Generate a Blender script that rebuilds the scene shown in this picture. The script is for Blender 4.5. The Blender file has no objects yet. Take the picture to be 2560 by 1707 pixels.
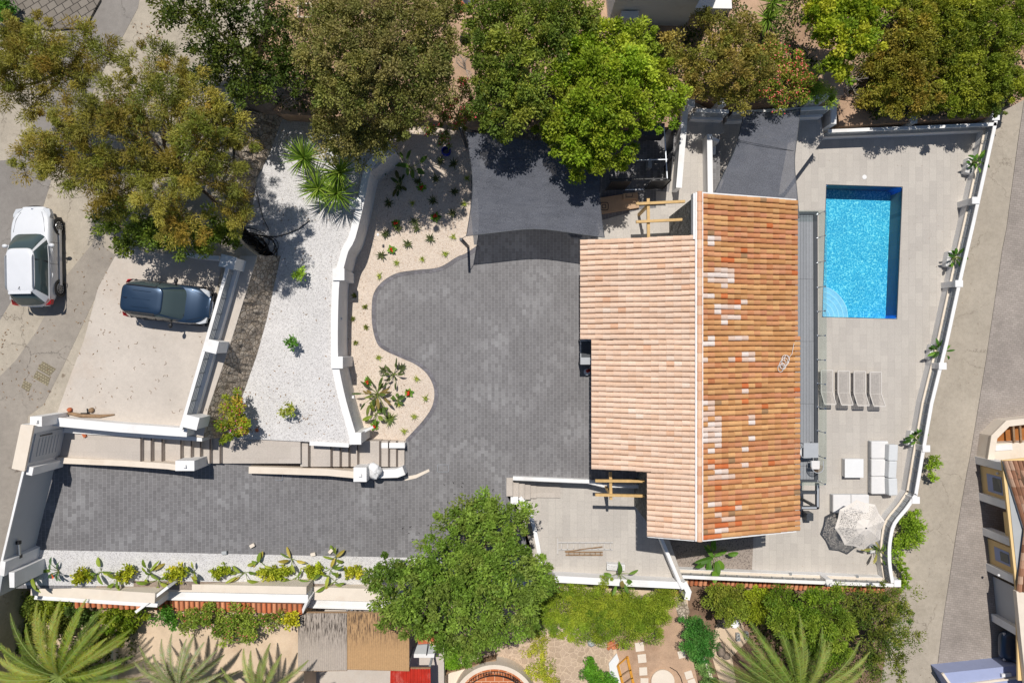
import bpy, math, random
import numpy as np
from mathutils import Vector, Matrix
R = math.radians
sc = bpy.context.scene
D = 34.0; F = 1706.667          # camera height above the forecourt, focal length in photo pixels
def W(px, py, z=0.0):           # a spot seen at photo pixel (px,py), standing at height z
    k = (D - z) / F
    return ((px - 1280) * k, (853.5 - py) * k, z)
# ---------------- camera, sky, sun, exposure ----------------
cam = bpy.data.cameras.new('camera'); cam_o = bpy.data.objects.new('camera', cam); sc.collection.objects.link(cam_o)
cam.sensor_width = 36; cam.lens = 24.0; cam_o.location = (0, 0, D); cam.clip_start = 0.5; cam.clip_end = 3000
sc.camera = cam_o
SUN = Vector((-0.08, 0.43, 1.0)).normalized()
wd = bpy.data.worlds.new('World'); sc.world = wd; wd.use_nodes = True
nt = wd.node_tree; nt.nodes.clear()
sky = nt.nodes.new('ShaderNodeTexSky'); sky.sky_type = 'NISHITA'; sky.sun_disc = False
sky.sun_elevation = math.asin(SUN.z); sky.sun_rotation = math.atan2(SUN.x, SUN.y)
sky.air_density = 1.0; sky.dust_density = 0.6; sky.ozone_density = 1.2
bg = nt.nodes.new('ShaderNodeBackground'); bg.inputs[1].default_value = 0.066
ow = nt.nodes.new('ShaderNodeOutputWorld'); nt.links.new(sky.outputs[0], bg.inputs[0]); nt.links.new(bg.outputs[0], ow.inputs[0])
sl = bpy.data.lights.new('sun', 'SUN'); sl.energy = 4.25; sl.angle = R(0.53); sl.color = (1.0, 0.955, 0.89)
so = bpy.data.objects.new('sun', sl); sc.collection.objects.link(so)
so.rotation_euler = SUN.to_track_quat('Z', 'Y').to_euler(); so.location = (0, 0, 60)
sc.view_settings.view_transform = 'Standard'; sc.view_settings.look = 'None'
sc.view_settings.exposure = 0.0; sc.view_settings.gamma = 1.0
col = sc.collection

# ---------------- helpers ----------------
def lin(h, k=1.0):
    r = [int(h[i:i+2], 16) / 255 for i in (0, 2, 4)]
    return tuple(min(0.9, (c / 12.92 if c <= 0.04045 else ((c + 0.055) / 1.055) ** 2.4) * k) for c in r)
def tag(o, label=None, cat=None, group=None, kind=None):
    if label: o['label'] = label
    if cat: o['category'] = cat
    if group: o['group'] = group
    if kind: o['kind'] = kind
    return o
def thing(name, label, cat, loc=(0, 0, 0), rz=0.0, group=None):
    o = bpy.data.objects.new(name, None); col.objects.link(o)
    o.empty_display_size = 0.2; o.location = loc; o.rotation_euler = (0, 0, rz)
    return tag(o, label, cat, group)
def copy_tree(o, parent=None):
    c = o.copy(); col.objects.link(c); c.parent = parent
    for ch in list(o.children): copy_tree(ch, c)
    return c
class MB:
    def __init__(s): s.v = []; s.f = []; s.c = []; s.cur = None
    def add(s, vs, fs):
        b = len(s.v); s.v += [tuple(map(float, p)) for p in vs]; s.f += [tuple(b + i for i in f) for f in fs]
        if s.cur is not None: s.c += [s.cur] * len(vs)
        return s
    def box(s, c, d, rz=0.0, rx=0.0, ry=0.0):
        m = Matrix.Rotation(rz, 3, 'Z') @ Matrix.Rotation(ry, 3, 'Y') @ Matrix.Rotation(rx, 3, 'X')
        vs = []
        for x in (-.5, .5):
            for y in (-.5, .5):
                for z in (-.5, .5):
                    q = m @ Vector((x * d[0], y * d[1], z * d[2])); vs.append((c[0] + q.x, c[1] + q.y, c[2] + q.z))
        return s.add(vs, [(0, 1, 3, 2), (4, 6, 7, 5), (0, 4, 5, 1), (2, 3, 7, 6), (0, 2, 6, 4), (1, 5, 7, 3)])
    def beam(s, a, b, w, h):
        a = Vector(a); b = Vector(b); d = (b - a); L = d.length; d.normalize()
        up = Vector((0, 0, 1)) if abs(d.z) < .95 else Vector((1, 0, 0))
        sx = d.cross(up).normalized(); sy = sx.cross(d).normalized()
        vs = []
        for p in (a, b):
            for i, j in ((-.5, -.5), (.5, -.5), (.5, .5), (-.5, .5)):
                q = p + sx * (i * w) + sy * (j * h); vs.append(q)
        return s.add(vs, [(3, 2, 1, 0), (4, 5, 6, 7), (0, 1, 5, 4), (1, 2, 6, 5), (2, 3, 7, 6), (3, 0, 4, 7)])
    def tube(s, pts, rad, n=6, caps=True):
        pts = [Vector(p) for p in pts]; m = len(pts)
        if not hasattr(rad, '__len__'): rad = [rad] * m
        vs = []
        for i, p in enumerate(pts):
            d = (pts[min(i + 1, m - 1)] - pts[max(i - 1, 0)])
            if d.length < 1e-6: d = Vector((0, 0, 1))
            d.normalize()
            up = Vector((0, 0, 1)) if abs(d.z) < .9 else Vector((1, 0, 0))
            a = d.cross(up).normalized(); b = a.cross(d).normalized()
            for k in range(n):
                t = 2 * math.pi * k / n; vs.append(p + (a * math.cos(t) + b * math.sin(t)) * rad[i])
        fs = [(i * n + k, i * n + (k + 1) % n, (i + 1) * n + (k + 1) % n, (i + 1) * n + k) for i in range(m - 1) for k in range(n)]
        if caps: fs += [tuple(range(n))[::-1], tuple((m - 1) * n + k for k in range(n))]
        return s.add(vs, fs)
    def cyl(s, c, r, h, n=16, r2=None):
        r2 = r if r2 is None else r2
        vs = [(c[0] + r * math.cos(2 * math.pi * k / n), c[1] + r * math.sin(2 * math.pi * k / n), c[2]) for k in range(n)]
        vs += [(c[0] + r2 * math.cos(2 * math.pi * k / n), c[1] + r2 * math.sin(2 * math.pi * k / n), c[2] + h) for k in range(n)]
        return s.add(vs, [tuple(range(n))[::-1], tuple(range(n, 2 * n))] + [(k, (k + 1) % n, n + (k + 1) % n, n + k) for k in range(n)])
    def lathe(s, c, prof, n=20):
        vs = []; m = len(prof)
        for r, z in prof:
            for k in range(n): vs.append((c[0] + r * math.cos(2 * math.pi * k / n), c[1] + r * math.sin(2 * math.pi * k / n), c[2] + z))
        fs = [(i * n + k, i * n + (k + 1) % n, (i + 1) * n + (k + 1) % n, (i + 1) * n + k) for i in range(m - 1) for k in range(n)]
        return s.add(vs, fs)
    def prism(s, top, zb):
        n = len(top); a = sum(top[i][0] * top[(i + 1) % n][1] - top[(i + 1) % n][0] * top[i][1] for i in range(n))
        if a < 0: top = top[::-1]
        if not hasattr(zb, '__len__'): zb = [zb] * n
        vs = list(top) + [(p[0], p[1], z) for p, z in zip(top, zb)]
        return s.add(vs, [tuple(range(n)), tuple(range(n, 2 * n))[::-1]] + [(n + k, n + (k + 1) % n, (k + 1) % n, k) for k in range(n)])
    def blob(s, c, r, n=10, m=7, amp=0.15, seed=0):
        rn = random.Random(seed); vs = [(c[0], c[1], c[2] - r[2])]
        for i in range(1, m):
            ph = -math.pi / 2 + math.pi * i / m
            for k in range(n):
                t = 2 * math.pi * k / n; q = 1 + rn.uniform(-amp, amp)
                vs.append((c[0] + r[0] * math.cos(ph) * math.cos(t) * q, c[1] + r[1] * math.cos(ph) * math.sin(t) * q, c[2] + r[2] * math.sin(ph) * q))
        vs.append((c[0], c[1], c[2] + r[2])); L = len(vs) - 1
        fs = [(0, 1 + (k + 1) % n, 1 + k) for k in range(n)]
        for i in range(m - 2):
            for k in range(n): fs.append((1 + i * n + k, 1 + i * n + (k + 1) % n, 1 + (i + 1) * n + (k + 1) % n, 1 + (i + 1) * n + k))
        fs += [(1 + (m - 2) * n + k, 1 + (m - 2) * n + (k + 1) % n, L) for k in range(n)]
        return s.add(vs, fs)
    def ribbon(s, inner, outer, zb, zt):          # a wall between two lines
        n = len(inner)
        if not hasattr(zb, '__len__'): zb = [zb] * n
        if not hasattr(zt, '__len__'): zt = [zt] * n
        vs = []
        for i in range(n):
            (a, b), (c, d) = inner[i][:2], outer[i][:2]
            vs += [(a, b, zb[i]), (a, b, zt[i]), (c, d, zt[i]), (c, d, zb[i])]
        fs = [(0, 1, 2, 3), (4 * n - 1, 4 * n - 2, 4 * n - 3, 4 * n - 4)]
        for i in range(n - 1):
            for k in range(4): fs.append((4 * i + k, 4 * i + 4 + k, 4 * i + 4 + (k + 1) % 4, 4 * i + (k + 1) % 4))
        return s.add(vs, fs)
    def build(s, name, m, parent=None, smooth=False, local=False, kind=None, bevel=0.0, sub=0):
        me = bpy.data.meshes.new(name); vs = s.v
        if parent is not None and not local:
            r = parent
            l = Vector((0, 0, 0))
            while r is not None: l += Vector(r.location); r = r.parent
            vs = [(a - l.x, b - l.y, c - l.z) for a, b, c in vs]
        me.from_pydata(vs, [], s.f); me.update()
        if s.c:
            ca = me.color_attributes.new('Col', 'FLOAT_COLOR', 'POINT')
            ca.data.foreach_set('color', np.array([(*c[:3], 1.0) for c in s.c], dtype=np.float32).ravel())
        bm_fix(me)
        me.materials.append(m)
        if smooth: me.polygons.foreach_set('use_smooth', [True] * len(me.polygons))
        o = bpy.data.objects.new(name, me); col.objects.link(o); o.parent = parent
        if bevel:
            b = o.modifiers.new('b', 'BEVEL'); b.width = bevel; b.segments = 2; b.limit_method = 'ANGLE'; b.harden_normals = False
        if sub:
            q = o.modifiers.new('s', 'SUBSURF'); q.levels = sub; q.render_levels = sub
        if kind: o['kind'] = kind
        return o
import bmesh
def bm_fix(me):
    b = bmesh.new(); b.from_mesh(me); bmesh.ops.recalc_face_normals(b, faces=b.faces); b.to_mesh(me); b.free()
def offs(pts, d):               # 2D polyline moved d to its left
    out = []
    n = len(pts)
    for i in range(n):
        a = pts[max(i - 1, 0)]; b = pts[i]; c = pts[min(i + 1, n - 1)]
        def nrm(p, q):
            x, y = q[0] - p[0], q[1] - p[1]; l = math.hypot(x, y) or 1; return (-y / l, x / l)
        n1 = nrm(a, b) if i > 0 else nrm(b, c); n2 = nrm(b, c) if i < n - 1 else n1
        m = (n1[0] + n2[0], n1[1] + n2[1]); l = math.hypot(*m) or 1; m = (m[0] / l, m[1] / l)
        k = d / max(.5, m[0] * n1[0] + m[1] * n1[1]); out.append((b[0] + m[0] * k, b[1] + m[1] * k))
    return out
def smooth_line(pts, n=6):      # Catmull-Rom
    out = []
    P = [pts[0]] + list(pts) + [pts[-1]]
    for i in range(1, len(P) - 2):
        for k in range(n):
            t = k / n; o = []
            for j in range(len(P[1])):
                a, b, c, d = P[i - 1][j], P[i][j], P[i + 1][j], P[i + 2][j]
                o.append(.5 * (2 * b + (c - a) * t + (2 * a - 5 * b + 4 * c - d) * t * t + (3 * b - a - 3 * c + d) * t ** 3))
            out.append(tuple(o))
    out.append(tuple(pts[-1])); return out
# ---------------- materials ----------------
def nodes(name):
    m = bpy.data.materials.new(name); m.use_nodes = True; t = m.node_tree
    return m, t, t.nodes['Principled BSDF'], t.nodes.new, t.links.new
def coords(t, scale=1.0, rot=0.0, obj=True):
    tc = t.nodes.new('ShaderNodeNewGeometry' if not obj else 'ShaderNodeTexCoord'); mp = t.nodes.new('ShaderNodeMapping')
    t.links.new(tc.outputs['Position' if not obj else 'Object'], mp.inputs[0])
    mp.inputs['Scale'].default_value = (scale,) * 3; mp.inputs['Rotation'].default_value = (0, 0, rot); return mp
def ramp(t, src, stops):
    r = t.nodes.new('ShaderNodeValToRGB'); e = r.color_ramp.elements
    while len(e) < len(stops): e.new(.5)
    for i, (p, c) in enumerate(stops):
        e[i].position = p; e[i].color = (*c, 1) if len(c) == 3 else c
    t.links.new(src, r.inputs[0]); return r
def noise(t, mp, scale, detail=4, rough=.6):
    n = t.nodes.new('ShaderNodeTexNoise'); n.inputs['Scale'].default_value = scale; n.inputs['Detail'].default_value = detail
    n.inputs['Roughness'].default_value = rough; t.links.new(mp.outputs[0], n.inputs['Vector']); return n
def mixc(t, fac, a, b, mode='MIX'):
    m = t.nodes.new('ShaderNodeMix'); m.data_type = 'RGBA'; m.blend_type = mode
    for s, i in ((fac, 0), (a, 6), (b, 7)):
        if isinstance(s, (int, float)): m.inputs[i].default_value = s
        elif isinstance(s, tuple): m.inputs[i].default_value = (*s, 1)
        else: t.links.new(s, m.inputs[i])
    return m.outputs[2]
def bump(t, p, src, strength=.3, dist=.02):
    b = t.nodes.new('ShaderNodeBump'); b.inputs['Strength'].default_value = strength; b.inputs['Distance'].default_value = dist
    t.links.new(src, b.inputs['Height']); t.links.new(b.outputs[0], p.inputs['Normal'])
def plain(name, c, rough=.6, var=.12, scale=3.0, fine=30.0, metal=0.0, bmp=.1, stain=None, stain_amt=.5, spec=.4, cracks=None, grit=0.0, spots=None):
    m, t, p, N, L = nodes(name); mp = coords(t, obj=False)
    a = noise(t, mp, scale, 5); b = noise(t, mp, fine, 3)
    lo = tuple(x * (1 - var) for x in c); hi = tuple(min(.92, x * (1 + var)) for x in c)
    r1 = ramp(t, a.outputs[0], [(.3, lo), (.7, hi)])
    r2 = ramp(t, b.outputs[0], [(.35, (1 - var * .8,) * 3), (.65, (1,) * 3)])
    o = mixc(t, 1.0, r1.outputs[0], r2.outputs[0], 'MULTIPLY')
    if stain:
        s = noise(t, mp, scale * .45, 6, .7); rs = ramp(t, s.outputs[0], [(.52, (0,) * 3), (.72, (stain_amt,) * 3)])
        o = mixc(t, rs.outputs[0], o, stain)
    if grit:
        g = noise(t, mp, 55, 2, .8); g2 = noise(t, mp, 4.5, 5, .75)
        o = mixc(t, 1.0, o, ramp(t, g.outputs[0], [(.32, (1 - grit,) * 3), (.6, (1,) * 3)]).outputs[0], 'MULTIPLY')
        o = mixc(t, 1.0, o, ramp(t, g2.outputs[0], [(.3, (1 - grit * .6,) * 3), (.6, (1.03,) * 3)]).outputs[0], 'MULTIPLY')
    if spots:
        s3 = noise(t, mp, 2.2, 3, .55); s4 = noise(t, mp, .3, 2, .5)
        q = mixc(t, 1.0, ramp(t, s3.outputs[0], [(.63, (0,) * 3), (.70, (.75,) * 3)]).outputs[0], ramp(t, s4.outputs[0], [(.5, (0,) * 3), (.62, (1,) * 3)]).outputs[0], 'MULTIPLY'); o = mixc(t, q, o, spots)
    if cracks:
        w = noise(t, mp, 1.6, 5, .7); va = N('ShaderNodeVectorMath'); va.operation = 'MULTIPLY_ADD'; L(w.outputs['Color'], va.inputs[0]); va.inputs[1].default_value = (.9,) * 3; L(mp.outputs[0], va.inputs[2])
        v = N('ShaderNodeTexVoronoi'); v.feature = 'DISTANCE_TO_EDGE'; v.inputs['Scale'].default_value = .42; L(va.outputs[0], v.inputs['Vector'])
        km = noise(t, mp, .35, 2, .5); kk = mixc(t, 1.0, ramp(t, v.outputs['Distance'], [(.003, (.7,) * 3), (.010, (0,) * 3)]).outputs[0], ramp(t, km.outputs[0], [(.45, (0,) * 3), (.6, (1,) * 3)]).outputs[0], 'MULTIPLY'); o = mixc(t, kk, o, cracks)
    L(o, p.inputs['Base Color']); p.inputs['Roughness'].default_value = rough; p.inputs['Metallic'].default_value = metal
    p.inputs['Specular IOR Level'].default_value = spec
    if bmp: bump(t, p, b.outputs[0], bmp, .01)
    return m
def gravel(name, c, dark, cell=.035, stain=None):
    m, t, p, N, L = nodes(name); mp = coords(t, obj=False)
    v = N('ShaderNodeTexVoronoi'); v.inputs['Scale'].default_value = 1 / cell; L(mp.outputs[0], v.inputs['Vector'])
    big = noise(t, mp, .7, 6, .65); mid = noise(t, mp, 9, 4, .7)
    rv = ramp(t, v.outputs['Color'], [(0, dark), (.45, tuple(x * .93 for x in c)), (1, c)])
    rb = ramp(t, big.outputs[0], [(.3, (.88,) * 3), (.65, (1.0,) * 3)])
    rm = ramp(t, mid.outputs[0], [(.3, (.86, .86, .87)), (.6, (1.0,) * 3)])
    o = mixc(t, 1.0, rv.outputs[0], rb.outputs[0], 'MULTIPLY'); o = mixc(t, 1.0, o, rm.outputs[0], 'MULTIPLY')
    if stain: o = mixc(t, ramp(t, noise(t, mp, .5, 6, .7).outputs[0], [(.55, (0,) * 3), (.75, (.6,) * 3)]).outputs[0], o, stain)
    L(o, p.inputs['Base Color']); p.inputs['Roughness'].default_value = .95; p.inputs['Specular IOR Level'].default_value = .15
    bump(t, p, v.outputs['Distance'], .55, .02)
    return m
def bricks(name, c1, c2, mortar, bw, bh, ms, rot=0.0, rough=.7, patch=None, patch_amt=.5, off=.5, big=.12, bmp=.3, pscale=.35, rnd=None):
    m, t, p, N, L = nodes(name); mp = coords(t, 1.0, rot, obj=False)
    w = noise(t, mp, 1.3, 2)
    b = N('ShaderNodeTexBrick'); b.offset = off; b.inputs['Scale'].default_value = 1.0
    b.inputs['Brick Width'].default_value = bw; b.inputs['Row Height'].default_value = bh; b.inputs['Mortar Size'].default_value = ms
    b.inputs['Mortar Smooth'].default_value = .3; b.inputs['Bias'].default_value = 0
    b.inputs['Color1'].default_value = (*c1, 1); b.inputs['Color2'].default_value = (*c2, 1); b.inputs['Mortar'].default_value = (*mortar, 1)
    L(mp.outputs[0], b.inputs['Vector'])
    n = noise(t, mp, .45, 6, .65); f = noise(t, mp, 24, 4)
    o = mixc(t, 1.0, b.outputs[0], ramp(t, n.outputs[0], [(.3, (1 - big,) * 3), (.7, (1 + big,) * 3)]).outputs[0], 'MULTIPLY')
    o = mixc(t, 1.0, o, ramp(t, f.outputs[0], [(.3, (.86,) * 3), (.7, (1.08,) * 3)]).outputs[0], 'MULTIPLY')
    if patch:                       # lime bloom: single pavers gone pale, in drifts
        b2 = N('ShaderNodeTexBrick'); b2.offset = off; b2.inputs['Scale'].default_value = 1.0
        for k in ('Brick Width', 'Row Height'): b2.inputs[k].default_value = b.inputs[k].default_value
        b2.inputs['Mortar Size'].default_value = 0.0
        b2.inputs['Color1'].default_value = (0, 0, 0, 1); b2.inputs['Color2'].default_value = (1, 1, 1, 1); L(mp.outputs[0], b2.inputs['Vector'])
        pn = noise(t, mp, pscale, 3, .5)
        a = ramp(t, pn.outputs[0], [(.46, (0,) * 3), (.66, (1,) * 3)])
        q = ramp(t, b2.outputs[0], [(.45, (0,) * 3), (.95, (1,) * 3)])
        k = mixc(t, 1.0, a.outputs[0], q.outputs[0], 'MULTIPLY')
        k = mixc(t, 1.0, k, (patch_amt,) * 3, 'MULTIPLY')
        k2 = mixc(t, 1.0, a.outputs[0], (patch_amt * .22,) * 3, 'MULTIPLY')
        k = mixc(t, 1.0, k, k2, 'ADD')
        o = mixc(t, k, o, patch)
    L(o, p.inputs['Base Color']); p.inputs['Roughness'].default_value = rough; p.inputs['Specular IOR Level'].default_value = .3
    inv = N('ShaderNodeMath'); inv.operation = 'SUBTRACT'; inv.inputs[0].default_value = 1; L(b.outputs['Fac'], inv.inputs[1])
    ad = N('ShaderNodeMath'); ad.operation = 'MULTIPLY_ADD'; L(f.outputs[0], ad.inputs[0]); ad.inputs[1].default_value = .35; L(inv.outputs[0], ad.inputs[2])
    bump(t, p, ad.outputs[0], bmp, .012)
    return m
def rubble(name, c1, c2, joint, cell=.3, joint_w=.06, bmp=.9, sy=1.0):
    m, t, p, N, L = nodes(name); mp = coords(t, obj=False); mp.inputs['Scale'].default_value = (1, 1, sy)
    n0 = noise(t, mp, 4, 3); va = N('ShaderNodeVectorMath'); va.operation = 'MULTIPLY_ADD'
    L(n0.outputs['Color'], va.inputs[0]); va.inputs[1].default_value = (.16,) * 3; L(mp.outputs[0], va.inputs[2])
    v = N('ShaderNodeTexVoronoi'); v.feature = 'DISTANCE_TO_EDGE'; v.inputs['Scale'].default_value = 1 / cell; L(va.outputs[0], v.inputs['Vector'])
    v2 = N('ShaderNodeTexVoronoi'); v2.inputs['Scale'].default_value = 1 / cell; L(va.outputs[0], v2.inputs['Vector'])
    f = noise(t, mp, 22, 5, .7)
    cc = ramp(t, v2.outputs['Color'], [(.1, c1), (.9, c2)]).outputs[0]
    cc = mixc(t, 1.0, cc, ramp(t, f.outputs[0], [(.3, (.7,) * 3), (.7, (1.1,) * 3)]).outputs[0], 'MULTIPLY')
    j = ramp(t, v.outputs['Distance'], [(joint_w * .4, (1,) * 3), (joint_w, (0,) * 3)])
    L(mixc(t, j.outputs[0], cc, joint), p.inputs['Base Color']); p.inputs['Roughness'].default_value = .95; p.inputs['Specular IOR Level'].default_value = .15
    h = ramp(t, v.outputs['Distance'], [(0, (0,) * 3), (joint_w * 2.2, (1,) * 3)])
    bump(t, p, mixc(t, .35, h.outputs[0], f.outputs[0]), bmp, .06)
    return m
def attrmat(name, rough=.6, trans=0.0, fine=0.0, spec=.3, bmp=.0):
    m, t, p, N, L = nodes(name); a = N('ShaderNodeAttribute'); a.attribute_name = 'Col'; c = a.outputs['Color']
    if fine:
        mp = coords(t, obj=False); f = noise(t, mp, fine, 4, .7)
        c = mixc(t, 1.0, c, ramp(t, f.outputs[0], [(.3, (.8,) * 3), (.7, (1.1,) * 3)]).outputs[0], 'MULTIPLY')
        if bmp: bump(t, p, f.outputs[0], bmp, .01)
    if fine:
        m3 = coords(t, obj=False); m3.inputs['Scale'].default_value = (.8, 3.2, 1); g = noise(t, m3, .8, 6, .72)
        c = mixc(t, 1.0, c, ramp(t, g.outputs[0], [(.3, (.91, .90, .89)), (.68, (1.04, 1.04, 1.04))]).outputs[0], 'MULTIPLY')
    L(c, p.inputs['Base Color']); p.inputs['Roughness'].default_value = rough; p.inputs['Specular IOR Level'].default_value = spec
    if trans:
        tr = N('ShaderNodeBsdfTranslucent'); mx = N('ShaderNodeMixShader'); mx.inputs[0].default_value = trans
        warm = mixc(t, 1.0, c, (1.0, 1.0, .45), 'MULTIPLY'); L(warm, tr.inputs[0])
        L(p.outputs[0], mx.inputs[1]); L(tr.outputs[0], mx.inputs[2]); L(mx.outputs[0], t.nodes['Material Output'].inputs[0])
    return m
K = .88
M = {}
M['white'] = plain('white_render', lin('f2f1f0', .88), .75, var=.03, scale=1.2, fine=60, bmp=.15, stain=lin('c6bfb4', .85), stain_amt=.38)
M['cream'] = plain('cream_render', lin('e9dccb', .88), .8, var=.05, scale=2, fine=60, bmp=.15, stain=lin('c2a68c'), stain_amt=.35)
M['greywall'] = plain('grey_render', lin('b9bcbd', .8), .8, var=.04, scale=2, fine=50)
M['concrete'] = plain('pad_concrete', lin('cfc5ba', K), .9, var=.07, scale=.6, fine=14, stain=lin('c3ad98', K), stain_amt=.4, grit=.10)
M['street'] = plain('street_concrete', lin('bfb4a3', K), .92, var=.10, scale=.9, fine=30, stain=lin('a39787', K), stain_amt=.5, bmp=.25, cracks=lin('6e655a', .8), grit=.22, spots=lin('7a6a58', .8))
M['asphalt'] = plain('street_asphalt', lin('96908a', K), .92, var=.10, scale=.7, fine=35, stain=lin('7d7670', K), stain_amt=.5, bmp=.25, cracks=lin('5a544e', .8), grit=.18)
M['asphalt2'] = plain('patched_asphalt', lin('a69d92', K), .92, var=.10, scale=.7, fine=35, stain=lin('877f77', K), stain_amt=.6, bmp=.25, cracks=lin('5a544e', .8), grit=.2, spots=lin('5e5046', .8))
M['lane'] = plain('lane_concrete', lin('bbb0a0', K), .92, var=.10, scale=.5, fine=40, stain=lin('a79c8b', K), stain_amt=.5, bmp=.3, cracks=lin('7d7365', .8), grit=.24)
M['dirt'] = plain('bare_earth', lin('c2a287', K), .97, var=.22, scale=.8, fine=18, bmp=.6, stain=lin('8c6b52', K), stain_amt=.7)
M['soil'] = plain('brown_mulch', lin('8a705c', K), .97, var=.3, scale=2.5, fine=22, bmp=.8, stain=lin('b09478', K), stain_amt=.5)
M['sand'] = plain('pale_sand', lin('dbc3a8', K), .97, var=.12, scale=1.0, fine=25, bmp=.4, stain=lin('b8977a', K), stain_amt=.5)
M['gravel_w'] = gravel('white_gravel', lin('efecea', .85), lin('9f9b99'), .03)
M['gravel_b'] = gravel('beige_gravel', lin('edddcc', K), lin('b9a08a'), .03)
M['gravel_g'] = gravel('grey_gravel', lin('aa9d92', K), lin('584f4a'), .04)
M['paver'] = bricks('charcoal_pavers', lin('777576', .80), lin('838182', .80), lin('b5b2b4', .70), .265, .172, .0055, R(90), .62, lin('b4b4b5', .85), .26, big=.08, pscale=.5)
M['paver_edge'] = bricks('charcoal_edging', lin('6a676b', .8), lin('838086', .8), lin('7c797b', .6), .22, .16, .008, R(20), .62)
M['tile'] = bricks('terrace_tiles', lin('bcb5ad', K), lin('c6bfb6', K), lin('a8a199', K), .74, .37, .005, R(90), .55, big=.05, bmp=.06, off=.5)
M['tile_step'] = bricks('step_tiles', lin('c0b6ac', K), lin('c8beb4', K), lin('b2a89e', K), 1.1, .55, .004, 0, .6, big=.05, bmp=.06)
M['stamped'] = bricks('stamped_paving', lin('9a9189', K), lin('a69c94', K), lin('867d76', K), .24, .12, .008, R(8), .85, big=.18, bmp=.25)
M['stamped_old'] = bricks('old_block_paving', lin('7d756c', K), lin('8d857b', K), lin('45403b', K), .42, .32, .02, R(-32), .9, big=.15, bmp=.5)
M['rubble'] = rubble('rubble_stone', lin('b3a392', K), lin('d6c8b6', K), lin('857868', K), .22, .06)
M['rock'] = plain('weathered_rock', lin('9a8a7c', K), .95, var=.3, scale=1.5, fine=12, bmp=1.0, stain=lin('5f5348'), stain_amt=.6)
M['crazy'] = rubble('crazy_paving', lin('cdb59e', K), lin('bda690', K), lin('d3bca4', K), .30, .07, .25)
M['cladding'] = rubble('slate_cladding', lin('6d6d6a', K), lin('b5b4b0', K), lin('4f4f4c', K), .13, .10, .7, 2.5)
M['tiles_new'] = attrmat('clay_roof_tile', .75, fine=26, bmp=.2)
M['leaf'] = attrmat('leaf', .55, .30, spec=.25)
M['flower'] = attrmat('petal', .6, .25)
M['bark'] = plain('bark', lin('8a7866', K), .95, var=.3, scale=3, fine=25, bmp=.8)
M['palmbark'] = plain('palm_bark', lin('7a624a', K), .95, var=.35, scale=4, fine=18, bmp=1.0)
M['dry'] = plain('dry_twig', lin('b9aca0', K), .9, var=.2, scale=5, fine=30)
M['wood'] = plain('new_timber', lin('dcb679', .82), .6, var=.14, scale=5, fine=40, bmp=.1)
M['oldwood'] = plain('weathered_wood', lin('a58768', .8), .8, var=.25, scale=6, fine=30, bmp=.3)
M['black'] = plain('black_metal', (.018, .018, .02), .4, var=.1, scale=4, fine=30, bmp=0)
M['dkgrey'] = plain('anthracite_metal', lin('44484e', .9), .45, var=.1, scale=4, fine=30, bmp=0)
M['alu'] = plain('brushed_aluminium', lin('c9cdd2', .85), .35, var=.05, scale=4, fine=60, metal=.7, bmp=0)
M['steel'] = plain('polished_steel', lin('d9dbdd'), .2, var=.03, scale=4, fine=30, metal=1.0, bmp=0)
M['greypaint'] = plain('light_grey_paint', lin('b4b8bd', .85), .5, var=.04, scale=4, fine=30, bmp=0)
M['gate'] = plain('gate_panel_paint', lin('c6c9cd', .82), .5, var=.03, scale=2, fine=30, bmp=0)
M['rubber'] = plain('rubber', (.02, .02, .022), .85, var=.1, scale=8, fine=40, bmp=0)
M['hose'] = plain('black_pipe', (.012, .012, .014), .45, var=.1, scale=8, fine=40, bmp=0)
M['deck'] = bricks('composite_deck', lin('95989d', .8), lin('9da0a5', .8), lin('3c3e42', .8), 3.1, .145, .007, R(90), .6, big=.04, bmp=.3, off=0)
M['fabric'] = plain('white_upholstery', lin('e9e7e6', .84), .9, var=.03, scale=6, fine=90, bmp=.2)
M['fabric_g'] = plain('light_grey_cushion', lin('dddfe0', .84), .9, var=.03, scale=6, fine=90, bmp=.2)
M['terracotta'] = plain('terracotta', lin('c8704a', .85), .8, var=.2, scale=6, fine=40)
M['redpaint'] = plain('red_corrugated', lin('c23322', .85), .5, var=.15, scale=3, fine=25, bmp=0, stain=lin('d9a79b'), stain_amt=.4)
M['orange'] = plain('orange_paint', lin('dd9a34', .85), .6, var=.15, scale=4, fine=40)
M['card'] = plain('cardboard', lin('c3a283', .88), .85, var=.08, scale=4, fine=30)
M['blueplastic'] = plain('cobalt_glaze', lin('1f2f9a', .9), .3, var=.05, scale=4, fine=30, bmp=0)
M['bluegrey'] = plain('pale_blue_render', lin('aab4d8', .8), .8, var=.04, scale=2, fine=40)
M['yellowwall'] = plain('ochre_render', lin('e8c890', .95), .85, var=.05, scale=2, fine=40)
M['plastic'] = plain('white_plastic', lin('eeeeee', .86), .45, var=.02, scale=4, fine=30, bmp=0)
M['brown'] = plain('brown_decking', lin('a5672f', .85), .8, var=.15, scale=3, fine=30)
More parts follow.
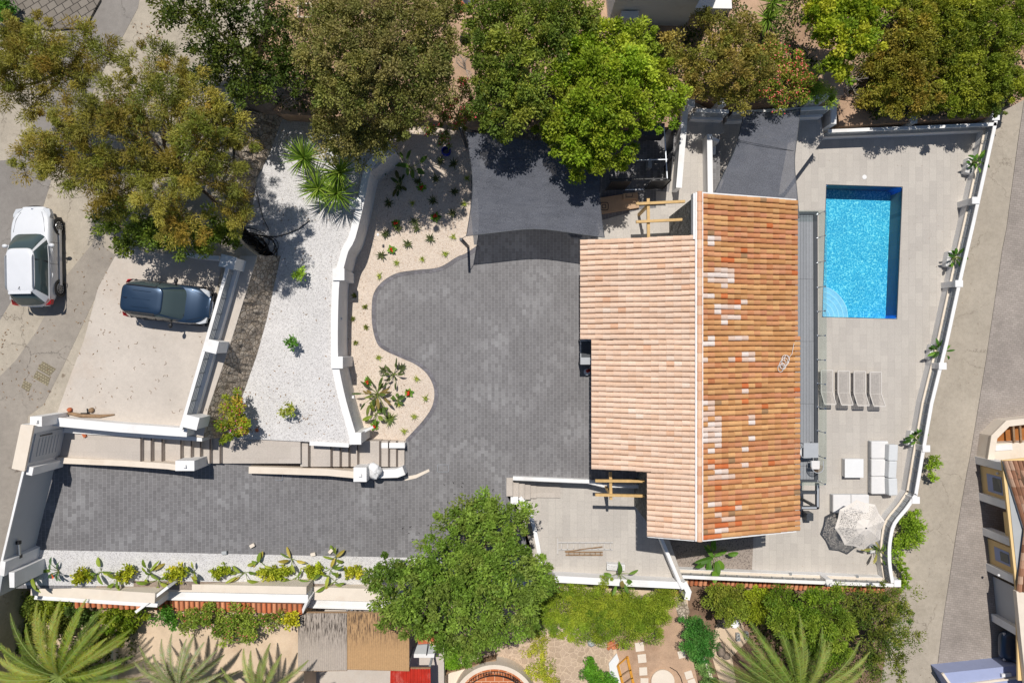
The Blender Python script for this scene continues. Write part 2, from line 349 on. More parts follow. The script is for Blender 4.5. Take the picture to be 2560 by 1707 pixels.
def glassy(name, c=(.8, .95, .92), alpha=.25, rough=.04):
    m, t, p, N, L = nodes(name)
    tr = N('ShaderNodeBsdfTransparent'); tr.inputs[0].default_value = (.93, .97, .955, 1)
    gl = N('ShaderNodeBsdfGlossy'); gl.inputs['Roughness'].default_value = rough
    df = N('ShaderNodeBsdfDiffuse'); df.inputs[0].default_value = (*c, 1)
    m1 = N('ShaderNodeMixShader'); m1.inputs[0].default_value = alpha; L(tr.outputs[0], m1.inputs[1]); L(df.outputs[0], m1.inputs[2])
    m2 = N('ShaderNodeMixShader'); m2.inputs[0].default_value = .07
    L(m1.outputs[0], m2.inputs[1]); L(gl.outputs[0], m2.inputs[2]); L(m2.outputs[0], t.nodes['Material Output'].inputs[0])
    return m
M['glass'] = glassy('railing_glass', (.6, .7, .66), .05)
def darkglass():
    m, t, p, N, L = nodes('car_glass'); p.inputs['Base Color'].default_value = (.05, .072, .074, 1)
    p.inputs['Roughness'].default_value = .03; p.inputs['Specular IOR Level'].default_value = .8; return m
M['carglass'] = darkglass()
def shadenet():
    m, t, p, N, L = nodes('shade_net'); mp = coords(t, obj=False); n = noise(t, mp, 45, 3, .8); b = noise(t, mp, 1.2, 4)
    cc = mixc(t, 1.0, ramp(t, n.outputs[0], [(.35, lin('43454d', .9)), (.68, lin('83868f', .9))]).outputs[0],
              ramp(t, b.outputs[0], [(.3, (.9,) * 3), (.7, (1.1,) * 3)]).outputs[0], 'MULTIPLY')
    m5 = coords(t, obj=False); m5.inputs['Scale'].default_value = (1, 2.6, 1); bump(t, p, noise(t, m5, .9, 2, .5).outputs[0], .5, .25)
    L(cc, p.inputs['Base Color']); p.inputs['Roughness'].default_value = .9; p.inputs['Specular IOR Level'].default_value = .1
    tr = N('ShaderNodeBsdfTransparent'); mx = N('ShaderNodeMixShader'); mx.inputs[0].default_value = .16
    L(p.outputs[0], mx.inputs[1]); L(tr.outputs[0], mx.inputs[2]); L(mx.outputs[0], t.nodes['Material Output'].inputs[0]); return m
M['net'] = shadenet()
def paint(name, c, flake=0.0, coat=1.0, metal=0.0, rough=.35):
    m, t, p, N, L = nodes(name); mp = coords(t, obj=True); n = noise(t, mp, 3, 3)
    L(ramp(t, n.outputs[0], [(.3, tuple(x * .97 for x in c)), (.7, c)]).outputs[0], p.inputs['Base Color'])
    p.inputs['Roughness'].default_value = rough; p.inputs['Metallic'].default_value = metal
    p.inputs['Coat Weight'].default_value = coat; p.inputs['Coat Roughness'].default_value = .04; return m
M['carwhite'] = paint('white_car_paint', lin('eceef2', .82))
M['carblue'] = paint('dark_blue_car_paint', lin('28405a', .85), metal=.45, rough=.35)
M['black_trim'] = plain('black_trim', (.02, .02, .022), .5, var=.1, scale=5, fine=30, bmp=0)
M['chrome'] = plain('chrome', lin('e0e2e6'), .12, var=.02, scale=5, fine=30, metal=1.0, bmp=0)
def solid(name, c, rough=.3, metal=0.0):
    m, t, p, N, L = nodes(name); mp = coords(t); n = noise(t, mp, 6, 3)
    L(ramp(t, n.outputs[0], [(.3, tuple(x * .93 for x in c)), (.7, c)]).outputs[0], p.inputs['Base Color']); p.inputs['Roughness'].default_value = rough; p.inputs['Metallic'].default_value = metal; return m
M['redlamp'] = solid('red_lamp_lens', (.45, .01, .015)); M['lamp'] = solid('clear_lamp_lens', (.55, .57, .6), .1)
M['rim'] = solid('alloy_rim', lin('c4c6ca'), .3, .7); M['plate'] = solid('number_plate', (.75, .75, .72), .5)
M['seat'] = solid('grey_seat_fabric', (.05, .055, .06), .9)
# ---------------- the setting ----------------
def poly(pts, z): return [W(x, y, z) for x, y in pts]
def sheet(name, pts, z, m, th=0.3, kind='structure', zb=None):
    return MB().prism(poly(pts, z), zb if zb is not None else z - th).build(name, m, kind=kind)
MB().box((0, 0, -4.8), (900, 900, .8)).build('ground', M['dirt'], kind='structure')
# street above the plot
sheet('street', [(-900, -700), (640, -700), (660, 60), (600, 230), (575, 300), (585, 430), (560, 560), (590, 600), (643, 640), (581, 842), (520, 1024), (507, 1094), (120, 1048), (128, 1100), (66, 1190), (0, 1470), (-30, 1900), (-900, 1900)], 3.5, M['street'], zb=-4.5)
sheet('road', [(-900, 330), (-200, 420), (20, 400), (128, 452), (95, 560), (60, 700), (0, 800), (-900, 1400)], 3.504, M['asphalt'], .02)
sheet('road_patch', [(238, 600), (290, 640), (245, 730), (165, 900), (110, 1010), (70, 1040), (52, 1200), (20, 1330), (-80, 1700), (-300, 1700), (-60, 1000), (40, 900), (90, 830), (165, 690)], 3.508, M['asphalt2'], .02)
sheet('side_road', [(228, -200), (380, -200), (345, 20), (308, 90), (250, 190), (200, 300), (100, 470), (20, 400), (120, 260)], 3.508, M['asphalt'], .02)
sheet('pavement', [(30, -300), (245, -300), (250, 0), (212, 68), (120, 75), (10, 45), (-60, 60)], 3.62, M['stamped_old'], .3)
sheet('parking_pad', [(300, 618), (556, 655), (468, 1068), (138, 1046), (172, 950), (210, 850), (245, 720)], 3.512, M['concrete'], .02)
sheet('garden_earth', [(440, -200), (930, -200), (930, 290), (860, 295), (700, 285), (600, 232), (560, 160), (500, 100)], 2.9, M['dirt'], zb=-4.5)
sheet('gravel_garden', [(585, 230), (880, 250), (990, 380), (925, 432), (905, 500), (874, 590), (846, 690), (838, 800), (840, 890), (845, 940), (862, 1010), (884, 1085), (886, 1112), (770, 1104), (560, 1094), (570, 1070), (620, 900), (690, 640), (600, 560)], 1.9, M['gravel_w'], zb=-4.5)
# forecourt and drive
sheet('forecourt', [(860, 300), (1800, 300), (1800, 600), (1700, 1160), (1560, 1205), (1284, 1196), (1265, 1195), (1268, 1240), (1310, 1330), (1330, 1440), (900, 1440), (1010, 1300), (870, 1100), (830, 700)], 0.0, M['paver'], zb=-4.5)
def zr(px): return max(0.0, 3.3 * (1010 - px) / 900.0) if px > 110 else 3.3
xs = [40, 110, 260, 410, 560, 710, 860, 1010]
m = MB(); top = [W(x, 1140, zr(x)) for x in xs]; bot = [W(x, 1470, zr(x)) for x in xs]
m.ribbon(top, bot, -4.5, [p[2] for p in top]); m.build('driveway', M['paver'], kind='structure')
def rampsheet(name, xs, y0, y1, dz, m, th=.05):
    A = [W(x, y0(x), zr(x) + dz) for x in xs]; B = [W(x, y1(x), zr(x) + dz) for x in xs]
    b = MB(); n = len(xs); vs = []
    for a, c in zip(A, B): vs += [a, c, (c[0], c[1], c[2] - th), (a[0], a[1], a[2] - th)]
    fs = [(0, 1, 2, 3), (4 * n - 1, 4 * n - 2, 4 * n - 3, 4 * n - 4)]
    for i in range(n - 1):
        for k in range(4): fs.append((4 * i + k, 4 * i + 4 + k, 4 * i + 4 + (k + 1) % 4, 4 * i + (k + 1) % 4))
    b.add(vs, fs); return b.build(name, m, kind='structure')
gx = [60, 110, 200, 300, 410, 520, 640, 760, 880, 1000, 1100, 1200, 1330]
def gy0(x): return 1374 + (x - 90) * .021
rampsheet('gravel_strip', gx, gy0, lambda x: 1462 + (x - 80) * .012, .03, M['gravel_w'], .1)
rampsheet('stone_edging', [80, 385, 760, 1000], lambda x: 1446 + (x - 80) * .018, lambda x: 1466 + (x - 80) * .02, .045, M['rock'], .1)
wave = smooth_line([(1195, 612), (1165, 633), (1141, 643), (1098, 668), (1040, 675), (992, 683), (956, 704), (934, 734), (929, 773), (931, 817), (942, 857), (960, 875), (1003, 895), (1040, 912), (1069, 937), (1085, 973), (1081, 1013), (1058, 1050), (1014, 1098)], 5)
sheet('gravel_bed', [(1180, 300), (1178, 400), (1176, 520), (1185, 612)] + wave + [(1013, 1107), (900, 1108), (880, 1050), (850, 930), (850, 700), (890, 560), (930, 430), (900, 290), (1180, 290)], 0.03, M['gravel_b'], .1)
we = [W(x, y, 0.034) for x, y in wave]; wo = offs([(p[0], p[1]) for p in we], .2)
vs = []
for a, b in zip(we, wo): vs += [(a[0], a[1], .012), (b[0], b[1], .012)]
MB().add(vs, [(2 * i, 2 * i + 1, 2 * i + 3, 2 * i + 2) for i in range(len(we) - 1)]).build('paver_edging', M['paver_edge'], kind='structure')
for i, (x0, y0, x1, y1) in enumerate([(678, 1183, 706, 1200), (1094, 1161, 1121, 1179)]):
    z = zr((x0 + x1) / 2) + .012; b = MB(); c0 = W(x0, y0, z); c1 = W(x1, y1, z)
    for a, c, s, q in ((c0[0], c1[0], c0[1], c0[1]), (c0[0], c1[0], c1[1], c1[1])): b.box(((a + c) / 2, s, z), (c - a, .02, .012))
    for a in (c0[0], c1[0]): b.box((a, (c0[1] + c1[1]) / 2, z), (.02, c0[1] - c1[1], .012))
    t = b.build('drain_cover', M['alu']); tag(t, ['thin metal rim of a square paver-filled cover on the sloping drive', 'thin metal rim of a square paver-filled cover on the forecourt near the steps'][i], 'drain cover', 'paver filled drain covers')
MB().prism(poly([(1010, 1192), (1040, 1186), (1072, 1172), (1074, 1178), (1040, 1195), (1012, 1201)], .012), .0).build('cement_strip', M['cream'], kind='structure')
# garden paths on the right of the court
sheet('path', [(1672, 480), (1712, 240), (1800, 290), (1812, 330), (1783, 345), (1776, 480), (1760, 560), (1800, 610), (1640, 610), (1640, 478)], .012, M['tile'], .2)
sheet('yard', [(1790, 280), (2050, 280), (2060, 345), (1960, 480), (1800, 600), (1780, 600), (1777, 300)], -.85, M['tile'], zb=-4.5)
sheet('porch_slab', [(1490, 555), (1494, 610), (1700, 610), (1700, 522), (1640, 520), (1600, 524)], .02, M['tile'], .2)
sheet('patio', [(1262, 1196), (1700, 1196), (1700, 1345), (1672, 1345), (1716, 1470), (1340, 1442), (1332, 1390), (1312, 1310), (1280, 1240)], -.9, M['tile'], zb=-4.5)
TZ = -2.3
P1, P2, P3, P4 = (2065, 461), (2257, 467), (2243, 798), (2055, 793)
b = MB()
b.prism(poly([(1960, 470), (1960, 300), (2035, 280), (2036, 330), (2460, 308), (2434, 472), P2, P1], TZ), -4.5)
b.prism(poly([P2, (2434, 472), (2409, 570), (2361, 800), P3], TZ), -4.5)
b.prism(poly([(1960, 470), P1, P4, (1600, 782), (1740, 470)], TZ), -4.5)
b.prism(poly([(1600, 782), P4, P3, (2361, 800), (2346, 857), (2309, 1006), (2290, 1140), (2270, 1232), (2219, 1300), (2204, 1350), (2206, 1391), (2211, 1440), (1690, 1424), (1640, 1345)], TZ), -4.5)
b.build('terrace', M['tile'], kind='structure')
sheet('gravel_plot', [(1660, 1340), (1884, 1340), (1880, 1424), (1686, 1416)], TZ + .012, M['gravel_g'], .05)
# lane and paved forecourt on the right
sheet('lane', [(2560, 250), (2545, 349), (2516, 570), (2505, 625), (2465, 897), (2425, 1140), (2418, 1173), (2389, 1340), (2356, 1558), (2338, 1707), (2280, 2100), (2080, 2100), (2150, 1600), (2200, 1400), (2250, 600), (2330, 250), (2420, -500), (2700, -500)], -3.2, M['lane'], zb=-4.5)
sheet('paved_verge', [(2561, 250), (2546, 349), (2517, 570), (2506, 625), (2466, 897), (2426, 1140), (2419, 1173), (2390, 1340), (2357, 1558), (2339, 1707), (2281, 2100), (3400, 2100), (3400, -500), (2701, -500)], -3.196, M['stamped'], zb=-4.5)
# gardens behind
sheet('garden_bank', [(900, -700), (2110, -700), (2110, 238), (1860, 262), (1712, 245), (1690, 318), (1180, 318), (1080, 300), (900, 300)], .5, M['dirt'], zb=-4.5)
sheet('hedge_bank', [(2085, -700), (2700, -700), (2560, 250), (2480, 292), (2100, 316), (2085, 240)], -1.3, M['dirt'], zb=-4.5)
sheet('neighbour_garden', [(-300, 1485), (90, 1500), (400, 1515), (760, 1520), (760, 2000), (-300, 2000)], 1.1, M['sand'], zb=-4.5)
sheet('neighbour_yard', [(750, 1510), (1110, 1510), (1110, 2000), (740, 2000)], -1.0, M['concrete'], zb=-4.5)
sheet('neighbour_path', [(1090, 1430), (1720, 1430), (1720, 2000), (1090, 2000)], -2.3, M['sand'], zb=-4.5)
sheet('planted_bank', [(1640, 1420), (2260, 1450), (2220, 1600), (2150, 2000), (1640, 2000)], -3.0, M['soil'], zb=-4.5)
sheet('mulch_path', [(1520, 1520), (1700, 1470), (1712, 1560), (1745, 1707), (1560, 1707), (1540, 1620)], -2.29, M['dirt'], .02)
sheet('crazy_paving', [(1370, 1590), (1500, 1570), (1530, 1600), (1545, 1720), (1400, 1760), (1340, 1707)], -2.28, M['crazy'], .02)
sheet('crazy_paving_walk', [(1150, 1600), (1350, 1580), (1345, 1660), (1310, 1670), (1240, 1640), (1170, 1655)], -2.28, M['crazy'], .02)
sheet('sandy_patch', [(1790, 1560), (1850, 1540), (1870, 1600), (1830, 1640), (1840, 1707), (1800, 1707), (1780, 1640)], -2.98, M['sand'], .02)
# bedrock behind the gravel garden
MB().blob(W(655, 235, 2.6), (2.0, .8, .9), 14, 8, .25, 3).build('rock_ledge', M['rock'], smooth=True, kind='structure')

# ---------------- walls ----------------
def thickwall(name, label, pts, z0, z1, th, m, cat='garden wall', cap=None, zb=None, posts=(), postw=.5, postz=.12, post_parts='post', cap_m=None, group=None):
    """pts: photo pixels of one edge of the wall TOP; thickness goes to the left of the line direction"""
    n = len(pts); z1l = z1 if hasattr(z1, '__len__') else [z1] * n
    A = [W(x, y, z) for (x, y), z in zip(pts, z1l)]; B = offs([p[:2] for p in A], th)
    root = thing(name, label, cat, (A[0][0], A[0][1], z0 if not hasattr(z0, '__len__') else z0[0]), group=group)
    b = MB(); b.ribbon(A, B, zb if zb is not None else z0, [z - .05 for z in z1l]); b.build('wall_face', m, root)
    A2 = offs([p[:2] for p in A], -.03); B2 = offs([p[:2] for p in A], th + .03)
    b = MB(); b.ribbon(A2, B2, [z - .05 for z in z1l], z1l); b.build('coping', cap_m or M['white'], root)
    for px, py, w in posts:
        zt = z1l[0] + postz; p = W(px, py, zt); b = MB(); h = zt - (zb if zb is not None and not hasattr(zb, '__len__') else (z0 if not hasattr(z0, '__len__') else z0[0]))
        b.box((p[0], p[1], zt - h / 2), (w, w, h)); b.box((p[0], p[1], zt - .03), (w + .06, w + .06, .062)); b.build(post_parts, m, root, bevel=.01)
    return root
cw = smooth_line([(945, 368), (938, 385), (912, 421), (894, 505), (873, 590), (856, 622), (843, 668), (833, 697), (829, 788), (829, 890), (834, 933), (850, 1006), (871, 1079), (876, 1100)], 3)
r = thickwall('garden_wall', 'long curved white wall between the white gravel and the beige bed', cw, 0.0, 2.05, .27, M['white'], zb=0.0,
              posts=[(888, 508, .5), (846, 686, .5), (842, 906, .5), (888, 1096, .5)])
for px, py, z in ((944, 587, 1.0), (853, 797, 1.3), (849, 876, 1.3), (882, 992, 1.2), (884, 1058, 1.2)):      # lamps set in the wall face
    p = W(px, py, z); t = MB(); t.box((p[0] + .02, p[1], p[2]), (.10, .12, .1)); t.build('wall_lamp', M['plastic'], r)
# buttress at its foot and the low wall closing the bed
thickwall('bed_end_wall', 'low white wall closing the beige bed above the lower flight of steps', [(1012, 1108), (890, 1108)], 0, .55, .2, M['white'])
thickwall('bed_end_wall', 'thin white kerb edging the white gravel above the steps', [(872, 1109), (774, 1104)], 1.4, 2.02, .14, M['white'])
b = MB(); b.beam(W(893, 1085, .9), W(920, 1072, .5), .12, 1.2); tag(b.build('buttress', M['white']), 'short slanting white buttress at the foot of the curved wall corner', 'buttress')
# rubble retaining walls
def batter(name, label, topl, botl, zt, zb, m, n=5, amp=.05, seed=1):
    rn = random.Random(seed); A = [W(x, y, zt) for x, y in topl]; B = [W(x, y, zb) for x, y in botl]
    def res(L, k):
        out = []
        d = [0]
        for i in range(1, len(L)): d.append(d[-1] + math.dist(L[i][:2], L[i - 1][:2]))
        for j in range(k + 1):
            t = d[-1] * j / k; i = max(i for i in range(len(d)) if d[i] <= t + 1e-9); i = min(i, len(L) - 2)
            f = (t - d[i]) / (d[i + 1] - d[i]); out.append(tuple(L[i][q] + (L[i + 1][q] - L[i][q]) * f for q in range(3)))
        return out
    k = 60; A = res(A, k); B = res(B, k); vs = []; fs = []
    for j in range(k + 1):
        for i in range(n + 1):
            t = i / n; vs.append(tuple(A[j][q] + (B[j][q] - A[j][q]) * t + (rn.uniform(-amp, amp) if 0 < i < n else 0) for q in range(3)))
    for j in range(k):
        for i in range(n): fs.append((j * (n + 1) + i, j * (n + 1) + i + 1, (j + 1) * (n + 1) + i + 1, (j + 1) * (n + 1) + i))
    L = len(vs); back = [(A[j][0] - .3, A[j][1], zt) for j in (0, k)] + [(A[j][0] - .3, A[j][1], zb - .3) for j in (0, k)]
    o = MB().add(vs, fs).build(name, m); return tag(o, label, 'stone wall')
batter('stone_wall', 'brown stone retaining wall between the parking pad ledge and white gravel', [(641, 640), (610, 745), (581, 842), (520, 1024), (508, 1094)], [(702, 640), (668, 795), (644, 882), (610, 980), (566, 1094)], 3.5, 1.9, M['rubble'], 5, .05)
batter('stone_wall', 'dark dry stone wall under the street trees at the top of the gravel', [(600, 232), (590, 330), (585, 430), (560, 560), (575, 600)], [(712, 282), (672, 390), (645, 440), (630, 520), (600, 600)], 3.5, 1.9, M['rubble'], 6, .12, 3)
batter('stone_wall', 'ragged rock face behind the white gravel below dead branches', [(560, 205), (640, 235), (720, 225), (800, 235)], [(585, 262), (690, 292), (760, 288), (830, 280)], 2.95, 1.9, M['rock'], 6, .12, 5)
# parapet with louvre panels, used round the pad and the pool terrace
def parapet(name, label, pts, z0, base_h, tot_h, th=.26, zb=None, posts=(), panel='h', postw=.30, panel_m=None, lamps=(), cat='parapet', group=None, rail_w=.17, cream=True, pw2=.0):
    """pts: photo pixels of the foot of the inner face at height z0; wall thickness to the left of the line"""
    A = [W(x, y, z0) for x, y in pts]; a2 = [p[:2] for p in A]
    root = thing(name, label, cat, A[0], group=group)
    b = MB(); b.ribbon(a2, offs(a2, th), zb if zb is not None else z0, z0 + base_h - .04); b.build('base_wall', M['white'], root)
    b = MB(); b.ribbon(offs(a2, -.02), offs(a2, th + .02), z0 + base_h - .04, z0 + base_h); b.build('base_coping', M['cream'] if cream else M['white'], root)
    mid = offs(a2, th * .62); b = MB()
    h0 = z0 + base_h; hh = tot_h - base_h - .06
    ns = 5
    for k in range(ns):
        zc = h0 + hh * (k + .5) / ns
        b.ribbon(offs(a2, th * .55), offs(a2, th * .62 + .02), zc - hh / ns * .22, zc + hh / ns * .20)
    tot = 0
    for i in range(len(mid) - 1):
        L = math.dist(mid[i], mid[i + 1]); n = max(1, int(L / .55))
        for k in range(n):
            t = k / n; x = mid[i][0] + (mid[i + 1][0] - mid[i][0]) * t; y = mid[i][1] + (mid[i + 1][1] - mid[i][1]) * t
            b.box((x, y, h0 + hh / 2), (.05, .05, hh))
    b.build('louvre_panel', panel_m or M['greywall'], root)
    c = th * .58; b = MB(); b.ribbon(offs(a2, c - rail_w / 2), offs(a2, c + rail_w / 2), z0 + tot_h - .06, z0 + tot_h); b.build('top_rail', M['white'], root)
    for px, py in posts:
        p = W(px, py, z0 + tot_h + .05); h = tot_h + .05
        b = MB(); b.box((p[0], p[1], z0 + h / 2), (postw + pw2, postw, h)); b.box((p[0], p[1], z0 + h - .03), (postw + pw2 + .05, postw + .05, .065)); b.build('post', M['white'], root)
    for px, py, z in lamps:
        p = W(px, py, z); b = MB(); b.box(p, (.12, .12, .1)); b.build('wall_lamp', M['alu'], root)
    return root
TW = 1.18
parapet('parapet', 'white parapet with louvre panels along the lane side of the pool', [(2460, 312), (2403, 570), (2375, 690), (2338, 860), (2302, 1006), (2279, 1137), (2264, 1226)][::-1], TZ, .55, TW, zb=-4.2,
        pw2=.04, posts=[(2490, 292), (2440, 501), (2398, 709), (2357, 915), (2316, 1121), (2290, 1250)], lamps=[(2405, 607, TZ + .6), (2363, 812, TZ + .6), (2323, 1015, TZ + .6)])
parapet('parapet', 'curved white parapet with louvre panels beside the crocheted parasol', smooth_line([(2264, 1227), (2240, 1262), (2212, 1297), (2203, 1330), (2200, 1365), (2202, 1400), (2208, 1436)], 3)[::-1], TZ, .55, TW, zb=-4.2, posts=[(2244, 1458)])
parapet('parapet', 'white parapet with louvre panels below the leafy hedge at the head of the pool', [(2452, 321), (2250, 330), (2044, 338)], TZ, .6, TW, posts=[(2285, 300)], lamps=[(2162, 327, TZ + .4), (2376, 315, TZ + .4)])
parapet('parapet', 'white parapet along the garden end of the pool terrace above orange tiles', [(1692, 1415), (1920, 1425), (2206, 1436)][::-1][::-1], TZ, .5, TW, th=-.26, zb=-4.2, posts=[(2073, 1456)], lamps=[(1788, 1428, TZ + .5), (1976, 1434, TZ + .5), (2143, 1440, TZ + .5)])
parapet('parapet', 'grey white parapet with louvre panels behind the charcoal shade sail', [(2044, 287), (1998, 289), (1855, 297), (1808, 299)], -.85, .55, 1.5, posts=[], cream=False)
parapet('parapet', 'short grey white parapet at the head of the garden path', [(1800, 295), (1722, 292)], 0.0, .5, 1.4, posts=[(1728, 258), (1806, 256)], cream=False, lamps=[(1781, 284, .4)])
# tall white corner wall between yard and pool terrace
thickwall('garden_wall', 'tall white corner wall between the shade sail and the hedge', [(2094, 243), (2092, 310)], TZ, -.5, -.32, M['white'])
b = MB(); b.prism(poly([(2075, 242), (2097, 240), (2098, 252), (2076, 254)], -.42), TZ); tag(b.build('gate_pier', M['white']), 'square white pier capping the tall corner wall near the hedge', 'pier')
thickwall('garden_wall', 'short white wall running behind the pink oleander', [(2076, 242), (2000, 256)], -.85, .66, -.2, M['white'])
# path walls
thickwall('garden_wall', 'slim white wall left of the garden path under the bright green tree', [(1703, 470), (1722, 238)], 0, 1.05, .22, M['white'])
thickwall('garden_wall', 'slim white wall right of the garden path beside the shade sail', [(1781, 482), (1779, 336)], -.85, .95, .19, M['white'])
thickwall('garden_wall', 'stub of white wall turning the corner beside the sail', [(1779, 340), (1800, 349)], -.85, .95, -.16, M['white'])
# patio walls
thickwall('garden_wall', 'white wall dividing forecourt and lower patio', [(1282, 1201), (1470, 1209), (1510, 1219), (1600, 1221)][::-1], -.9, .35, -.19, M['white'])
pw = smooth_line([(1303, 1240), (1323, 1266), (1335, 1300), (1346, 1345), (1354, 1390), (1359, 1436)], 3)
thickwall('garden_wall', 'curving white wall between the lower patio and the big dark green tree', pw, -.9, -.25, -.2, M['white'], zb=-4.2)
thickwall('garden_wall', 'slanting white wall dropping from the house corner beside the grey gravel', [(1655, 1338), (1706, 1460), (1712, 1470)], TZ, .0, -.17, M['white'], zb=-4.2)
b = thickwall('garden_wall', 'broad white wall closing the lower patio above the clipped hedge', [(1359, 1452), (1540, 1462), (1706, 1470)], -.9, -.15, .28, M['white'], zb=-4.2)
thickwall('garden_wall', 'white end pier stepping down to the mulch path', [(1705, 1458), (1716, 1480), (1712, 1497)], -3, -.35, .22, M['white'])
b = MB(); p = W(1286, 1250, -.2); b.box((p[0], p[1], p[2] - .4), (.34, .34, .8)); b.box((p[0], p[1], p[2] + .02), (.38, .38, .05)); b.box((p[0] + .02, p[1] - .02, p[2] + .08), (.16, .14, .1))
tag(b.build('gate_pier', M['white']), 'small white pier at the foot of the patio steps beside the dark green tree', 'pier')
# pad parapet (street side) ; a ledge runs outside it
par = parapet('parapet', 'white parapet with grey louvre panels along the parking pad', [(489, 1068), (548, 865), (581, 750), (607, 658)], 3.5, .35, 1.1, th=.24, posts=[], cream=False, rail_w=.14, lamps=[])
for px, py, w in ((570, 655, .62), (528, 865, .55), (478, 1055, .6)):
    p = W(px, py, 4.6); b = MB(); b.box((p[0], p[1], 4.05), (w, .5, 1.1), rz=R(-14)); b.box((p[0], p[1], 4.62), (w + .05, .55, .06), rz=R(-14)); b.build('post', M['white'], par)
b = MB(); q = [(548, 640), (466, 632)]; b.ribbon([W(x, y, 4.4) for x, y in q], [W(x, y + 10, 4.4) for x, y in q], 3.5, 4.4); tag(b.build('garden_wall', M['white']), 'short white wall at the shaded head of the parking pad', 'garden wall')
thickwall('garden_wall', 'thick white wall along the foot of the parking pad', [(468, 1072), (300, 1060), (120, 1043)], 3.3, 4.25, .32, M['white'], zb=2)
b = MB(); b.ribbon([W(x, y, 3.45) for x, y in ((110, 1066), (300, 1076), (505, 1090))], [W(x, y, 3.45) for x, y in ((110, 1078), (300, 1090), (505, 1103))], 1.5, 3.45); tag(b.build('wall_plinth', M['white']), 'white plinth below the pad wall beside the upper steps', 'plinth')
sheet('ledge', [(600, 640), (643, 640), (581, 842), (520, 1024), (508, 1094), (478, 1085), (520, 900)], 3.506, M['concrete'], .02)
# ---------------- steps ----------------
def stairs(name, label, xs, zs, yt, yb, m=M['tile_step'], horizontal=True, zb=-4.4):
    root = thing(name, label, 'steps', W(xs[0], yt, zs[-1]))
    t = MB(); n = MB()
    for i in range(len(xs) - 1):
        z = zs[i]; a = W(xs[i], yt, z); b = W(xs[i + 1], yt, z); c = W(xs[i + 1], yb, z); d = W(xs[i], yb, z)
        q = MB().prism([a, b, c, d], zb); q.build('step', m, root)
        if i < len(xs) - 2: MB().box((b[0] - .03, (b[1] + c[1]) / 2, z + .004), (.06, b[1] - c[1], .012)).build('nosing', M['dkbrown'], root)
    return root
M['dkbrown'] = plain('dark_step_nosing', lin('5e534c'), .8, .15, 5, 30)
ux = [140, 354, 380, 407, 454, 480, 503, 527, 552, 751]
stairs('steps', 'upper flight of pale tiled steps with dark nosings beside the parking pad', ux, [3.33 - .19 * i for i in range(9)], 1080, 1158)
lx = [751, 773, 829, 852, 874, 896, 951, 973, 993, 1011]
stairs('steps', 'lower flight of pale tiled steps with dark nosings beside the gravel bed', lx, [1.62 - .18 * i for i in range(9)], 1102, 1166)
for x0_, x1_, z_ in ((751, 773, 1.63), (354, 380, 3.15)):
    a_ = W(x0_, 1104 if x0_ > 500 else 1092, z_); c_ = W(x1_, 1104 if x0_ > 500 else 1092, z_); b = MB(); b.box(((a_[0] + c_[0]) / 2, a_[1], z_ + .01), (c_[0] - a_[0], .05, .02)); tag(b.build('step_trim', M['dkbrown']), 'dark metal trim closing the top of the %s flight of steps' % ('lower' if x0_ > 500 else 'upper'), 'trim')
# drive-side kerb walls of the steps
def slopewall(name, label, pts, th, m, posts=()):
    A = [W(x, y, z) for x, y, z in pts]; B = offs([p[:2] for p in A], th); root = thing(name, label, 'garden wall', A[0])
    MB().ribbon(A, B, -1.0, [p[2] for p in A]).build('wall_face', m, root)
    for px, py, w, h, z in posts:
        p = W(px, py, z); q = MB().box((p[0], p[1], z - 1.5), (w, h, 3.0)); q.box((p[0] + .02, p[1] - .02, z + .05), (.14, .12, .12)); q.build('pillar', M['white'], root)
    return root
slopewall('kerb_wall', 'upper cream topped kerb wall between the drive and the upper steps', [(141, 1143, 3.55), (300, 1150, 3.4), (420, 1158, 3.3), (455, 1163, 3.25)], -.26, M['cream'], [(462, 1164, .85, .45, 3.45)])
slopewall('kerb_wall', 'lower white kerb wall between the drive and the lower steps', [(622, 1166, 1.75), (700, 1168, 1.7), (820, 1172, 1.5), (905, 1180, 1.4)], -.32, M['cream'], [(900, 1186, .62, .68, 1.65)])
slopewall('kerb_wall', 'curved white end of the lower kerb wall by the forecourt', [(905, 1172, 1.0), (960, 1173, .8), (990, 1172, .75), (1006, 1166, .72)], -.42, M['white'])
b = MB(); p = W(933, 1177, 1.2); b.blob((p[0], p[1], p[2] - .12), (.34, .36, .17), 16, 9, .3, 4); tag(b.build('rubbish_bag', M['plastic'], smooth=True), 'crumpled white plastic bag on the kerb wall by the lower steps', 'plastic bag')
ps = [(1264, -.02), (1283, -.02), (1297, -.2), (1312, -.38), (1326, -.56), (1342, -.73)]
root = thing('steps', 'four short pale steps from the forecourt to the lower patio', 'steps', W(1264, 1201, -.9))
for i in range(5):
    z = [0.015, -.18, -.36, -.54, -.72][i]; x0 = [1266, 1282, 1297, 1312, 1326][i]; x1 = [1282, 1297, 1312, 1326, 1341][i]; y1 = [1240, 1242, 1246, 1248, 1245][i]; y0 = [1194, 1203, 1203, 1203, 1203][i]
    MB().prism(poly([(x0, y0), (x1, y0), (x1, y1), (x0, y1)], z), -1.5).build('step', M['tile_step'], root)
MB().prism(poly([(1341, 1205), (1401, 1208), (1401, 1244), (1341, 1243)], -.81), -1.5).build('step', M['tile_step'], root)
root = thing('steps', 'three shaded steps beside the head of the garden path', 'steps', W(1775, 296, -.8))
for i in range(3): MB().prism(poly([(1774 + 11 * i, 296), (1785 + 11 * i, 296), (1785 + 11 * i, 345), (1774 + 11 * i, 345)], -.2 - .2 * i), -1.5).build('step', M['tile_step'], root)

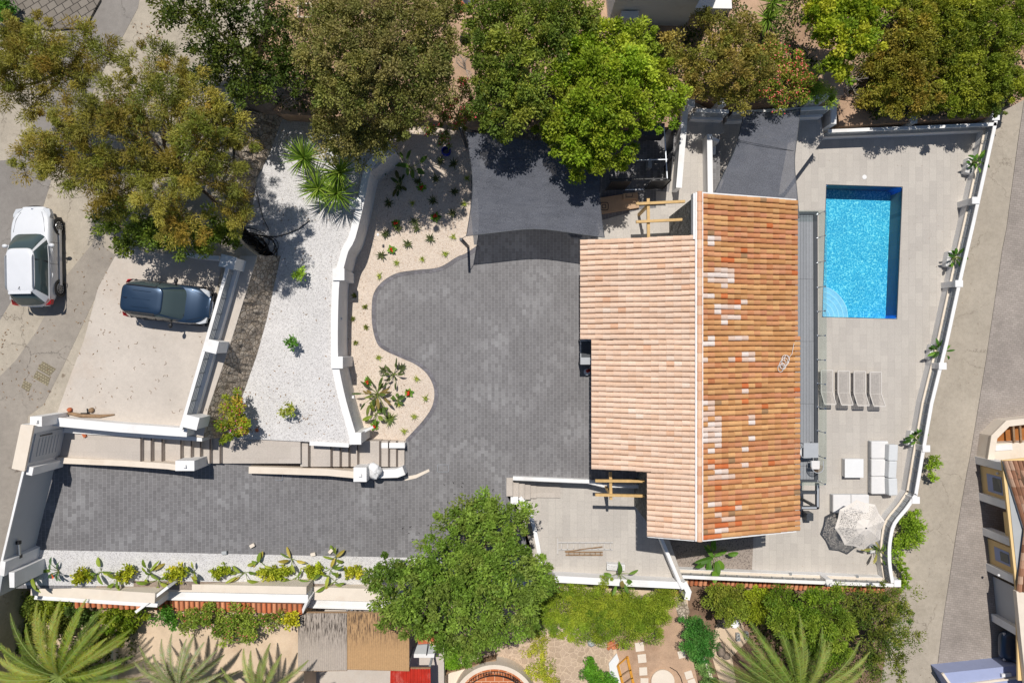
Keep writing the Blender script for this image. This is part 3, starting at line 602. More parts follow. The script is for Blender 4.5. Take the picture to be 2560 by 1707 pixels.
# ---------------- tiled copings, retaining walls at the bottom ----------------
def rnd_clay(rn, old=False):
    base = rn.choice(['d98a60', 'd07c54', 'c9744c', 'e09a72', 'c4805c'])
    k = rn.uniform(.85, 1.05); return lin(base, k)
def tile_row(name, label, p0, p1, ztop, drop, depth_px, seed=0):
    """short roof tiles laid on a wall and falling away from it"""
    rn = random.Random(seed); A = Vector(W(p0[0], p0[1], ztop)); B = Vector(W(p1[0], p1[1], ztop)); d = (B - A); L = d.length; d.normalize()
    out = Vector((d.y, -d.x, 0)); 
    if out.y > 0: out = -out
    dep = depth_px * (D - ztop + drop) / F; n = int(L / .24); b = MB()
    for i in range(n):
        c = A + d * (L * (i + .5) / n); b.cur = rnd_clay(rn, True); r0 = .085; vs = []; jit = rn.uniform(-.03, .04)
        for q, (s, zz, rr) in enumerate(((0, 0, r0), (.5, -drop * .45, r0 * 1.08), (1, -drop, r0 * 1.2))):
            for k in range(7):
                t = math.pi * k / 6; vs.append(c + out * (dep * s + (jit if s else 0)) + d * (rr * math.cos(t)) + Vector((0, 0, zz + rr * math.sin(t))))
        b.add(vs, [(q * 7 + k, q * 7 + k + 1, (q + 1) * 7 + k + 1, (q + 1) * 7 + k) for q in range(2) for k in range(6)])
    b.cur = lin('9c6a50', .6); a2 = A - out * .05; b2 = B - out * .05
    b.add([a2 + Vector((0, 0, -.02)), b2 + Vector((0, 0, -.02)), B + out * dep + Vector((0, 0, -drop - .02)), A + out * dep + Vector((0, 0, -drop - .02)),
           a2 + Vector((0, 0, -.4)), b2 + Vector((0, 0, -.4)), B + out * dep + Vector((0, 0, -drop - .12)), A + out * dep + Vector((0, 0, -drop - .12))],
          [(0, 1, 2, 3), (4, 5, 6, 7), (0, 1, 5, 4), (2, 3, 7, 6), (1, 2, 6, 5), (0, 3, 7, 4)])
    o = b.build(name, M['tiles_new']); return tag(o, label, 'tiled coping', 'tiled wall copings')
tile_row('tiled_coping', 'orange tiled coping partly hidden by the first palm and shrubs', (185, 1499), (352, 1504), 2.62, .06, 18, 1)
tile_row('tiled_coping', 'long orange tiled coping above the pink flowering hedge', (384, 1499), (757, 1508), 1.6, .07, 25, 2)
tile_row('tiled_coping', 'broken orange tiled coping below the pool terrace parapet', (1702, 1444), (2215, 1464), -2.45, .15, 19, 3)
tile_row('tiled_coping', 'scrap of orange tiled coping between clipped hedge and white pier', (1660, 1474), (1698, 1477), -1.2, .15, 14, 4)
def retaining(label, p0, p1, z, w1, w2, dz=.28, zb=-1.5):
    A = [W(*p0, z), W(*p1, z)]; root = thing('retaining_wall', label, 'retaining wall', A[0])
    a = [p[:2] for p in A]; s = -1
    MB().ribbon(a, offs(a, s * w1), zb, z).build('wall_top', M['cream'], root)
    MB().ribbon(offs(a, s * w1), offs(a, s * (w1 + w2)), zb, z - dz).build('lower_ledge', M['white'], root)
    MB().ribbon(offs(a, s * (w1 + w2)), offs(a, s * (w1 + w2 + .08)), zb, z - dz + .03).build('drip_edge', M['white'], root)
    return root
retaining('stained cream retaining wall at the gate end of the shrub border', (78, 1462), (388, 1482), 3.05, .46, .2)
retaining('stained cream retaining wall in the middle of the shrub border', (390, 1458), (766, 1466), 2.0, .36, .42)
retaining('stained cream retaining wall at the tree end of the shrub border', (766, 1466), (1010, 1474), 1.0, .62, .42)
b = MB(); b.beam(W(352, 1520, 2.4), W(432, 1458, 2.6), .12, .8); tag(b.build('wall_end', M['white']), 'slanting white wall end between two tiled copings', 'wall end')
b = MB(); b.beam(W(762, 1520, 1.2), W(776, 1488, 1.4), .12, .7); tag(b.build('wall_end', M['white']), 'slanting white wall end above the corrugated roof', 'wall end')
# ---------------- gate ----------------
g0 = W(141, 1156, 3.3); g1 = W(89, 1374, 3.3)
gt = thing('sliding_gate', 'long grey white solid sliding gate closing the drive', 'gate', g0)
gd = Vector(g1) - Vector(g0); gl = gd.length; gd.normalize(); gn = Vector((gd.y, -gd.x, 0)); gn = gn if gn.x < 0 else -gn
mid = (Vector(g0) + Vector(g1)) / 2; ang = math.atan2(gd.y, gd.x)
c = mid + gn * .03; MB().box((c.x, c.y, 4.33), (gl, .05, 1.96), rz=ang).build('panel', M['gate'], gt)
MB().box((c.x, c.y, 5.32), (gl, .09, .06), rz=ang).build('top_rail', M['white'], gt)
b = MB(); MB()
for k in (0, gl): 
    q = Vector(g0) + gd * k + gn * .03; b.box((q.x, q.y, 4.33), (.06, .08, 2.02), rz=ang)
b.build('frame', M['gate'], gt, kind='stuff') if False else None
for k in (0, gl):
    q = Vector(g0) + gd * k + gn * .03; MB().box((q.x, q.y, 4.33), (.06, .08, 2.02), rz=ang).build('frame_post', M['gate'], gt)
# hydraulic closer on the gate end
q0 = Vector(g0) + gd * (gl * .80) - gn * .10; q1 = Vector(g0) + gd * (gl * .97) - gn * .12
ac = MB(); ac.tube([(q0.x, q0.y, 4.75), (q1.x, q1.y, 4.5)], .06, 10); ac.build('closer_arm', M['alu'], gt)
for q, z in ((q0, 4.75), (q1, 4.5)): MB().box((q.x, q.y, z), (.14, .14, .16)).build('arm_bracket', M['black'], gt)
q2 = Vector(g0) + gd * (gl * 1.03) - gn * .12; MB().box((q2.x, q2.y, 4.3), (.12, .3, .14), rz=ang + R(90)).build('arm_bracket', M['alu'], gt)
# gate house with door
gh = thing('gatehouse_wall', 'thick white wall with a grey door and pale slab beside the sliding gate', 'gate wall', W(136, 1100, 3.3))
top = [(55, 1060), (83, 1064), (60, 1176), (30, 1170)]
MB().prism(poly(top, 5.45), 3.3).build('wall', M['white'], gh)
MB().prism(poly([(52, 1061), (84, 1063), (61, 1178), (29, 1171)], 5.5), 5.4).build('coping', M['cream'], gh)
def gpt(px, py, z): return Vector(W(px, py, z))
a = gpt(83, 1066, 5.45); bb = gpt(61, 1176, 5.45); dd = (bb - a).normalized(); nn = Vector((-dd.y, dd.x, 0)); nn = nn if nn.x > 0 else -nn; an = math.atan2(dd.y, dd.x)
cc = a + dd * .95 + nn * .02; MB().box((cc.x, cc.y, 4.3), (1.25, .05, 1.9), rz=an).build('door', M['gate'], gh)
for k in range(7):
    z = 3.75 + .2 * k; MB().box((cc.x + nn.x * .03, cc.y + nn.y * .03, z), (.8, .02, .03), rz=an).build('door_slat', M['greypaint'], gh)
c2 = a + dd * .45 + nn * .06; MB().box((c2.x, c2.y, 4.6), (.04, .04, .75), rz=an).build('door_handle', M['black'], gh)
c3 = a + dd * 1.9 + nn * .12; MB().box((c3.x, c3.y, 4.3), (.35, .25, 1.98), rz=an).build('pier', M['white'], gh)
p = W(92, 1053, 5.2); b = MB(); b.box((p[0], p[1], 4.4), (.5, .42, 1.7)); b.box((p[0] + .05, p[1], 5.3), (.14, .12, .1)); tag(b.build('gate_pier', M['white']), 'cream pier at the street corner of the parking pad wall', 'pier')
ge = thing('gate_end_wall', 'leaning white wall closing the drive below the sliding gate', 'gate wall', W(60, 1430, 3.3))
MB().prism(poly([(2, 1400), (14, 1404), (10, 1440), (-4, 1436)], 5.4), 3.0).build('pier', M['white'], ge)
e0 = W(88, 1378, 3.3); e1 = W(75, 1452, 3.3); MB().ribbon([e0, e1], [(e0[0] - .2, e0[1]), (e1[0] - .2, e1[1])], 2, 5.15).build('wall', M['greywall'], ge)
MB().prism(poly([(22, 1430), (36, 1430), (36, 1468), (24, 1468)], 5.2), 3.0).build('low_pier', M['white'], ge)
# ---------------- pool ----------------
pl = thing('swimming_pool', 'blue rectangular swimming pool with rounded corner steps on the pale terrace', 'swimming pool', W(2155, 630, TZ))
c4 = [Vector(W(*p, TZ)) for p in (P1, P2, P3, P4)]
# rounded rim outline
def rounded(cs, r, n=5):
    out = []
    L = len(cs)
    for i in range(L):
        p = cs[i]; a = (cs[i - 1] - p).normalized(); b = (cs[(i + 1) % L] - p).normalized()
        s = p + a * r; e = p + b * r
        for k in range(n + 1):
            t = k / n; q = s * (1 - t) ** 2 + p * (2 * t * (1 - t)) + e * t ** 2; out.append(q)
    return out
ro = rounded(c4, .22); n = len(ro); dep = 1.15
m, t, p, N, L = nodes('pool_ripple_paint'); mp = coords(t, obj=False)  # pale and deep blue cells paint sunlit water ripples into the floor colour
w1 = noise(t, mp, 3.2, 3); va = N('ShaderNodeVectorMath'); va.operation = 'MULTIPLY_ADD'; L(w1.outputs['Color'], va.inputs[0]); va.inputs[1].default_value = (.3,) * 3; L(mp.outputs[0], va.inputs[2])
v1 = N('ShaderNodeTexVoronoi'); v1.feature = 'SMOOTH_F1'; v1.inputs['Scale'].default_value = 12.0; v1.inputs['Smoothness'].default_value = .4; L(va.outputs[0], v1.inputs['Vector'])
n2 = noise(t, mp, 13, 4, .65)
bl = mixc(t, .55, v1.outputs['Distance'], n2.outputs[0])
rr = ramp(t, bl, [(.28, lin('2490ba', 1.0)), (.43, lin('37a8cc', 1.1)), (.53, lin('58bbd6', 1.15)), (.68, lin('a4e0ec', 1.3))])
lg = noise(t, mp, .9, 3, .6)
L(mixc(t, 1.0, rr.outputs[0], ramp(t, lg.outputs[0], [(.3, (.80, .88, .92)), (.7, (1.12, 1.06, 1.03))]).outputs[0], 'MULTIPLY'), p.inputs['Base Color']); p.inputs['Roughness'].default_value = .5; M['pool'] = m
M['poolwall'] = plain('pool_wall_mosaic', (.02, .24, .88), .5, .1, 5, 30, bmp=0); M['poolline'] = plain('white_step_edge', lin('e8f6ff', .9), .6, .03, 5, 30, bmp=0)
M['poolstep'] = plain('pale_blue_steps', lin('a9cdea', 1.1), .6, .12, 5, 22, bmp=0)
b = MB(); b.add([(q.x, q.y, TZ - dep) for q in ro], [tuple(range(n))]); b.build('floor', M['pool'], pl)
b = MB(); b.add([(q.x, q.y, TZ - .01) for q in ro] + [(q.x, q.y, TZ - dep) for q in ro], [(k, (k + 1) % n, n + (k + 1) % n, n + k) for k in range(n)]); b.build('wall', M['poolwall'], pl)
# corner fillets between the square opening and rounded liner
for i in range(4):
    b = MB(); seg = [ro[i * 6 + k] for k in range(6)]; b.add([(c4[i].x, c4[i].y, TZ - .03)] + [(q.x, q.y, TZ - .03) for q in seg], [(0, k + 1, k + 2) for k in range(5)]); b.build('corner_coping', M['poolstep'], pl)
b = MB(); ri = rounded([c + ((sum(c4, Vector()) / 4) - c).normalized() * .0 for c in c4], .24)
ri2 = []
ctr = sum(c4, Vector()) / 4
for i in range(4):
    a, c = c4[i], c4[(i + 1) % 4]; d = (c - a).normalized(); nn2 = Vector((-d.y, d.x, 0)); nn2 = nn2 if nn2.dot(ctr - a) > 0 else -nn2
    b.beam(a + nn2 * .015 + Vector((0, 0, -.03)), c + nn2 * .015 + Vector((0, 0, -.03)), .03, .05)
b.build('rim', M['dkgrey'], pl)
cc = c4[3]; d1 = (c4[2] - c4[3]).normalized(); d2 = (c4[0] - c4[3]).normalized()
for i, rad in enumerate((1.78, 1.48, 1.18, .88, .60, .32)):
    z = TZ - .80 + .115 * i; arc = [cc + d1 * (rad * math.cos(a)) + d2 * (rad * math.sin(a)) for a in [math.pi / 2 * k / 16 for k in range(17)]]
    MB().prism([(cc.x, cc.y, z)] + [(q.x, q.y, z) for q in arc], TZ - dep - .05).build('step', M['poolstep'], pl)
    arc2 = [cc + d1 * ((rad - .035) * math.cos(a)) + d2 * ((rad - .035) * math.sin(a)) for a in [math.pi / 2 * k / 16 for k in range(17)]]
    vs = []
    for u, v in zip(arc, arc2): vs += [(u.x, u.y, z + .004), (v.x, v.y, z + .004)]
    MB().add(vs, [(2 * k, 2 * k + 1, 2 * k + 3, 2 * k + 2) for k in range(16)]).build('step_edge', M['poolline'], pl)
m, t, p, N, L = nodes('pool_water'); mp = coords(t, obj=False); nz = noise(t, mp, 5.5, 4, .6)
tr = N('ShaderNodeBsdfTransparent'); tr.inputs[0].default_value = (.66, .90, .95, 1); gl = N('ShaderNodeBsdfGlossy'); gl.inputs['Roughness'].default_value = .06
bp = N('ShaderNodeBump'); bp.inputs['Strength'].default_value = .55; bp.inputs['Distance'].default_value = .06; L(nz.outputs[0], bp.inputs['Height']); L(bp.outputs[0], gl.inputs['Normal'])
mx = N('ShaderNodeMixShader'); mx.inputs[0].default_value = .035; L(tr.outputs[0], mx.inputs[1]); L(gl.outputs[0], mx.inputs[2]); L(mx.outputs[0], t.nodes['Material Output'].inputs[0])
b = MB(); b.add([(q.x, q.y, TZ - .12) for q in ro], [tuple(range(n))]); b.build('water', m, pl)
b = MB(); b.cyl(W(2161, 443, TZ + .0), .12, .015, 20); b.cyl(W(2161, 443, TZ + .015), .02, .01, 8); tag(b.build('skimmer_lid', M['plastic']), 'small round white lid in the paving at the head of the pool', 'skimmer lid')
# ---------------- the house ----------------
ZE, SL = 3.1, .31
XR = (1748 - 1280) * (34 - 4.6) / F; XL = 3.13; XRE = 712 * (34 - 3.1) / F
RZ = ZE + (XR - XL) * SL
def rz_left(x): return ZE + (x - XL) * SL
SR = (RZ - 3.1) / (XRE - XR)
def rz_right(x): return RZ - (x - XR) * SR
YT, YB = 6.40, -8.58; YLT = 4.6
house = thing('house', 'white house with a pink and orange clay tile roof between forecourt and pool', 'house', (XR, -1, 0))
ins = .35
w = MB()
def wallprism(x0, x1, y0, y1, zb, zt): w.box(((x0 + x1) / 2, (y0 + y1) / 2, (zb + zt) / 2), (x1 - x0, y1 - y0, zt - zb))
wallprism(XR - .02, XRE - ins, YB + ins, YT - ins, -2.4, 2.75)
wallprism(XL + ins, XR + .02, .1, YLT - ins, -.1, 2.72)
wallprism(3.62 + ins, XR + .02, -5.76 + ins, .12, -.1, 2.74)
wallprism(5.98 + ins, XR + .02, YB + ins, -5.38, -.95, 2.76)
w.build('wall', M['white'], house)
# gable infill up to the roof
for y in (YT - ins - .12, YB + ins + .12):
    g = MB(); g.prism([(XR, y - .11, RZ - .12), (XRE - ins, y - .11, 2.85), (XRE - ins, y + .11, 2.85), (XR, y + .11, RZ - .12)], 2.6); g.build('gable', M['white'], house)
for y, x0 in ((YLT - ins - .12, XL + ins), (YB + ins + .12, 5.98 + ins), (-5.76 + ins + .12, 3.62 + ins)):
    g = MB(); g.prism([(XR, y - .1, RZ - .14), (x0, y - .1, rz_left(x0) - .12), (x0, y + .1, rz_left(x0) - .12), (XR, y + .1, RZ - .14)], 2.6); g.build('gable', M['white'], house)
g = MB(); g.prism([(XR - .26, YLT - .2, RZ - .02), (XR - .06, YLT - .2, RZ - .02), (XR - .06, YT - .02, RZ - .02), (XR - .26, YT - .02, RZ - .02)], RZ - .4)
g.build('gable', M['white'], house)
# slate cladding panels
b = MB(); b.box((XR - .14, (YLT + YT - ins) / 2, 1.75), (.2, YT - ins - YLT + .3, 4.9)); b.build('stone_cladding', M['cladding'], house)
b = MB(); b.box((5.98 + ins - .04, (-5.76 + YB) / 2 + .1, .95), (.1, YB * -1 - 5.76 - .25, 3.7)); b.build('stone_cladding', M['cladding'], house)
# roof deck below the tiles
def slab(x0, x1, y0, y1, f, th=.12):
    return [(x0, y0, f(x0)), (x1, y0, f(x1)), (x1, y1, f(x1)), (x0, y1, f(x0))]
def deckslab(b, x0, x1, y0, y1, f, th=.12):
    q = slab(x0, x1, y0, y1, f); vs = q + [(a, c, z - th) for a, c, z in q]
    b.add(vs, [(0, 1, 2, 3), (7, 6, 5, 4), (0, 4, 5, 1), (1, 5, 6, 2), (2, 6, 7, 3), (3, 7, 4, 0)])
roof = bpy.data.objects.new('roof', None)
LB = [(XL, 0.08, YLT), (3.62, -5.76, 0.08), (5.98, YB, -5.76)]   # x at eave, y range
b = MB(); b.cur = lin('c09478', .75)
for x0, y0, y1 in LB: deckslab(b, x0 + .05, XR, y0 + .03, y1 - .03, lambda x: rz_left(x) - .075)
b.cur = lin('9a6645', .65); deckslab(b, XR, XRE - .05, YB + .03, YT - .03, lambda x: rz_right(x) - .075)  # darker deck colour paints in the shadow lines between tile rows
deckm = b
rn = random.Random(7)
b = MB()
whites = [(589, 1775, 1790), (600, 1780, 1792)]
# bands of lime-washed replacement tiles: rows (photo y) and x-range
WB = [(598, 1772, 1792), (613, 1777, 1786), (679, 1785, 1838), (693, 1756, 1826), (707, 1778, 1828), (720, 1806, 1824), (734, 1756, 1790), (759, 1843, 1872), (773, 1790, 1843), (786, 1790, 1802), (800, 1800, 1818), (800, 1828, 1846), (840, 1770, 1788), (840, 1832, 1846), (853, 1756, 1780), (852, 1818, 1864), (866, 1756, 1766), (880, 1848, 1880), (893, 1817, 1832), (893, 1863, 1880), (896, 1756, 1768), (975, 1850, 1866), (1004, 1756, 1790), (1032, 1756, 1790), (1042, 1866, 1884), (1054, 1768, 1792), (1054, 1866, 1884), (1072, 1756, 1808), (1086, 1756, 1808), (1098, 1756, 1808), (1094, 1866, 1882), (1112, 1780, 1792), (1124, 1770, 1784), (1124, 1852, 1868), (1163, 1775, 1794), (1163, 1856, 1872), (1178, 1795, 1824), (1192, 1775, 1840), (1262, 1765, 1792), (1275, 1830, 1858), (1288, 1785, 1800), (1300, 1812, 1826), (1314, 1785, 1796), (1328, 1795, 1812)]
OB = [(759, 1830, 1843), (893, 1833, 1850), (961, 1848, 1864), (1002, 1850, 1866), (1152, 1774, 1790), (1166, 1792, 1810), (1202, 1888, 1905), (1258, 1840, 1858), (1275, 1794, 1828), (1312, 1795, 1815), (1312, 1842, 1858), (655, 1796, 1824), (747, 1800, 1818), (1341, 1756, 1800)]
def tiles(x_ridge, x_eave, y0, y1, f, newroof):
    hk = .66 if newroof else .74; lip = .012 if newroof else .010
    sgn = 1 if x_eave > x_ridge else -1; Lx = abs(x_eave - x_ridge); nt = max(1, round(Lx / .325)); dy = .232; ny = round((y1 - y0) / dy); dy = (y1 - y0) / ny
    for j in range(ny):
        yc = y0 + dy * (j + .5); rowk = rn.uniform(.93, 1.05); rowhue = rn.random()
        for i in range(nt):
            xa = x_ridge + sgn * (Lx * i / nt - .0); xb = x_ridge + sgn * (Lx * (i + 1) / nt + .045)
            ra, rb = (.102, .112) if newroof else (.100, .109); jy = rn.uniform(-.008, .008) + .008 * math.sin(xa * 1.5 + j * .15) + .004 * math.sin(xa * 3.7 + j * 1.1); jz = rn.uniform(0, .006)
            px = 1280 + (xa + xb) / 2 * F / (D - f((xa + xb) / 2)); py = 853.5 - yc * F / (D - f((xa + xb) / 2))
            if newroof: c = lin(rn.choice(['ebcbb2', 'eccdb5', 'e9c7ad', 'edd0b9', 'eac9b0', 'e8c4a8'] if rn.random() < .97 else ['e4b898', 'efd8c5', 'e2b494']), rowk * rn.uniform(.89, .94))
            else:
                c = lin(rn.choice(['cf9a66', 'd4a06c', 'c8925e', 'daa872', 'cd9664', 'd3976a'] if rowhue < .68 else ['d0906a', 'cc8c60', 'd49a70', 'c8875c', 'd29c6a']), rowk * rn.uniform(.88, .96))
                if rn.random() < .035: c = lin(rn.choice(['c07a50', 'a5825e', 'cc7442']), .9)
                for yy, a, e in WB:
                    if abs(py - yy) < 6.6 and a - 3 <= px <= e + 2: c = lin(rn.choice(['e9d3c4', 'efe0d6', 'e3c6b2']), .88)
                for yy, a, e in OB:
                    if abs(py - yy) < 6.6 and a - 3 <= px <= e + 3: c = lin(rn.choice(['cc7040', 'd27a48']), .95)
                if px < 1800 and 980 < py < 1340 and rn.random() < .12: c = lin('e3c3ae', .9)
            b.cur = c; vs = []
            fa = f(xa) + .0 + jz; fb = f(xb) + lip + jz
            for x, rr, zz in ((xa, ra, fa), (xb, rb, fb)):
                for k in range(7):
                    t = math.pi * k / 6; vs.append((x, yc + jy + rr * math.cos(t) * 1.0, zz - .05 + rr * hk * math.sin(t)))
            for k in range(7):
                t = math.pi * k / 6; vs.append((xb, yc + jy + rb * .8 * math.cos(t), fb - .05 + rb * hk * .7 * math.sin(t)))
            b.add(vs, [(k, k + 1, 8 + k, 7 + k) for k in range(6)] + [(7 + k, 8 + k, 15 + k, 14 + k) for k in range(6)])
tiles(XR - .02, XL, 0.08, YLT, rz_left, True)
tiles(XR - .02, 3.62, -5.76, 0.08, rz_left, True)
tiles(XR - .02, 5.98, YB, -5.76, rz_left, True)
tiles(XR + .02, XRE, 0.25, YT, rz_right, False)
tiles(XR + .02, XRE + .12, YB, 0.25, rz_right, False)
deckm.cur = None
b.v, base = b.v, len(b.v)
b.f += [tuple(base + i for i in f) for f in deckm.f]; b.v += deckm.v; b.c += deckm.c
rf = b.build('roof', M['tiles_new'], house, smooth=False)
# ridge tiles bedded in white mortar
b = MB(); b.box((XR - .02, (YB + YT) / 2, RZ + .0), (.34, YT - YB, .1)); b.build('ridge_mortar', M['white'], rf)
b = MB(); n = 37
for i in range(n):
    y0 = YB + (YT - YB) * i / n; y1 = YB + (YT - YB) * (i + 1) / n + .04; b.cur = lin(rn.choice(['ecc0a0', 'e8b796', 'efcaac', 'e3ad8c']), rn.uniform(.84, .93)); vs = []
    for y, rr, zz in ((y0, .125, .03), (y1, .112, .02)):
        for k in range(9):
            t = math.pi * k / 8; vs.append((XR + rr * math.cos(t), y, RZ + zz + rr * .9 * math.sin(t)))
    b.add(vs, [(k, k + 1, 10 + k, 9 + k) for k in range(8)])
b.build('ridge_tiles', M['tiles_new'], rf)
# verge mortar at the gable ends
for y in (YT + .02, YB - .02):
    b = MB(); b.add([(XR, y - .03, RZ - .06), (XRE, y - .03, 3.04), (XRE, y + .03, 3.04), (XR, y + .03, RZ - .06), (XR, y - .03, RZ - .3), (XRE, y - .03, 2.86), (XRE, y + .03, 2.86), (XR, y + .03, RZ - .3)],
          [(0, 1, 2, 3), (4, 5, 6, 7), (0, 1, 5, 4), (2, 3, 7, 6), (1, 2, 6, 5), (0, 3, 7, 4)]); b.build('verge', M['white'], rf)
b = MB(); b.add([(XR, YB - .05, RZ - .08), (5.98, YB - .05, rz_left(5.98) - .1), (5.98, YB + .02, rz_left(5.98) - .1), (XR, YB + .02, RZ - .08), (XR, YB - .05, RZ - .3), (5.98, YB - .05, rz_left(5.98) - .3), (5.98, YB + .02, rz_left(5.98) - .3), (XR, YB + .02, RZ - .3)],
      [(0, 1, 2, 3), (4, 5, 6, 7), (0, 1, 5, 4), (2, 3, 7, 6), (1, 2, 6, 5), (0, 3, 7, 4)])
b.build('verge', M['white'], rf)
# white wall foot visible at the south gable, windows and doors (seen from the sides)
b = MB(); b.box((XL + ins - .03, 2.4, 1.3), (.06, 1.6, 1.2)); b.build('window', M['carglass'], house)
b = MB(); b.box((3.62 + ins - .03, -1.1, 1.05), (.06, .95, 2.1)); b.build('door', M['dkgrey'], house)
b = MB(); b.box((3.62 + ins - .03, -3.6, 1.3), (.06, 1.5, 1.2)); b.build('window', M['carglass'], house)
for yy in (4.0, 1.0, -2.0, -5.0):
    b = MB(); b.box((XRE - ins + .03, yy, 1.15), (.06, 2.0, 2.1)); b.build('window', M['carglass'], house)
    b = MB(); b.box((XRE - ins + .03, yy, -1.2), (.06, 2.0, 2.0)); b.build('window', M['carglass'], house)
# porch canopy with dark sheet and pale end
zc = 1.55
b = MB(); b.prism(poly([(1451, 849), (1482, 849), (1482, 911), (1451, 911)], zc), zc - .08); b.build('porch_canopy', M['greypaint'], house)
b = MB(); b.prism(poly([(1453, 853), (1478, 853), (1478, 893), (1453, 893)], zc + .015), zc); b.build('canopy_sheet', M['dkgrey'], house)
for yy in (851, 909): b = MB(); p = W(1455, yy, zc); b.box((p[0], p[1], zc / 2 - .04), (.07, .07, zc - .08)); b.build('canopy_post', M['dkgrey'], house)
# balcony deck, beam and glass railing
bal = [(1985, 535), (2040, 535), (2042, 1206), (1990, 1206)]
b = MB(); b.prism(poly([(1975, 537), (2033, 537), (2035, 1198), (1975, 1198)], .02), -.12); b.build('balcony_deck', M['deck'], house)
b = MB()
z = 0.0
ed = [(2034.5, 530), (2044, 530), (2046, 1204), (2036.5, 1204)]
b.prism(poly(ed, .06), -.25); b.prism(poly([(1990, 529), (2046, 529), (2046, 537), (1990, 537)], .055), -.25); b.prism(poly([(1990, 1198), (2046, 1198), (2046, 1205), (1990, 1205)], .055), -.25)
b.build('balcony_beam', M['dkgrey'], house)
for yy in (545, 760, 980, 1190):
    p = W(2040, yy, -.25); b = MB(); b.box((p[0] - .05, p[1], (-.25 + TZ) / 2), (.12, .12, -.25 - TZ)); b.build('balcony_post', M['dkgrey'], house)
rl = thing('glass_railing', 'glass railing with steel posts along the narrow grey balcony', 'railing', W(2044, 870, 0))
ysb = [536, 595, 657, 719, 779, 839, 899, 958, 1017, 1076, 1138, 1202]
xg = W(2045.5, 870, .06)[0]
pos = [W(2045, y, .06)[1] for y in ysb]
for i, y in enumerate(pos):
    b = MB(); b.tube([(xg - .03, y, .0), (xg - .03, y, .82)], .022, 8); b.cyl((xg - .03, y, .06), .05, .02, 10); b.box((xg, y, .8), (.06, .07, .06)); b.box((xg, y, .25), (.05, .06, .05)); b.build('post', M['steel'], rl)
for i in range(len(pos) - 1):
    b = MB(); b.box((xg + .02, (pos[i] + pos[i + 1]) / 2, .50), (.016, abs(pos[i + 1] - pos[i]) - .03, .84)); b.build('glass_pane', M['glass'], rl)
for yy in (pos[0] + .03, pos[-1] - .03):
    b = MB(); b.box(((xg + XRE - .3) / 2 + .1, yy, .5), (xg - XRE - .0, .016, .84)); b.build('glass_pane', M['glass'], rl)
# coiled white cable on the roof
b = MB()
for k, (px, py, rr) in enumerate([(1950, 920, .14), (1956, 912, .17), (1961, 905, .16), (1967, 897, .13), (1955, 915, .11), (1962, 900, .19)]):
    x, y, _ = W(px, py, 3.4); zc2 = rz_right(x) + .1 + .01 * k
    b.tube([(x + rr * math.cos(t) * 1.0, y + rr * 1.2 * math.sin(t), rz_right(x + rr * math.cos(t)) + .09 + .012 * k) for t in [2 * math.pi * q / 18 for q in range(19)]], .012, 5, False)
q = [W(1972, 893, 3.3), W(1980, 885, 3.3), W(1986, 858, 3.3)]; b.tube([(a, c, rz_right(a) + .1) for a, c, _ in q], .01, 5)
tag(b.build('cable_coil', M['plastic']), 'coil of thin white cable lying on the orange roof slope', 'cable')
# balcony table and chairs
t = thing('balcony_table', 'square light grey table on the narrow balcony', 'table', W(2028, 1126, .02))
p = W(2027.5, 1125.5, .76); b = MB(); b.box((p[0], p[1], .745), (.72, .72, .035)); b.build('tabletop', M['greypaint'], t, bevel=.006)
for sx in (-1, 1):
    for sy in (-1, 1): b = MB(); b.box((p[0] + sx * .3, p[1] + sy * .3, .375), (.045, .045, .71)); b.build('leg', M['greypaint'], t)
def wchair(label, px, py, face):
    p = W(px, py, .02); c = thing('balcony_chair', label, 'chair', (p[0], p[1], .02), face, group='chairs on the balcony')
    b = MB(); b.box((0, 0, .44), (.44, .42, .06)); b.build('seat', M['fabric'], c, local=True, bevel=.02)
    arc = [(.29 * math.cos(a), -.02 - .31 * math.sin(a)) for a in [math.pi * k / 14 for k in range(15)]]
    b = MB(); b.tube([(arc[0][0], .24, .68)] + [(x, y, .70 + .06 * math.sin(math.pi * i / 14)) for i, (x, y) in enumerate(arc)] + [(arc[-1][0], .24, .68)], .02, 6); b.build('frame', M['greypaint'], c, local=True)
    b = MB()
    for i in range(14):
        x0, y0 = arc[i]; x1, y1 = arc[i + 1]
        for f in (.0, .5): b.tube([(x0 + (x1 - x0) * f, y0 + (y1 - y0) * f, .69), ((x0 + (x1 - x0) * f) * .82, (y0 + (y1 - y0) * f) * .82, .42)], .007, 4, False)
    b.build('backrest', M['oldwood'], c, local=True)
    for sx in (-1, 1):
        for sy in (-1, 1): b = MB(); b.tube([(sx * .2, sy * .19, .42), (sx * .24, sy * .23, 0)], .014, 6); b.build('leg', M['greypaint'], c, local=True)
    return c
wchair('pale woven chair below the square balcony table', 2028, 1158, 0)
wchair('pale chair half hidden under the eave beside the balcony table', 2000, 1124, R(-90))
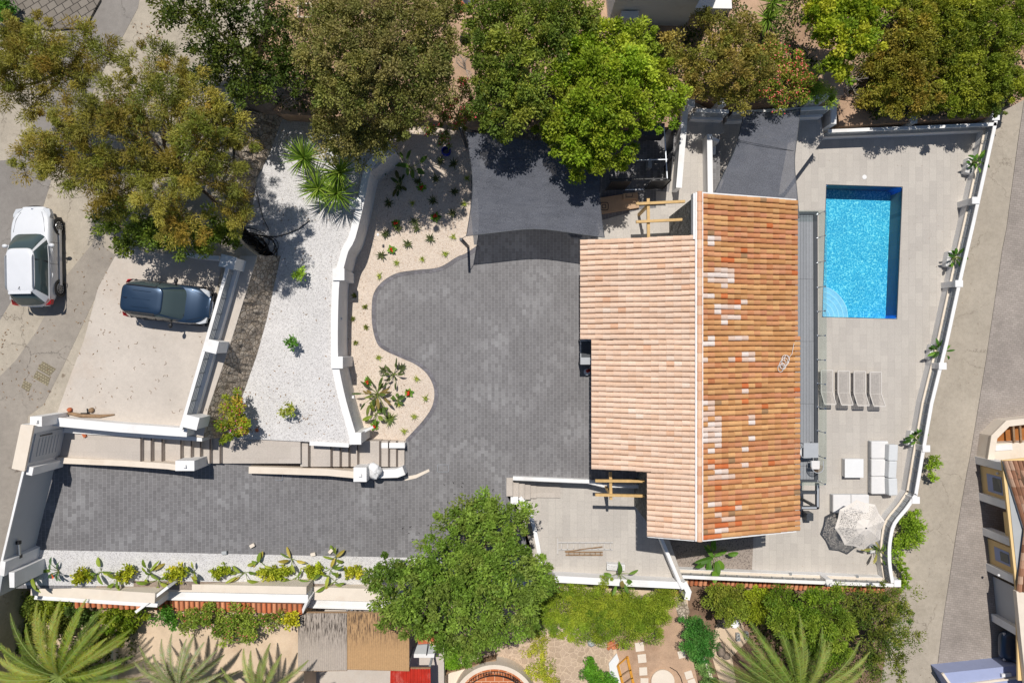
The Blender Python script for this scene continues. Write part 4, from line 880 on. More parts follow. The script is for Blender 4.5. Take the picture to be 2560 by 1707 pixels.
# steel frame beyond the balcony
fr = thing('steel_frame', 'open dark steel frame beyond the end of the balcony', 'steel frame', W(2020, 1240, TZ))
z = -.05
b = MB()
for a, e in (((2000, 1268), (2045, 1268)), ((2043, 1207), (2043, 1270)), ((1996, 1230), (2043, 1230))):
    b.beam(W(*a, z), W(*e, z), .16, .14)
b.build('beam', M['dkgrey'], fr)
b = MB()
for a, e in (((2003, 1268), (2040, 1268)), ((2043, 1210), (2043, 1266))): b.beam(Vector(W(*a, z)) + Vector((0, 0, .075)), Vector(W(*e, z)) + Vector((0, 0, .075)), .08, .02)
b.build('cover_strip', M['greypaint'], fr)
for a in ((2043, 1268), (2002, 1268)): p = W(*a, z); b = MB(); b.box((p[0], p[1], (z + TZ) / 2), (.12, .12, z - TZ)); b.build('post', M['dkgrey'], fr)
b = MB(); p = W(2013, 1285, TZ); b.box((p[0], p[1] , TZ + .3), (.36, .4, .6)); tag(b.build('storage_box', M['dkgrey'], bevel=.01), 'dark grey box standing against the house below the steel frame', 'box')
# timber pergolas
def pergola(label, beams, posts, z):
    r = thing('timber_pergola', label, 'pergola', W(*beams[0][0], 0), group='unfinished timber pergolas')
    for k, (a, c) in enumerate(beams):
        b = MB(); dz = .13 if k else 0; b.beam(W(*a, z + dz), W(*c, z + dz), .13 if k == 0 else .12, .14); b.build('beam' if k == 0 else 'rafter', M['wood'], r)
    for px, py, zb in posts:
        p = W(px, py, z); b = MB(); b.box((p[0], p[1], (z + zb) / 2 - .07), (.12, .12, z - zb - .14)); b.build('post', M['wood'], r)
    return r
pergola('raw timber pergola beam and rafters above the top porch', [((1620, 497), (1621, 600)), ((1590, 510), (1712, 504)), ((1590, 555), (1712, 549))], [(1621, 513, 0)], 2.45)
pergola('raw timber pergola beam and rafters above the lower patio', [((1526, 1180), (1527, 1248)), ((1488, 1201), (1611, 1202)), ((1488, 1236), (1611, 1239))], [(1527, 1236, -.9)], 2.05)
# ---------------- shade sails ----------------
def sail(name, label, cs, zs, sag, group='charcoal shade sails', nx=16, belly=.12):
    C = [Vector(W(x, y, z)) for (x, y), z in zip(cs, zs)]; r = thing(name, label, 'shade sail', C[0], group=group)
    ctr = sum(C, Vector()) / 4; vs = []
    # edges bow toward the centre by sag[i] metres: edge i joins corner i and i+1
    def edge(i, t):
        a, c = C[i], C[(i + 1) % 4]; p = a.lerp(c, t); return p + (ctr - p).normalized() * sag[i] * 4 * t * (1 - t)
    for j in range(nx + 1):
        v = j / nx
        for i in range(nx + 1):
            u = i / nx; B = edge(0, u); T = edge(2, 1 - u); Lf = edge(3, 1 - v); Rt = edge(1, v)
            p = B * (1 - v) + T * v + Lf * (1 - u) + Rt * u - (C[0] * ((1 - u) * (1 - v)) + C[1] * (u * (1 - v)) + C[2] * (u * v) + C[3] * ((1 - u) * v))
            vs.append(p - Vector((0, 0, belly * 16 * u * (1 - u) * v * (1 - v))))
    fs = [(j * (nx + 1) + i, j * (nx + 1) + i + 1, (j + 1) * (nx + 1) + i + 1, (j + 1) * (nx + 1) + i) for j in range(nx) for i in range(nx)]
    MB().add(vs, fs).build('cloth', M['net'], r, smooth=True)
    b = MB()
    for i in range(4): b.tube([edge(i, k / 12) for k in range(13)], .018, 5, False)
    b.build('hem', M['dkgrey'], r)
    return r, C
sA, CA = sail('shade_sail', 'large charcoal shade sail over the forecourt under the bright tree', [(1166, 590), (1511, 594), (1522, 340), (1164, 330)], [2.45, 2.5, 2.75, 2.6], [.35, .3, .3, .3])
def mast(label, top, base, zt, zb, sailpt=None):
    r = thing('sail_post', label, 'post', W(*base, zb), group='anthracite posts holding the shade sails'); t0 = W(*top, zt); b0 = W(*base, zb)
    b = MB(); b.beam(b0, t0, .12, .12); b.build('shaft', M['dkgrey'], r)
    b = MB(); b.box((b0[0], b0[1], zb + .01), (.32, .32, .02)); b.build('base_plate', M['dkgrey'], r)
    if sailpt is not None: b = MB(); b.tube([t0, sailpt], .014, 5); b.build('wire', M['steel'], r)
mast('anthracite sail post in the beige bed by the forecourt curve', (1152, 598), (1171, 618), 2.8, 0, CA[0])
mast('anthracite sail post at the shaded top of the beige bed', (1151, 322), (1167, 368), 3.0, 0, CA[3])
sB, CB = sail('shade_sail', 'narrow charcoal shade sail stretched from the house to the garden wall', [(1782, 492), (1998, 545), (2001, 272), (1862, 278)], [2.5, 2.4, .9, .9], [.2, .25, .15, .2], belly=.08)
mast('dark sail post on base plates left of the narrow shade sail', (1853, 259), (1816, 300), 1.7, -.85, CB[3])
mast('dark sail post at the right head of the narrow shade sail', (2013, 256), (1984, 282), 1.5, -.85, CB[2])
b = MB(); b.tube([Vector(W(1845, 351, 1.55)), Vector(W(1984, 378, 1.5))], .015, 5); b.build('seam_wire', M['dkgrey'], sB)
# ---------------- cars ----------------
def sgnp(v, e): return math.copysign(abs(v) ** e, v)
def ring(x0, x1, hw, n=40, e=5.0, taper=0.0):
    cx, a = (x0 + x1) / 2, (x1 - x0) / 2; out = []
    for k in range(n):
        t = 2 * math.pi * k / n; x = cx + a * sgnp(math.cos(t), 2 / e); y = hw * sgnp(math.sin(t), 2 / e)
        out.append((x, y * (1 - taper * (x - cx) / a)))
    return out
def interp(tab, x):
    if x <= tab[0][0]: return tab[0][1]
    for (a, b), (c, d) in zip(tab, tab[1:]):
        if x <= c: return b + (d - b) * (x - a) / (c - a)
    return tab[-1][1]
def car(label, loc, rz, L, Wd, zt, belt, roof, wsh, pm, style):
    c = thing('parked_car', label, 'car', loc, rz)
    H = L / 2; b = MB(); st = [-H + L * (.5 - .5 * math.cos(math.pi * k / 26)) for k in range(27)]
    rows = []
    for x in st:
        u = abs(x / H); w = max(Wd / 2 * max(0.0, 1 - u ** 5.5) ** (1 / 2.6), .58 * Wd / 2)
        z = interp(zt, x); lo = .24 if u < .93 else .34
        sec = [(w * .90, lo), (w * .99, .42), (w, .62), (w * .985, min(.80, z - .08)), (w * .94, z - .03), (w * .86, z), (w * .5, z + .025), (0, z + .035)]
        sec = sec + [(-y, q) for y, q in sec[-2::-1]]
        rows.append([(x * (1 - .0 * q), y, q) for y, q in sec])
    m = len(rows[0]); vs = [p for r in rows for p in r]
    fs = [(i * m + k, i * m + k + 1, (i + 1) * m + k + 1, (i + 1) * m + k) for i in range(len(rows) - 1) for k in range(m - 1)]
    fs += [(i * m + m - 1, i * m, (i + 1) * m, (i + 1) * m + m - 1) for i in range(len(rows) - 1)]
    fs += [tuple(range(m)), tuple((len(rows) - 1) * m + k for k in range(m))]
    b.add(vs, fs); b.build('body', pm, c, smooth=True, local=True, sub=1)
    (bx0, bx1, bw, bz), (rx0, rx1, rw, rzz) = belt, roof; N = 56
    lo = ring(bx0, bx1, bw, N, 4.5); hi = ring(rx0, rx1, rw, N, 5.5)
    b = MB(); mid = [((p[0] * .5 + q[0] * .5), (p[1] * .5 + q[1] * .5) * 1.03, (bz + rzz) / 2 + .02) for p, q in zip(lo, hi)]
    vs = [(x, y, bz - .03) for x, y in lo] + mid + [(x, y, rzz) for x, y in hi]
    b.add(vs, [(r * N + k, r * N + (k + 1) % N, (r + 1) * N + (k + 1) % N, (r + 1) * N + k) for r in range(2) for k in range(N)] + [tuple(range(2 * N, 3 * N))]); b.build('windows', M['carglass'], c, smooth=True, local=True)
    b = MB(); vs = []
    cx = (rx0 + rx1) / 2
    R_ = [(1.0, rzz - .035), (1.012, rzz + .005), (.95, rzz + .03), (.75, rzz + .05), (.4, rzz + .065)]
    for s, z in R_: vs += [(cx + (x - cx) * s, y * (s if s < 1 else 1.02), z) for x, y in hi]
    b.add(vs + [(cx, 0, rzz + .07)], [(r * N + k, r * N + (k + 1) % N, (r + 1) * N + (k + 1) % N, (r + 1) * N + k) for r in range(4) for k in range(N)] + [(4 * N + k, 4 * N + (k + 1) % N, 5 * N) for k in range(N)]); b.build('roof', pm, c, smooth=True, local=True)
    # pillars
    for name, idx in (('front_pillar', (6, 8)), ('rear_pillar', (19, 23)), ('front_pillar', (48, 50)), ('rear_pillar', (33, 37))):
        b = MB(); vs = []
        ks = range(idx[0], idx[1] + 1)
        for L3, s, z in ((lo, 1.012, bz - .03), (mid, 1.012, None), (hi, 1.02, rzz)):
            for k in ks:
                p = L3[k]; vs.append((p[0] * 1.004, p[1] * s, p[2] if z is None else z))
        n = len(ks); b.add(vs, [(r * n + k, r * n + k + 1, (r + 1) * n + k + 1, (r + 1) * n + k) for r in range(2) for k in range(n - 1)]); b.build(name, pm, c, smooth=True, local=True)
    for s in (1, -1):
        b = MB(); 
        for r, z in ((.0, 0),):
            b.beam((-.28, s * (bw + .008), bz), (-.22, s * (rw + .012), rzz - .02), .05, .02)
        b.build('door_post', M['black_trim'], c, local=True)
        b = MB(); b.tube([(bx0 + .25, s * (bw * .985 + .012), bz + .01), (-.2, s * (bw + .016), bz + .012), (bx1 - .55, s * (bw * .96 + .01), bz + .008)], .014, 6); b.build('window_trim', M['black_trim'] if style == 'suv' else pm, c, local=True)
        b = MB(); b.tube([(rx0 + .18, s * (rw - .035), rzz + .045), (rx0 + .3, s * (rw - .03), rzz + .085), (rx1 - .4, s * (rw - .03), rzz + .085), (rx1 - .28, s * (rw - .035), rzz + .045)], .02, 6); b.build('roof_rail', M['black_trim'] if style == 'suv' else M['alu'], c, local=True)
        # mirror
        xm = bx1 - .55; b = MB(); b.blob((xm, s * (Wd / 2 + .12), bz + .04), (.09, .13, .075), 10, 6, .0); b.beam((xm, s * (Wd / 2 - .08), bz), (xm, s * (Wd / 2 + .05), bz + .02), .06, .04); b.build('wing_mirror', pm if style != 'suv' else M['black_trim'], c, smooth=True, local=True)
        for xd in (.35, -.75): b = MB(); b.tube([(xd, s * (Wd / 2 + .012), .86), (xd - .1, s * (Wd / 2 + .03), .87), (xd - .2, s * (Wd / 2 + .012), .86)], .018, 6); b.build('door_handle', pm, c, smooth=True, local=True)
        for xd in (.62, -.32):
            b = MB(); b.beam((xd, s * (Wd / 2 + .002), .34), (xd - .04, s * (Wd / 2 - .012), bz - .06), .012, .008); b.build('door_gap', M['black_trim'], c, local=True)
        b = MB(); b.beam((H - .95, s * (Wd / 2 - .01), .3), (-H + .95, s * (Wd / 2 - .01), .3), .05, .16); b.build('sill', M['black_trim'] if style == 'suv' else pm, c, local=True)
        for xw in (H - .82, -H + .80):
            w = bpy.data.objects.new('wheel', None); col.objects.link(w); w.parent = c; w.location = (xw, s * (Wd / 2 - .14), .33)
            def disc(prof, n, m_, nm, par):
                b = MB(); vs = []
                for r, y in prof:
                    for k in range(n): t = 2 * math.pi * k / n; vs.append((r * math.cos(t), s * y, r * math.sin(t)))
                b.add(vs, [(i * n + k, i * n + (k + 1) % n, (i + 1) * n + (k + 1) % n, (i + 1) * n + k) for i in range(len(prof) - 1) for k in range(n)]); return b.build(nm, m_, par, smooth=True, local=True)
            disc([(.01, -.1), (.32, -.1), (.33, -.05), (.33, .08), (.30, .125), (.225, .13), (.215, .10)], 28, M['rubber'], 'tyre', w)
            disc([(.39, .075), (.385, .092), (.30, .094)], 28, M['black_trim'], 'wheel_arch', c).location = (xw, s * (Wd / 2 - .08), .34)
            b = MB(); vs = []; 
            disc([(.225, .11), (.20, .085), (.05, .09), (.0, .1)], 24, M['black_trim'], 'wheel_hub', w)
            b = MB()
            for k in range(10):
                t = 2 * math.pi * k / 10; b.beam((.04 * math.cos(t), s * .118, .04 * math.sin(t)), (.215 * math.cos(t), s * .125, .215 * math.sin(t)), .035, .02)
            b.tube([(.218 * math.cos(2 * math.pi * q / 20), s * .125, .218 * math.sin(2 * math.pi * q / 20)) for q in range(21)], .012, 5, False); b.build('rim', M['rim'], w, local=True)
        zf = interp(zt, H - .25)
        b = MB(); b.prism([(H - .06, s * .40, zf - .09), (H - .10, s * (Wd / 2 - .16), zf - .05), (H - .34, s * (Wd / 2 - .075), zf + .0), (H - .50, s * (Wd / 2 - .10), zf + .035), (H - .22, s * .55, zf + .012)], zf - .22); b.build('headlight', M['lamp'], c, local=True, bevel=.01)
        zr_ = bz
        b = MB(); b.prism([(-H + .03, s * .62, zr_ - .05), (-H + .14, s * (Wd / 2 - .11), zr_ - .01), (-H + .30, s * (Wd / 2 - .02), zr_ - .08), (-H + .08, s * (Wd / 2 - .06), zr_ - .08)], zr_ - .28); b.build('tail_light', M['redlamp'], c, local=True, bevel=.01)
    b = MB(); b.box((H - .02, 0, .5), (.05, .52, .11)); b.build('number_plate', M['plate'], c, local=True)
    b = MB(); b.box((-H + .0, 0, .62), (.05, .52, .11)); b.build('number_plate', M['plate'], c, local=True)
    b = MB(); b.tube([(H - .06, -.45, .60), (H + .01, -.2, .61), (H + .02, 0, .615), (H + .01, .2, .61), (H - .06, .45, .60)], .045, 6); b.build('grille', M['chrome'] if style == 'suv' else M['black_trim'], c, smooth=True, local=True)
    for s in (.1, -.5):
        b = MB(); b.tube([(bx1 - .06, s, bz - .0), (bx1 - .22, s + .5, bz + .06)], .012, 5); b.build('wiper', M['black_trim'], c, local=True)
    b = MB(); b.tube([(rx0 + .28, -.0, rzz + .06), (rx0 + .16, 0, rzz + .13)], .012, 5); b.build('aerial', M['black_trim'], c, local=True)
    b = MB(); b.blob((H - .12, 0, interp(zt, H - .12) + .04), (.035, .05, .012), 8, 5, .3, 2); b.build('badge', M['chrome'], c, local=True)
    for s in (1, -1): b = MB(); b.tube([(H - .25, s * .45, interp(zt, H - .25) + .03), (H - .6, s * .60, interp(zt, H - .6) + .022), (bx1 + .05, s * .68, interp(zt, bx1) + .012)], .006, 4); b.build('bonnet_gap', M['black_trim'], c, local=True)
    b = MB()
    if style == 'suv':
        for s in (-.35, 0, .35): b.tube([(rx0 + .5, s, rzz + .062), (rx1 - .5, s, rzz + .062)], .012, 4)
        b.build('roof_rib', pm, c, local=True)
        b = MB(); b.tube([(-H + .25, Wd / 2 - .02, .5), (-H + .05, .5, .5), (-H, 0, .5), (-H + .05, -.5, .5), (-H + .25, -Wd / 2 + .02, .5)], .07, 6); b.build('rear_bumper', M['black_trim'], c, smooth=True, local=True); b = MB(); b.tube([(H - .25, Wd / 2 - .02, .4), (H - .05, .5, .4), (H + .02, 0, .4), (H - .05, -.5, .4), (H - .25, -Wd / 2 + .02, .4)], .07, 6); b.build('front_bumper', M['black_trim'], c, smooth=True, local=True)
    else:
        b.beam((rx0 + .02, -rw + .12, rzz + .05), (rx0 + .02, rw - .12, rzz + .05), .10, .03); b.build('spoiler', pm, c, local=True)
    return c
car('white family car parked on the street with its bonnet up the slope', (-20.86, 3.70, 3.508), R(91), 4.35, 1.78,
    [(-2.2, .80), (-2.1, .98), (-1.2, 1.0), (.9, .98), (1.35, .95), (1.8, .85), (2.12, .70)], (-2.14, .98, .84, 1.0), (-1.66, .24, .60, 1.56), None, M['carwhite'], 'mpv')
car('dark blue crossover car on the pale parking pad', (-14.98, 1.70, 3.514), R(-7), 3.7, 1.70,
    [(-1.83, .84), (-1.73, 1.0), (-1.0, 1.02), (.65, 1.0), (1.05, .98), (1.45, .90), (1.78, .76)], (-1.80, .93, .80, 1.02), (-1.62, .14, .60, 1.52), None, M['carblue'], 'suv')
# ---------------- pool terrace furniture ----------------
def lounger():
    r = thing('sun_lounger', 'x', 'sun lounger', (0, 0, 0), group='mesh sun loungers in a row on the terrace')
    Wd, L1, L2 = .66, 1.15, .72
    def slats(b, y0, y1, z0, z1, n):
        for k in range(n):
            t = (k + .5) / n; y = y0 + (y1 - y0) * t; z = z0 + (z1 - z0) * t; b.box((0, y, z), (Wd - .12, abs(y1 - y0) / n * .80, .01))
        for k in range(5): x = -Wd / 2 + .1 + (Wd - .2) * k / 4; b.beam((x, y0, z0), (x, y1, z1), .012, .012)
    b = MB(); slats(b, 0, L1, .33, .33, 26); b.build('seat', M['loungemesh'], r, local=True)
    b = MB()
    for s in (-1, 1): b.box((s * (Wd / 2 - .03), L1 / 2, .33), (.05, L1, .04))
    b.box((0, L1, .33), (Wd - .06, .05, .04)); b.box((0, 0, .315), (Wd - .1, .035, .03)); b.build('seat_frame', M['loungeframe'], r, local=True)
    z1 = .72; b = MB(); slats(b, -.02, -.60, .34, z1, 16); b.build('backrest', M['loungemesh'], r, local=True)
    b = MB()
    for s in (-1, 1): b.beam((s * (Wd / 2 - .03), -.01, .34), (s * (Wd / 2 - .03), -.60, z1), .045, .03)
    b.beam((-Wd / 2 + .03, -.61, z1 + .005), (Wd / 2 - .03, -.61, z1 + .005), .05, .035); b.build('back_frame', M['loungeframe'], r, local=True)
    for s in (-1, 1):
        for y in (.12, 1.05): b = MB(); b.box((s * (Wd / 2 - .04), y, .165), (.04, .05, .33)); b.build('leg', M['loungeframe'], r, local=True)
    b = MB(); b.beam((0, -.35, .52), (0, -.12, .32), .3, .02); b.build('back_strut', M['loungeframe'], r, local=True)
    return r
M['loungemesh'] = plain('taupe_sling', lin('c0b9b2', .85), .8, .1, 10, 70); M['loungeframe'] = plain('pale_taupe_frame', lin('d8d2cb', .85), .5, .04, 5, 40, bmp=0)
lg = lounger()
for i, (px, lab) in enumerate([(2062, 'mesh sun lounger nearest the balcony, partly behind the glass railing'), (2104, 'second mesh sun lounger counting from the balcony'), (2144, 'third mesh sun lounger counting from the balcony'), (2184, 'mesh sun lounger farthest from the balcony')]):
    o = lg if i == 0 else copy_tree(lg); p = W(px + 5, 980 + i * 1.5, TZ + .33); o.location = (p[0], p[1], TZ); o['label'] = lab
# shift: seat runs towards the top of the photo
for o in [o for o in col.objects if o.name.startswith('sun_lounger')]: pass
# sofa
def sofa(label, px0, py0, px1, py1, seats, vertical, backs):
    z = TZ; a = W(px0, py0, z + .42); c = W(px1, py1, z + .42); x0, x1 = min(a[0], c[0]), max(a[0], c[0]); y0, y1 = min(a[1], c[1]), max(a[1], c[1])
    r = thing('garden_sofa', label, 'sofa', ((x0 + x1) / 2, (y0 + y1) / 2, z))
    b = MB(); b.box(((x0 + x1) / 2, (y0 + y1) / 2, z + .17), (x1 - x0 - .04, y1 - y0 - .04, .22)); b.build('base', M['fabric_g'], r, bevel=.02)
    n = seats
    for k in range(n):
        if vertical: ya = y1 - (y1 - y0) * k / n; yb = y1 - (y1 - y0) * (k + 1) / n; q = ((x0 + x1) / 2, (ya + yb) / 2, z + .36, x1 - x0, ya - yb - .015)
        else: xa = x0 + (x1 - x0) * k / n; xb = x0 + (x1 - x0) * (k + 1) / n; q = ((xa + xb) / 2, (y0 + y1) / 2, z + .36, xb - xa - .015, y1 - y0)
        b = MB(); b.box(q[:3], (q[3], q[4], .18)); b.build('seat_cushion', M['fabric'], r, bevel=.05)
    for k, (bx0, by0, bx1, by1, rr) in enumerate(backs):
        p = W((bx0 + bx1) / 2, (by0 + by1) / 2, z + .62); s0 = abs(W(bx1, by1, z + .62)[0] - W(bx0, by0, z + .62)[0]); s1 = abs(W(bx1, by1, z + .62)[1] - W(bx0, by0, z + .62)[1])
        b = MB(); b.box((p[0], p[1], z + .60), (s0, s1 - .01, .36), rz=rr, ry=R(6)); b.build('back_cushion', M['fabric_g'], r, bevel=.05)
    for sx in (x0 + .08, x1 - .08):
        for sy in (y0 + .08, y1 - .08): b = MB(); b.box((sx, sy, z + .03), (.05, .05, .06)); b.build('leg', M['alu'], r)
    return r
sofa('long white outdoor sofa with three grey white back cushions by the lane parapet', 2178, 1102, 2221, 1235, 3, True, [(2217, 1110, 2241, 1151, R(-2)), (2217, 1151, 2238, 1194, R(-3)), (2217, 1194, 2240, 1237, R(2))])
sofa('white two seat outdoor daybed partly under the crocheted parasol', 2082, 1236, 2173, 1282, 2, False, [])
t = thing('coffee_table', 'low square bright white table in front of the long sofa', 'table', W(2133, 1171, TZ))
p = W(2135, 1170, TZ + .4); b = MB(); b.box((p[0], p[1], TZ + .22), (.94, .94, .36)); b.build('body', M['plastic'], t, bevel=.015); b = MB(); b.box((p[0], p[1], TZ + .41), (.98, .98, .02)); b.build('tabletop', M['plastic'], t)
# parasol
pu = W(2163, 1318, TZ + 2.55); px_, py_ = pu[0], pu[1]
um = thing('parasol', 'large octagonal off white crocheted parasol', 'parasol', (px_, py_, TZ), 0)
def crochet():
    m, t, p, N, L = nodes('crochet'); mp = coords(t, obj=False); v = N('ShaderNodeTexVoronoi'); v.inputs['Scale'].default_value = 24; L(mp.outputs[0], v.inputs['Vector'])
    lw = ramp(t, v.outputs['Distance'], [(.36, (0,) * 3), (.44, (1,) * 3)])
    at = N('ShaderNodeAttribute'); at.attribute_name = 'Col'; mu = N('ShaderNodeMath'); mu.operation = 'MULTIPLY'
    inv = N('ShaderNodeMath'); inv.operation = 'SUBTRACT'; inv.inputs[0].default_value = 1; L(lw.outputs[0], inv.inputs[1]); L(inv.outputs[0], mu.inputs[0]); L(at.outputs['Fac'], mu.inputs[1])
    p.inputs['Base Color'].default_value = (*lin('e9e1d8', .85), 1); p.inputs['Roughness'].default_value = .9
    tr = N('ShaderNodeBsdfTransparent'); mx = N('ShaderNodeMixShader'); L(mu.outputs[0], mx.inputs[0]); L(p.outputs[0], mx.inputs[1]); L(tr.outputs[0], mx.inputs[2]); L(mx.outputs[0], t.nodes['Material Output'].inputs[0]); return m
M['crochet'] = crochet()
b = MB(); Rr = 1.27; a0 = R(8); rings_ = [(0.001, 2.62, 0), (.18, 2.58, 0), (.42, 2.48, 0), (.45, 2.465, 1), (.75, 2.32, 1), (1.0, 2.19, 1), (1.14, 2.11, 1), (1.16, 2.10, 0), (Rr, 2.04, 0)]
for rr_, zz, op in rings_:
    for k in range(32):
        t_ = a0 + 2 * math.pi * k / 32; ph = (t_ - a0) % (math.pi / 4) - math.pi / 8; oc = math.cos(math.pi / 8) / math.cos(ph); oc = oc * (1 - .045 * (1 - abs(ph) / (math.pi / 8)) * min(1, rr_ / Rr))
        b.cur = (op,) * 3; b.add([(rr_ * oc * math.cos(t_), rr_ * oc * math.sin(t_), zz - .04 * (1 - abs(ph) / (math.pi / 8)) * rr_)], [])
b.f = [(i * 32 + k, i * 32 + (k + 1) % 32, (i + 1) * 32 + (k + 1) % 32, (i + 1) * 32 + k) for i in range(len(rings_) - 1) for k in range(32)]
can = b.build('canopy', M['crochet'], um, local=True)
b = MB(); b.tube([(0, 0, .04), (0, 0, 2.66)], .024, 10); b.build('pole', M['alu'], um, local=True)
b = MB(); b.cyl((0, 0, 0), .28, .06, 24); b.build('base', M['dkgrey'], um, local=True)
b = MB(); b.cyl((0, 0, 2.62), .03, .07, 10); b.build('finial', M['dkgrey'], um, local=True)
for k in range(8):
    t_ = a0 + math.pi / 8 * 0 + math.pi / 4 * k; b = MB(); b.tube([(.05 * math.cos(t_), .05 * math.sin(t_), 2.56), (Rr * .98 * math.cos(t_), Rr * .98 * math.sin(t_), 2.015)], .011, 5); b.build('rib', M['alu'], um, local=True)
# ladders
def ladder(label, a, c, wd, n, m, z=-.86, grp=None, foot=True):
    A = Vector(W(*a, z)); B = Vector(W(*c, z)); d = (B - A); L = d.length; d.normalize(); s = Vector((-d.y, d.x, 0)); r = thing('ladder', label, 'ladder', A, group=grp)
    for k in (-1, 1): b = MB(); b.beam(A + s * (k * wd / 2) , B + s * (k * wd / 2), .07, .03); b.build('rail', m, r)
    for k in range(n): q = A + d * (L * (k + .6) / n); b = MB(); b.beam(q - s * wd / 2, q + s * wd / 2, .035, .03); b.build('rung', m, r)
    if foot: b = MB(); b.beam(A - s * (wd / 2 + .22), A + s * (wd / 2 + .22), .07, .05); b.build('foot_bar', m, r)
M['alu2'] = plain('dull_aluminium', lin('d5d0ca', .85), .5, .06, 5, 40, metal=.2, bmp=0)
ladder('long pale aluminium ladder with a foot bar lying on the lower patio', (1394, 1364), (1532, 1364), .36, 9, M['alu2'], z=-.80)
ladder('short brownish ladder half of a folded stepladder lying on the patio', (1414, 1383), (1507, 1383), .14, 7, M['oldwood'], z=-.80, foot=False)
b = MB(); b.beam(W(1412, 1378, -.78), W(1506, 1366, -.78), .05, .04); tag(b.build('wooden_pole', M['oldwood']), 'slanting brown pole lying across the long ladder', 'pole')
# planters
def planter(label, px, py, z, rot, w=.36, l=.8, h=.4, m='plastic', group='white trough planters along the lane parapet'):
    p = W(px, py, z + h); r = thing('planter', label, 'planter', (p[0], p[1], z), rot, group=group)
    b = MB(); b.box((0, 0, h / 2), (w, l, h)); b.build('trough', M[m], r, local=True, bevel=.012)
    b = MB(); b.box((0, 0, h + .004), (w - .06, l - .06, .01)); b.build('soil', M['gravel_w'], r, local=True); return p
planters = []
for px, py, lab in ((2426, 414, 'white trough planter at the head corner of the pool terrace'), (2377, 648, 'white trough planter level with the middle of the pool'), (2334, 881, 'white trough planter level with the sun loungers'), (2282, 1097, 'white trough planter behind the long white sofa')):
    planters.append(planter(lab, px, py, TZ, R(-12)))
planter('grey planter in the curve of the parapet beside the parasol', 2184, 1373, TZ, R(8), .38, .38, .42, 'greypaint', None)
planter('white trough planter on the lower patio above the clipped hedge', 1540, 1418, -.9, R(87), .3, .9, .4, 'plastic', None)
# ---------------- shed frame, cardboard box ----------------
sh = thing('metal_enclosure', 'dark slatted metal enclosure under the bright green tree', 'enclosure', W(1600, 420, 0))
def panel(x0, y0, x1, y1, zt, nm='slat_panel', n=12, zb=.08, m='black'):
    a = Vector(W(x0, y0, 0)); c = Vector(W(x1, y1, 0)); b = MB()
    for k in range(n): z = zb + (zt - zb) * (k + .5) / n; b.beam(a + Vector((0, 0, z)), c + Vector((0, 0, z)), .03, (zt - zb) / n * .8)
    for q in (a, c): b.box((q.x, q.y, zt / 2), (.05, .05, zt))
    return b.build(nm, M[m], sh)
panel(1515, 476, 1560, 475, 1.9); panel(1612, 474, 1655, 473, 1.9); panel(1655, 473, 1660, 418, 1.9); panel(1660, 400, 1664, 330, 1.9, m='dkgrey'); panel(1480, 470, 1490, 330, 1.9)
b = MB(); b.beam(W(1558, 475, .03), W(1614, 474, .03), .05, .05); b.build('threshold', M['alu'], sh)
b = MB(); b.beam(W(1523, 449, 1.95), W(1668, 447, 1.95), .05, .05); b.build('top_bar', M['black'], sh)
b = MB(); b.beam(W(1552, 402, 1.95), W(1668, 399, 1.95), .04, .04); b.beam(W(1660, 315, 1.95), W(1668, 447, 1.95), .05, .05); b.build('cross_bar', M['alu'], sh)
b = MB(); b.prism(poly([(1590, 310), (1662, 308), (1662, 338), (1590, 338)], 1.9), 1.0); b.build('roof_box', M['tealbox'] if 'tealbox' in M else M['dkgrey'], sh)
b = MB(); b.box(W(1622, 412, .3), (.2, .45, .6)); tag(b.build('storage_bin', M['greypaint'], bevel=.02), 'small pale bin inside the dark slatted enclosure', 'bin')
cb = thing('cardboard_box', 'long flat cardboard box with a rounded square mark by the top porch', 'cardboard box', W(1545, 508, 0))
q = [(1494, 496), (1594, 480), (1598, 519), (1500, 535)]
b = MB(); b.prism(poly(q, .16), .0); b.build('carton', M['card'], cb)
b = MB(); b.prism(poly([(1558, 484), (1594, 482), (1594, 496), (1559, 498)], .3), .17); b.build('flap', M['card'], cb)
def rsq(b, cx, cy, s, z, th):
    c0 = Vector(W(cx, cy, z)); pts = []
    for k in range(33):
        t_ = 2 * math.pi * k / 32; pts.append(c0 + Vector((s * sgnp(math.cos(t_), .45), s * sgnp(math.sin(t_), .45), 0)))
    for i in range(32): b.beam(pts[i], pts[i + 1], th, .004)
b = MB(); rsq(b, 1511, 516, .19, .165, .035); rsq(b, 1510, 516, .09, .165, .03); b.build('printed_mark', M['black_trim'], cb)
b = MB()
for a, c in (((1565, 486), (1565, 493)), ((1565, 493), (1581, 492)), ((1581, 492), (1581, 485))): b.beam(W(*a, .304), W(*c, .304), .025, .004)
b.build('printed_mark', M['black_trim'], cb)
# towels / items behind the path wall
b = MB(); b.prism(poly([(1780, 366), (1790, 365), (1789, 386), (1781, 387)], .1), -.85); tag(b.build('pool_box', M['plastic'], bevel=.01), 'white box standing behind the path wall near the shade sail', 'box')
M['indigo'] = plain('indigo_towel', lin('2e1f78', .9), .8, .1, 5, 40)
b = MB(); b.prism(poly([(1780, 387), (1792, 388), (1787, 424), (1781, 424)], -.1), -.85); tag(b.build('towel_stack', M['indigo'], bevel=.02), 'dark indigo cover lying behind the path wall below the white box', 'cover')
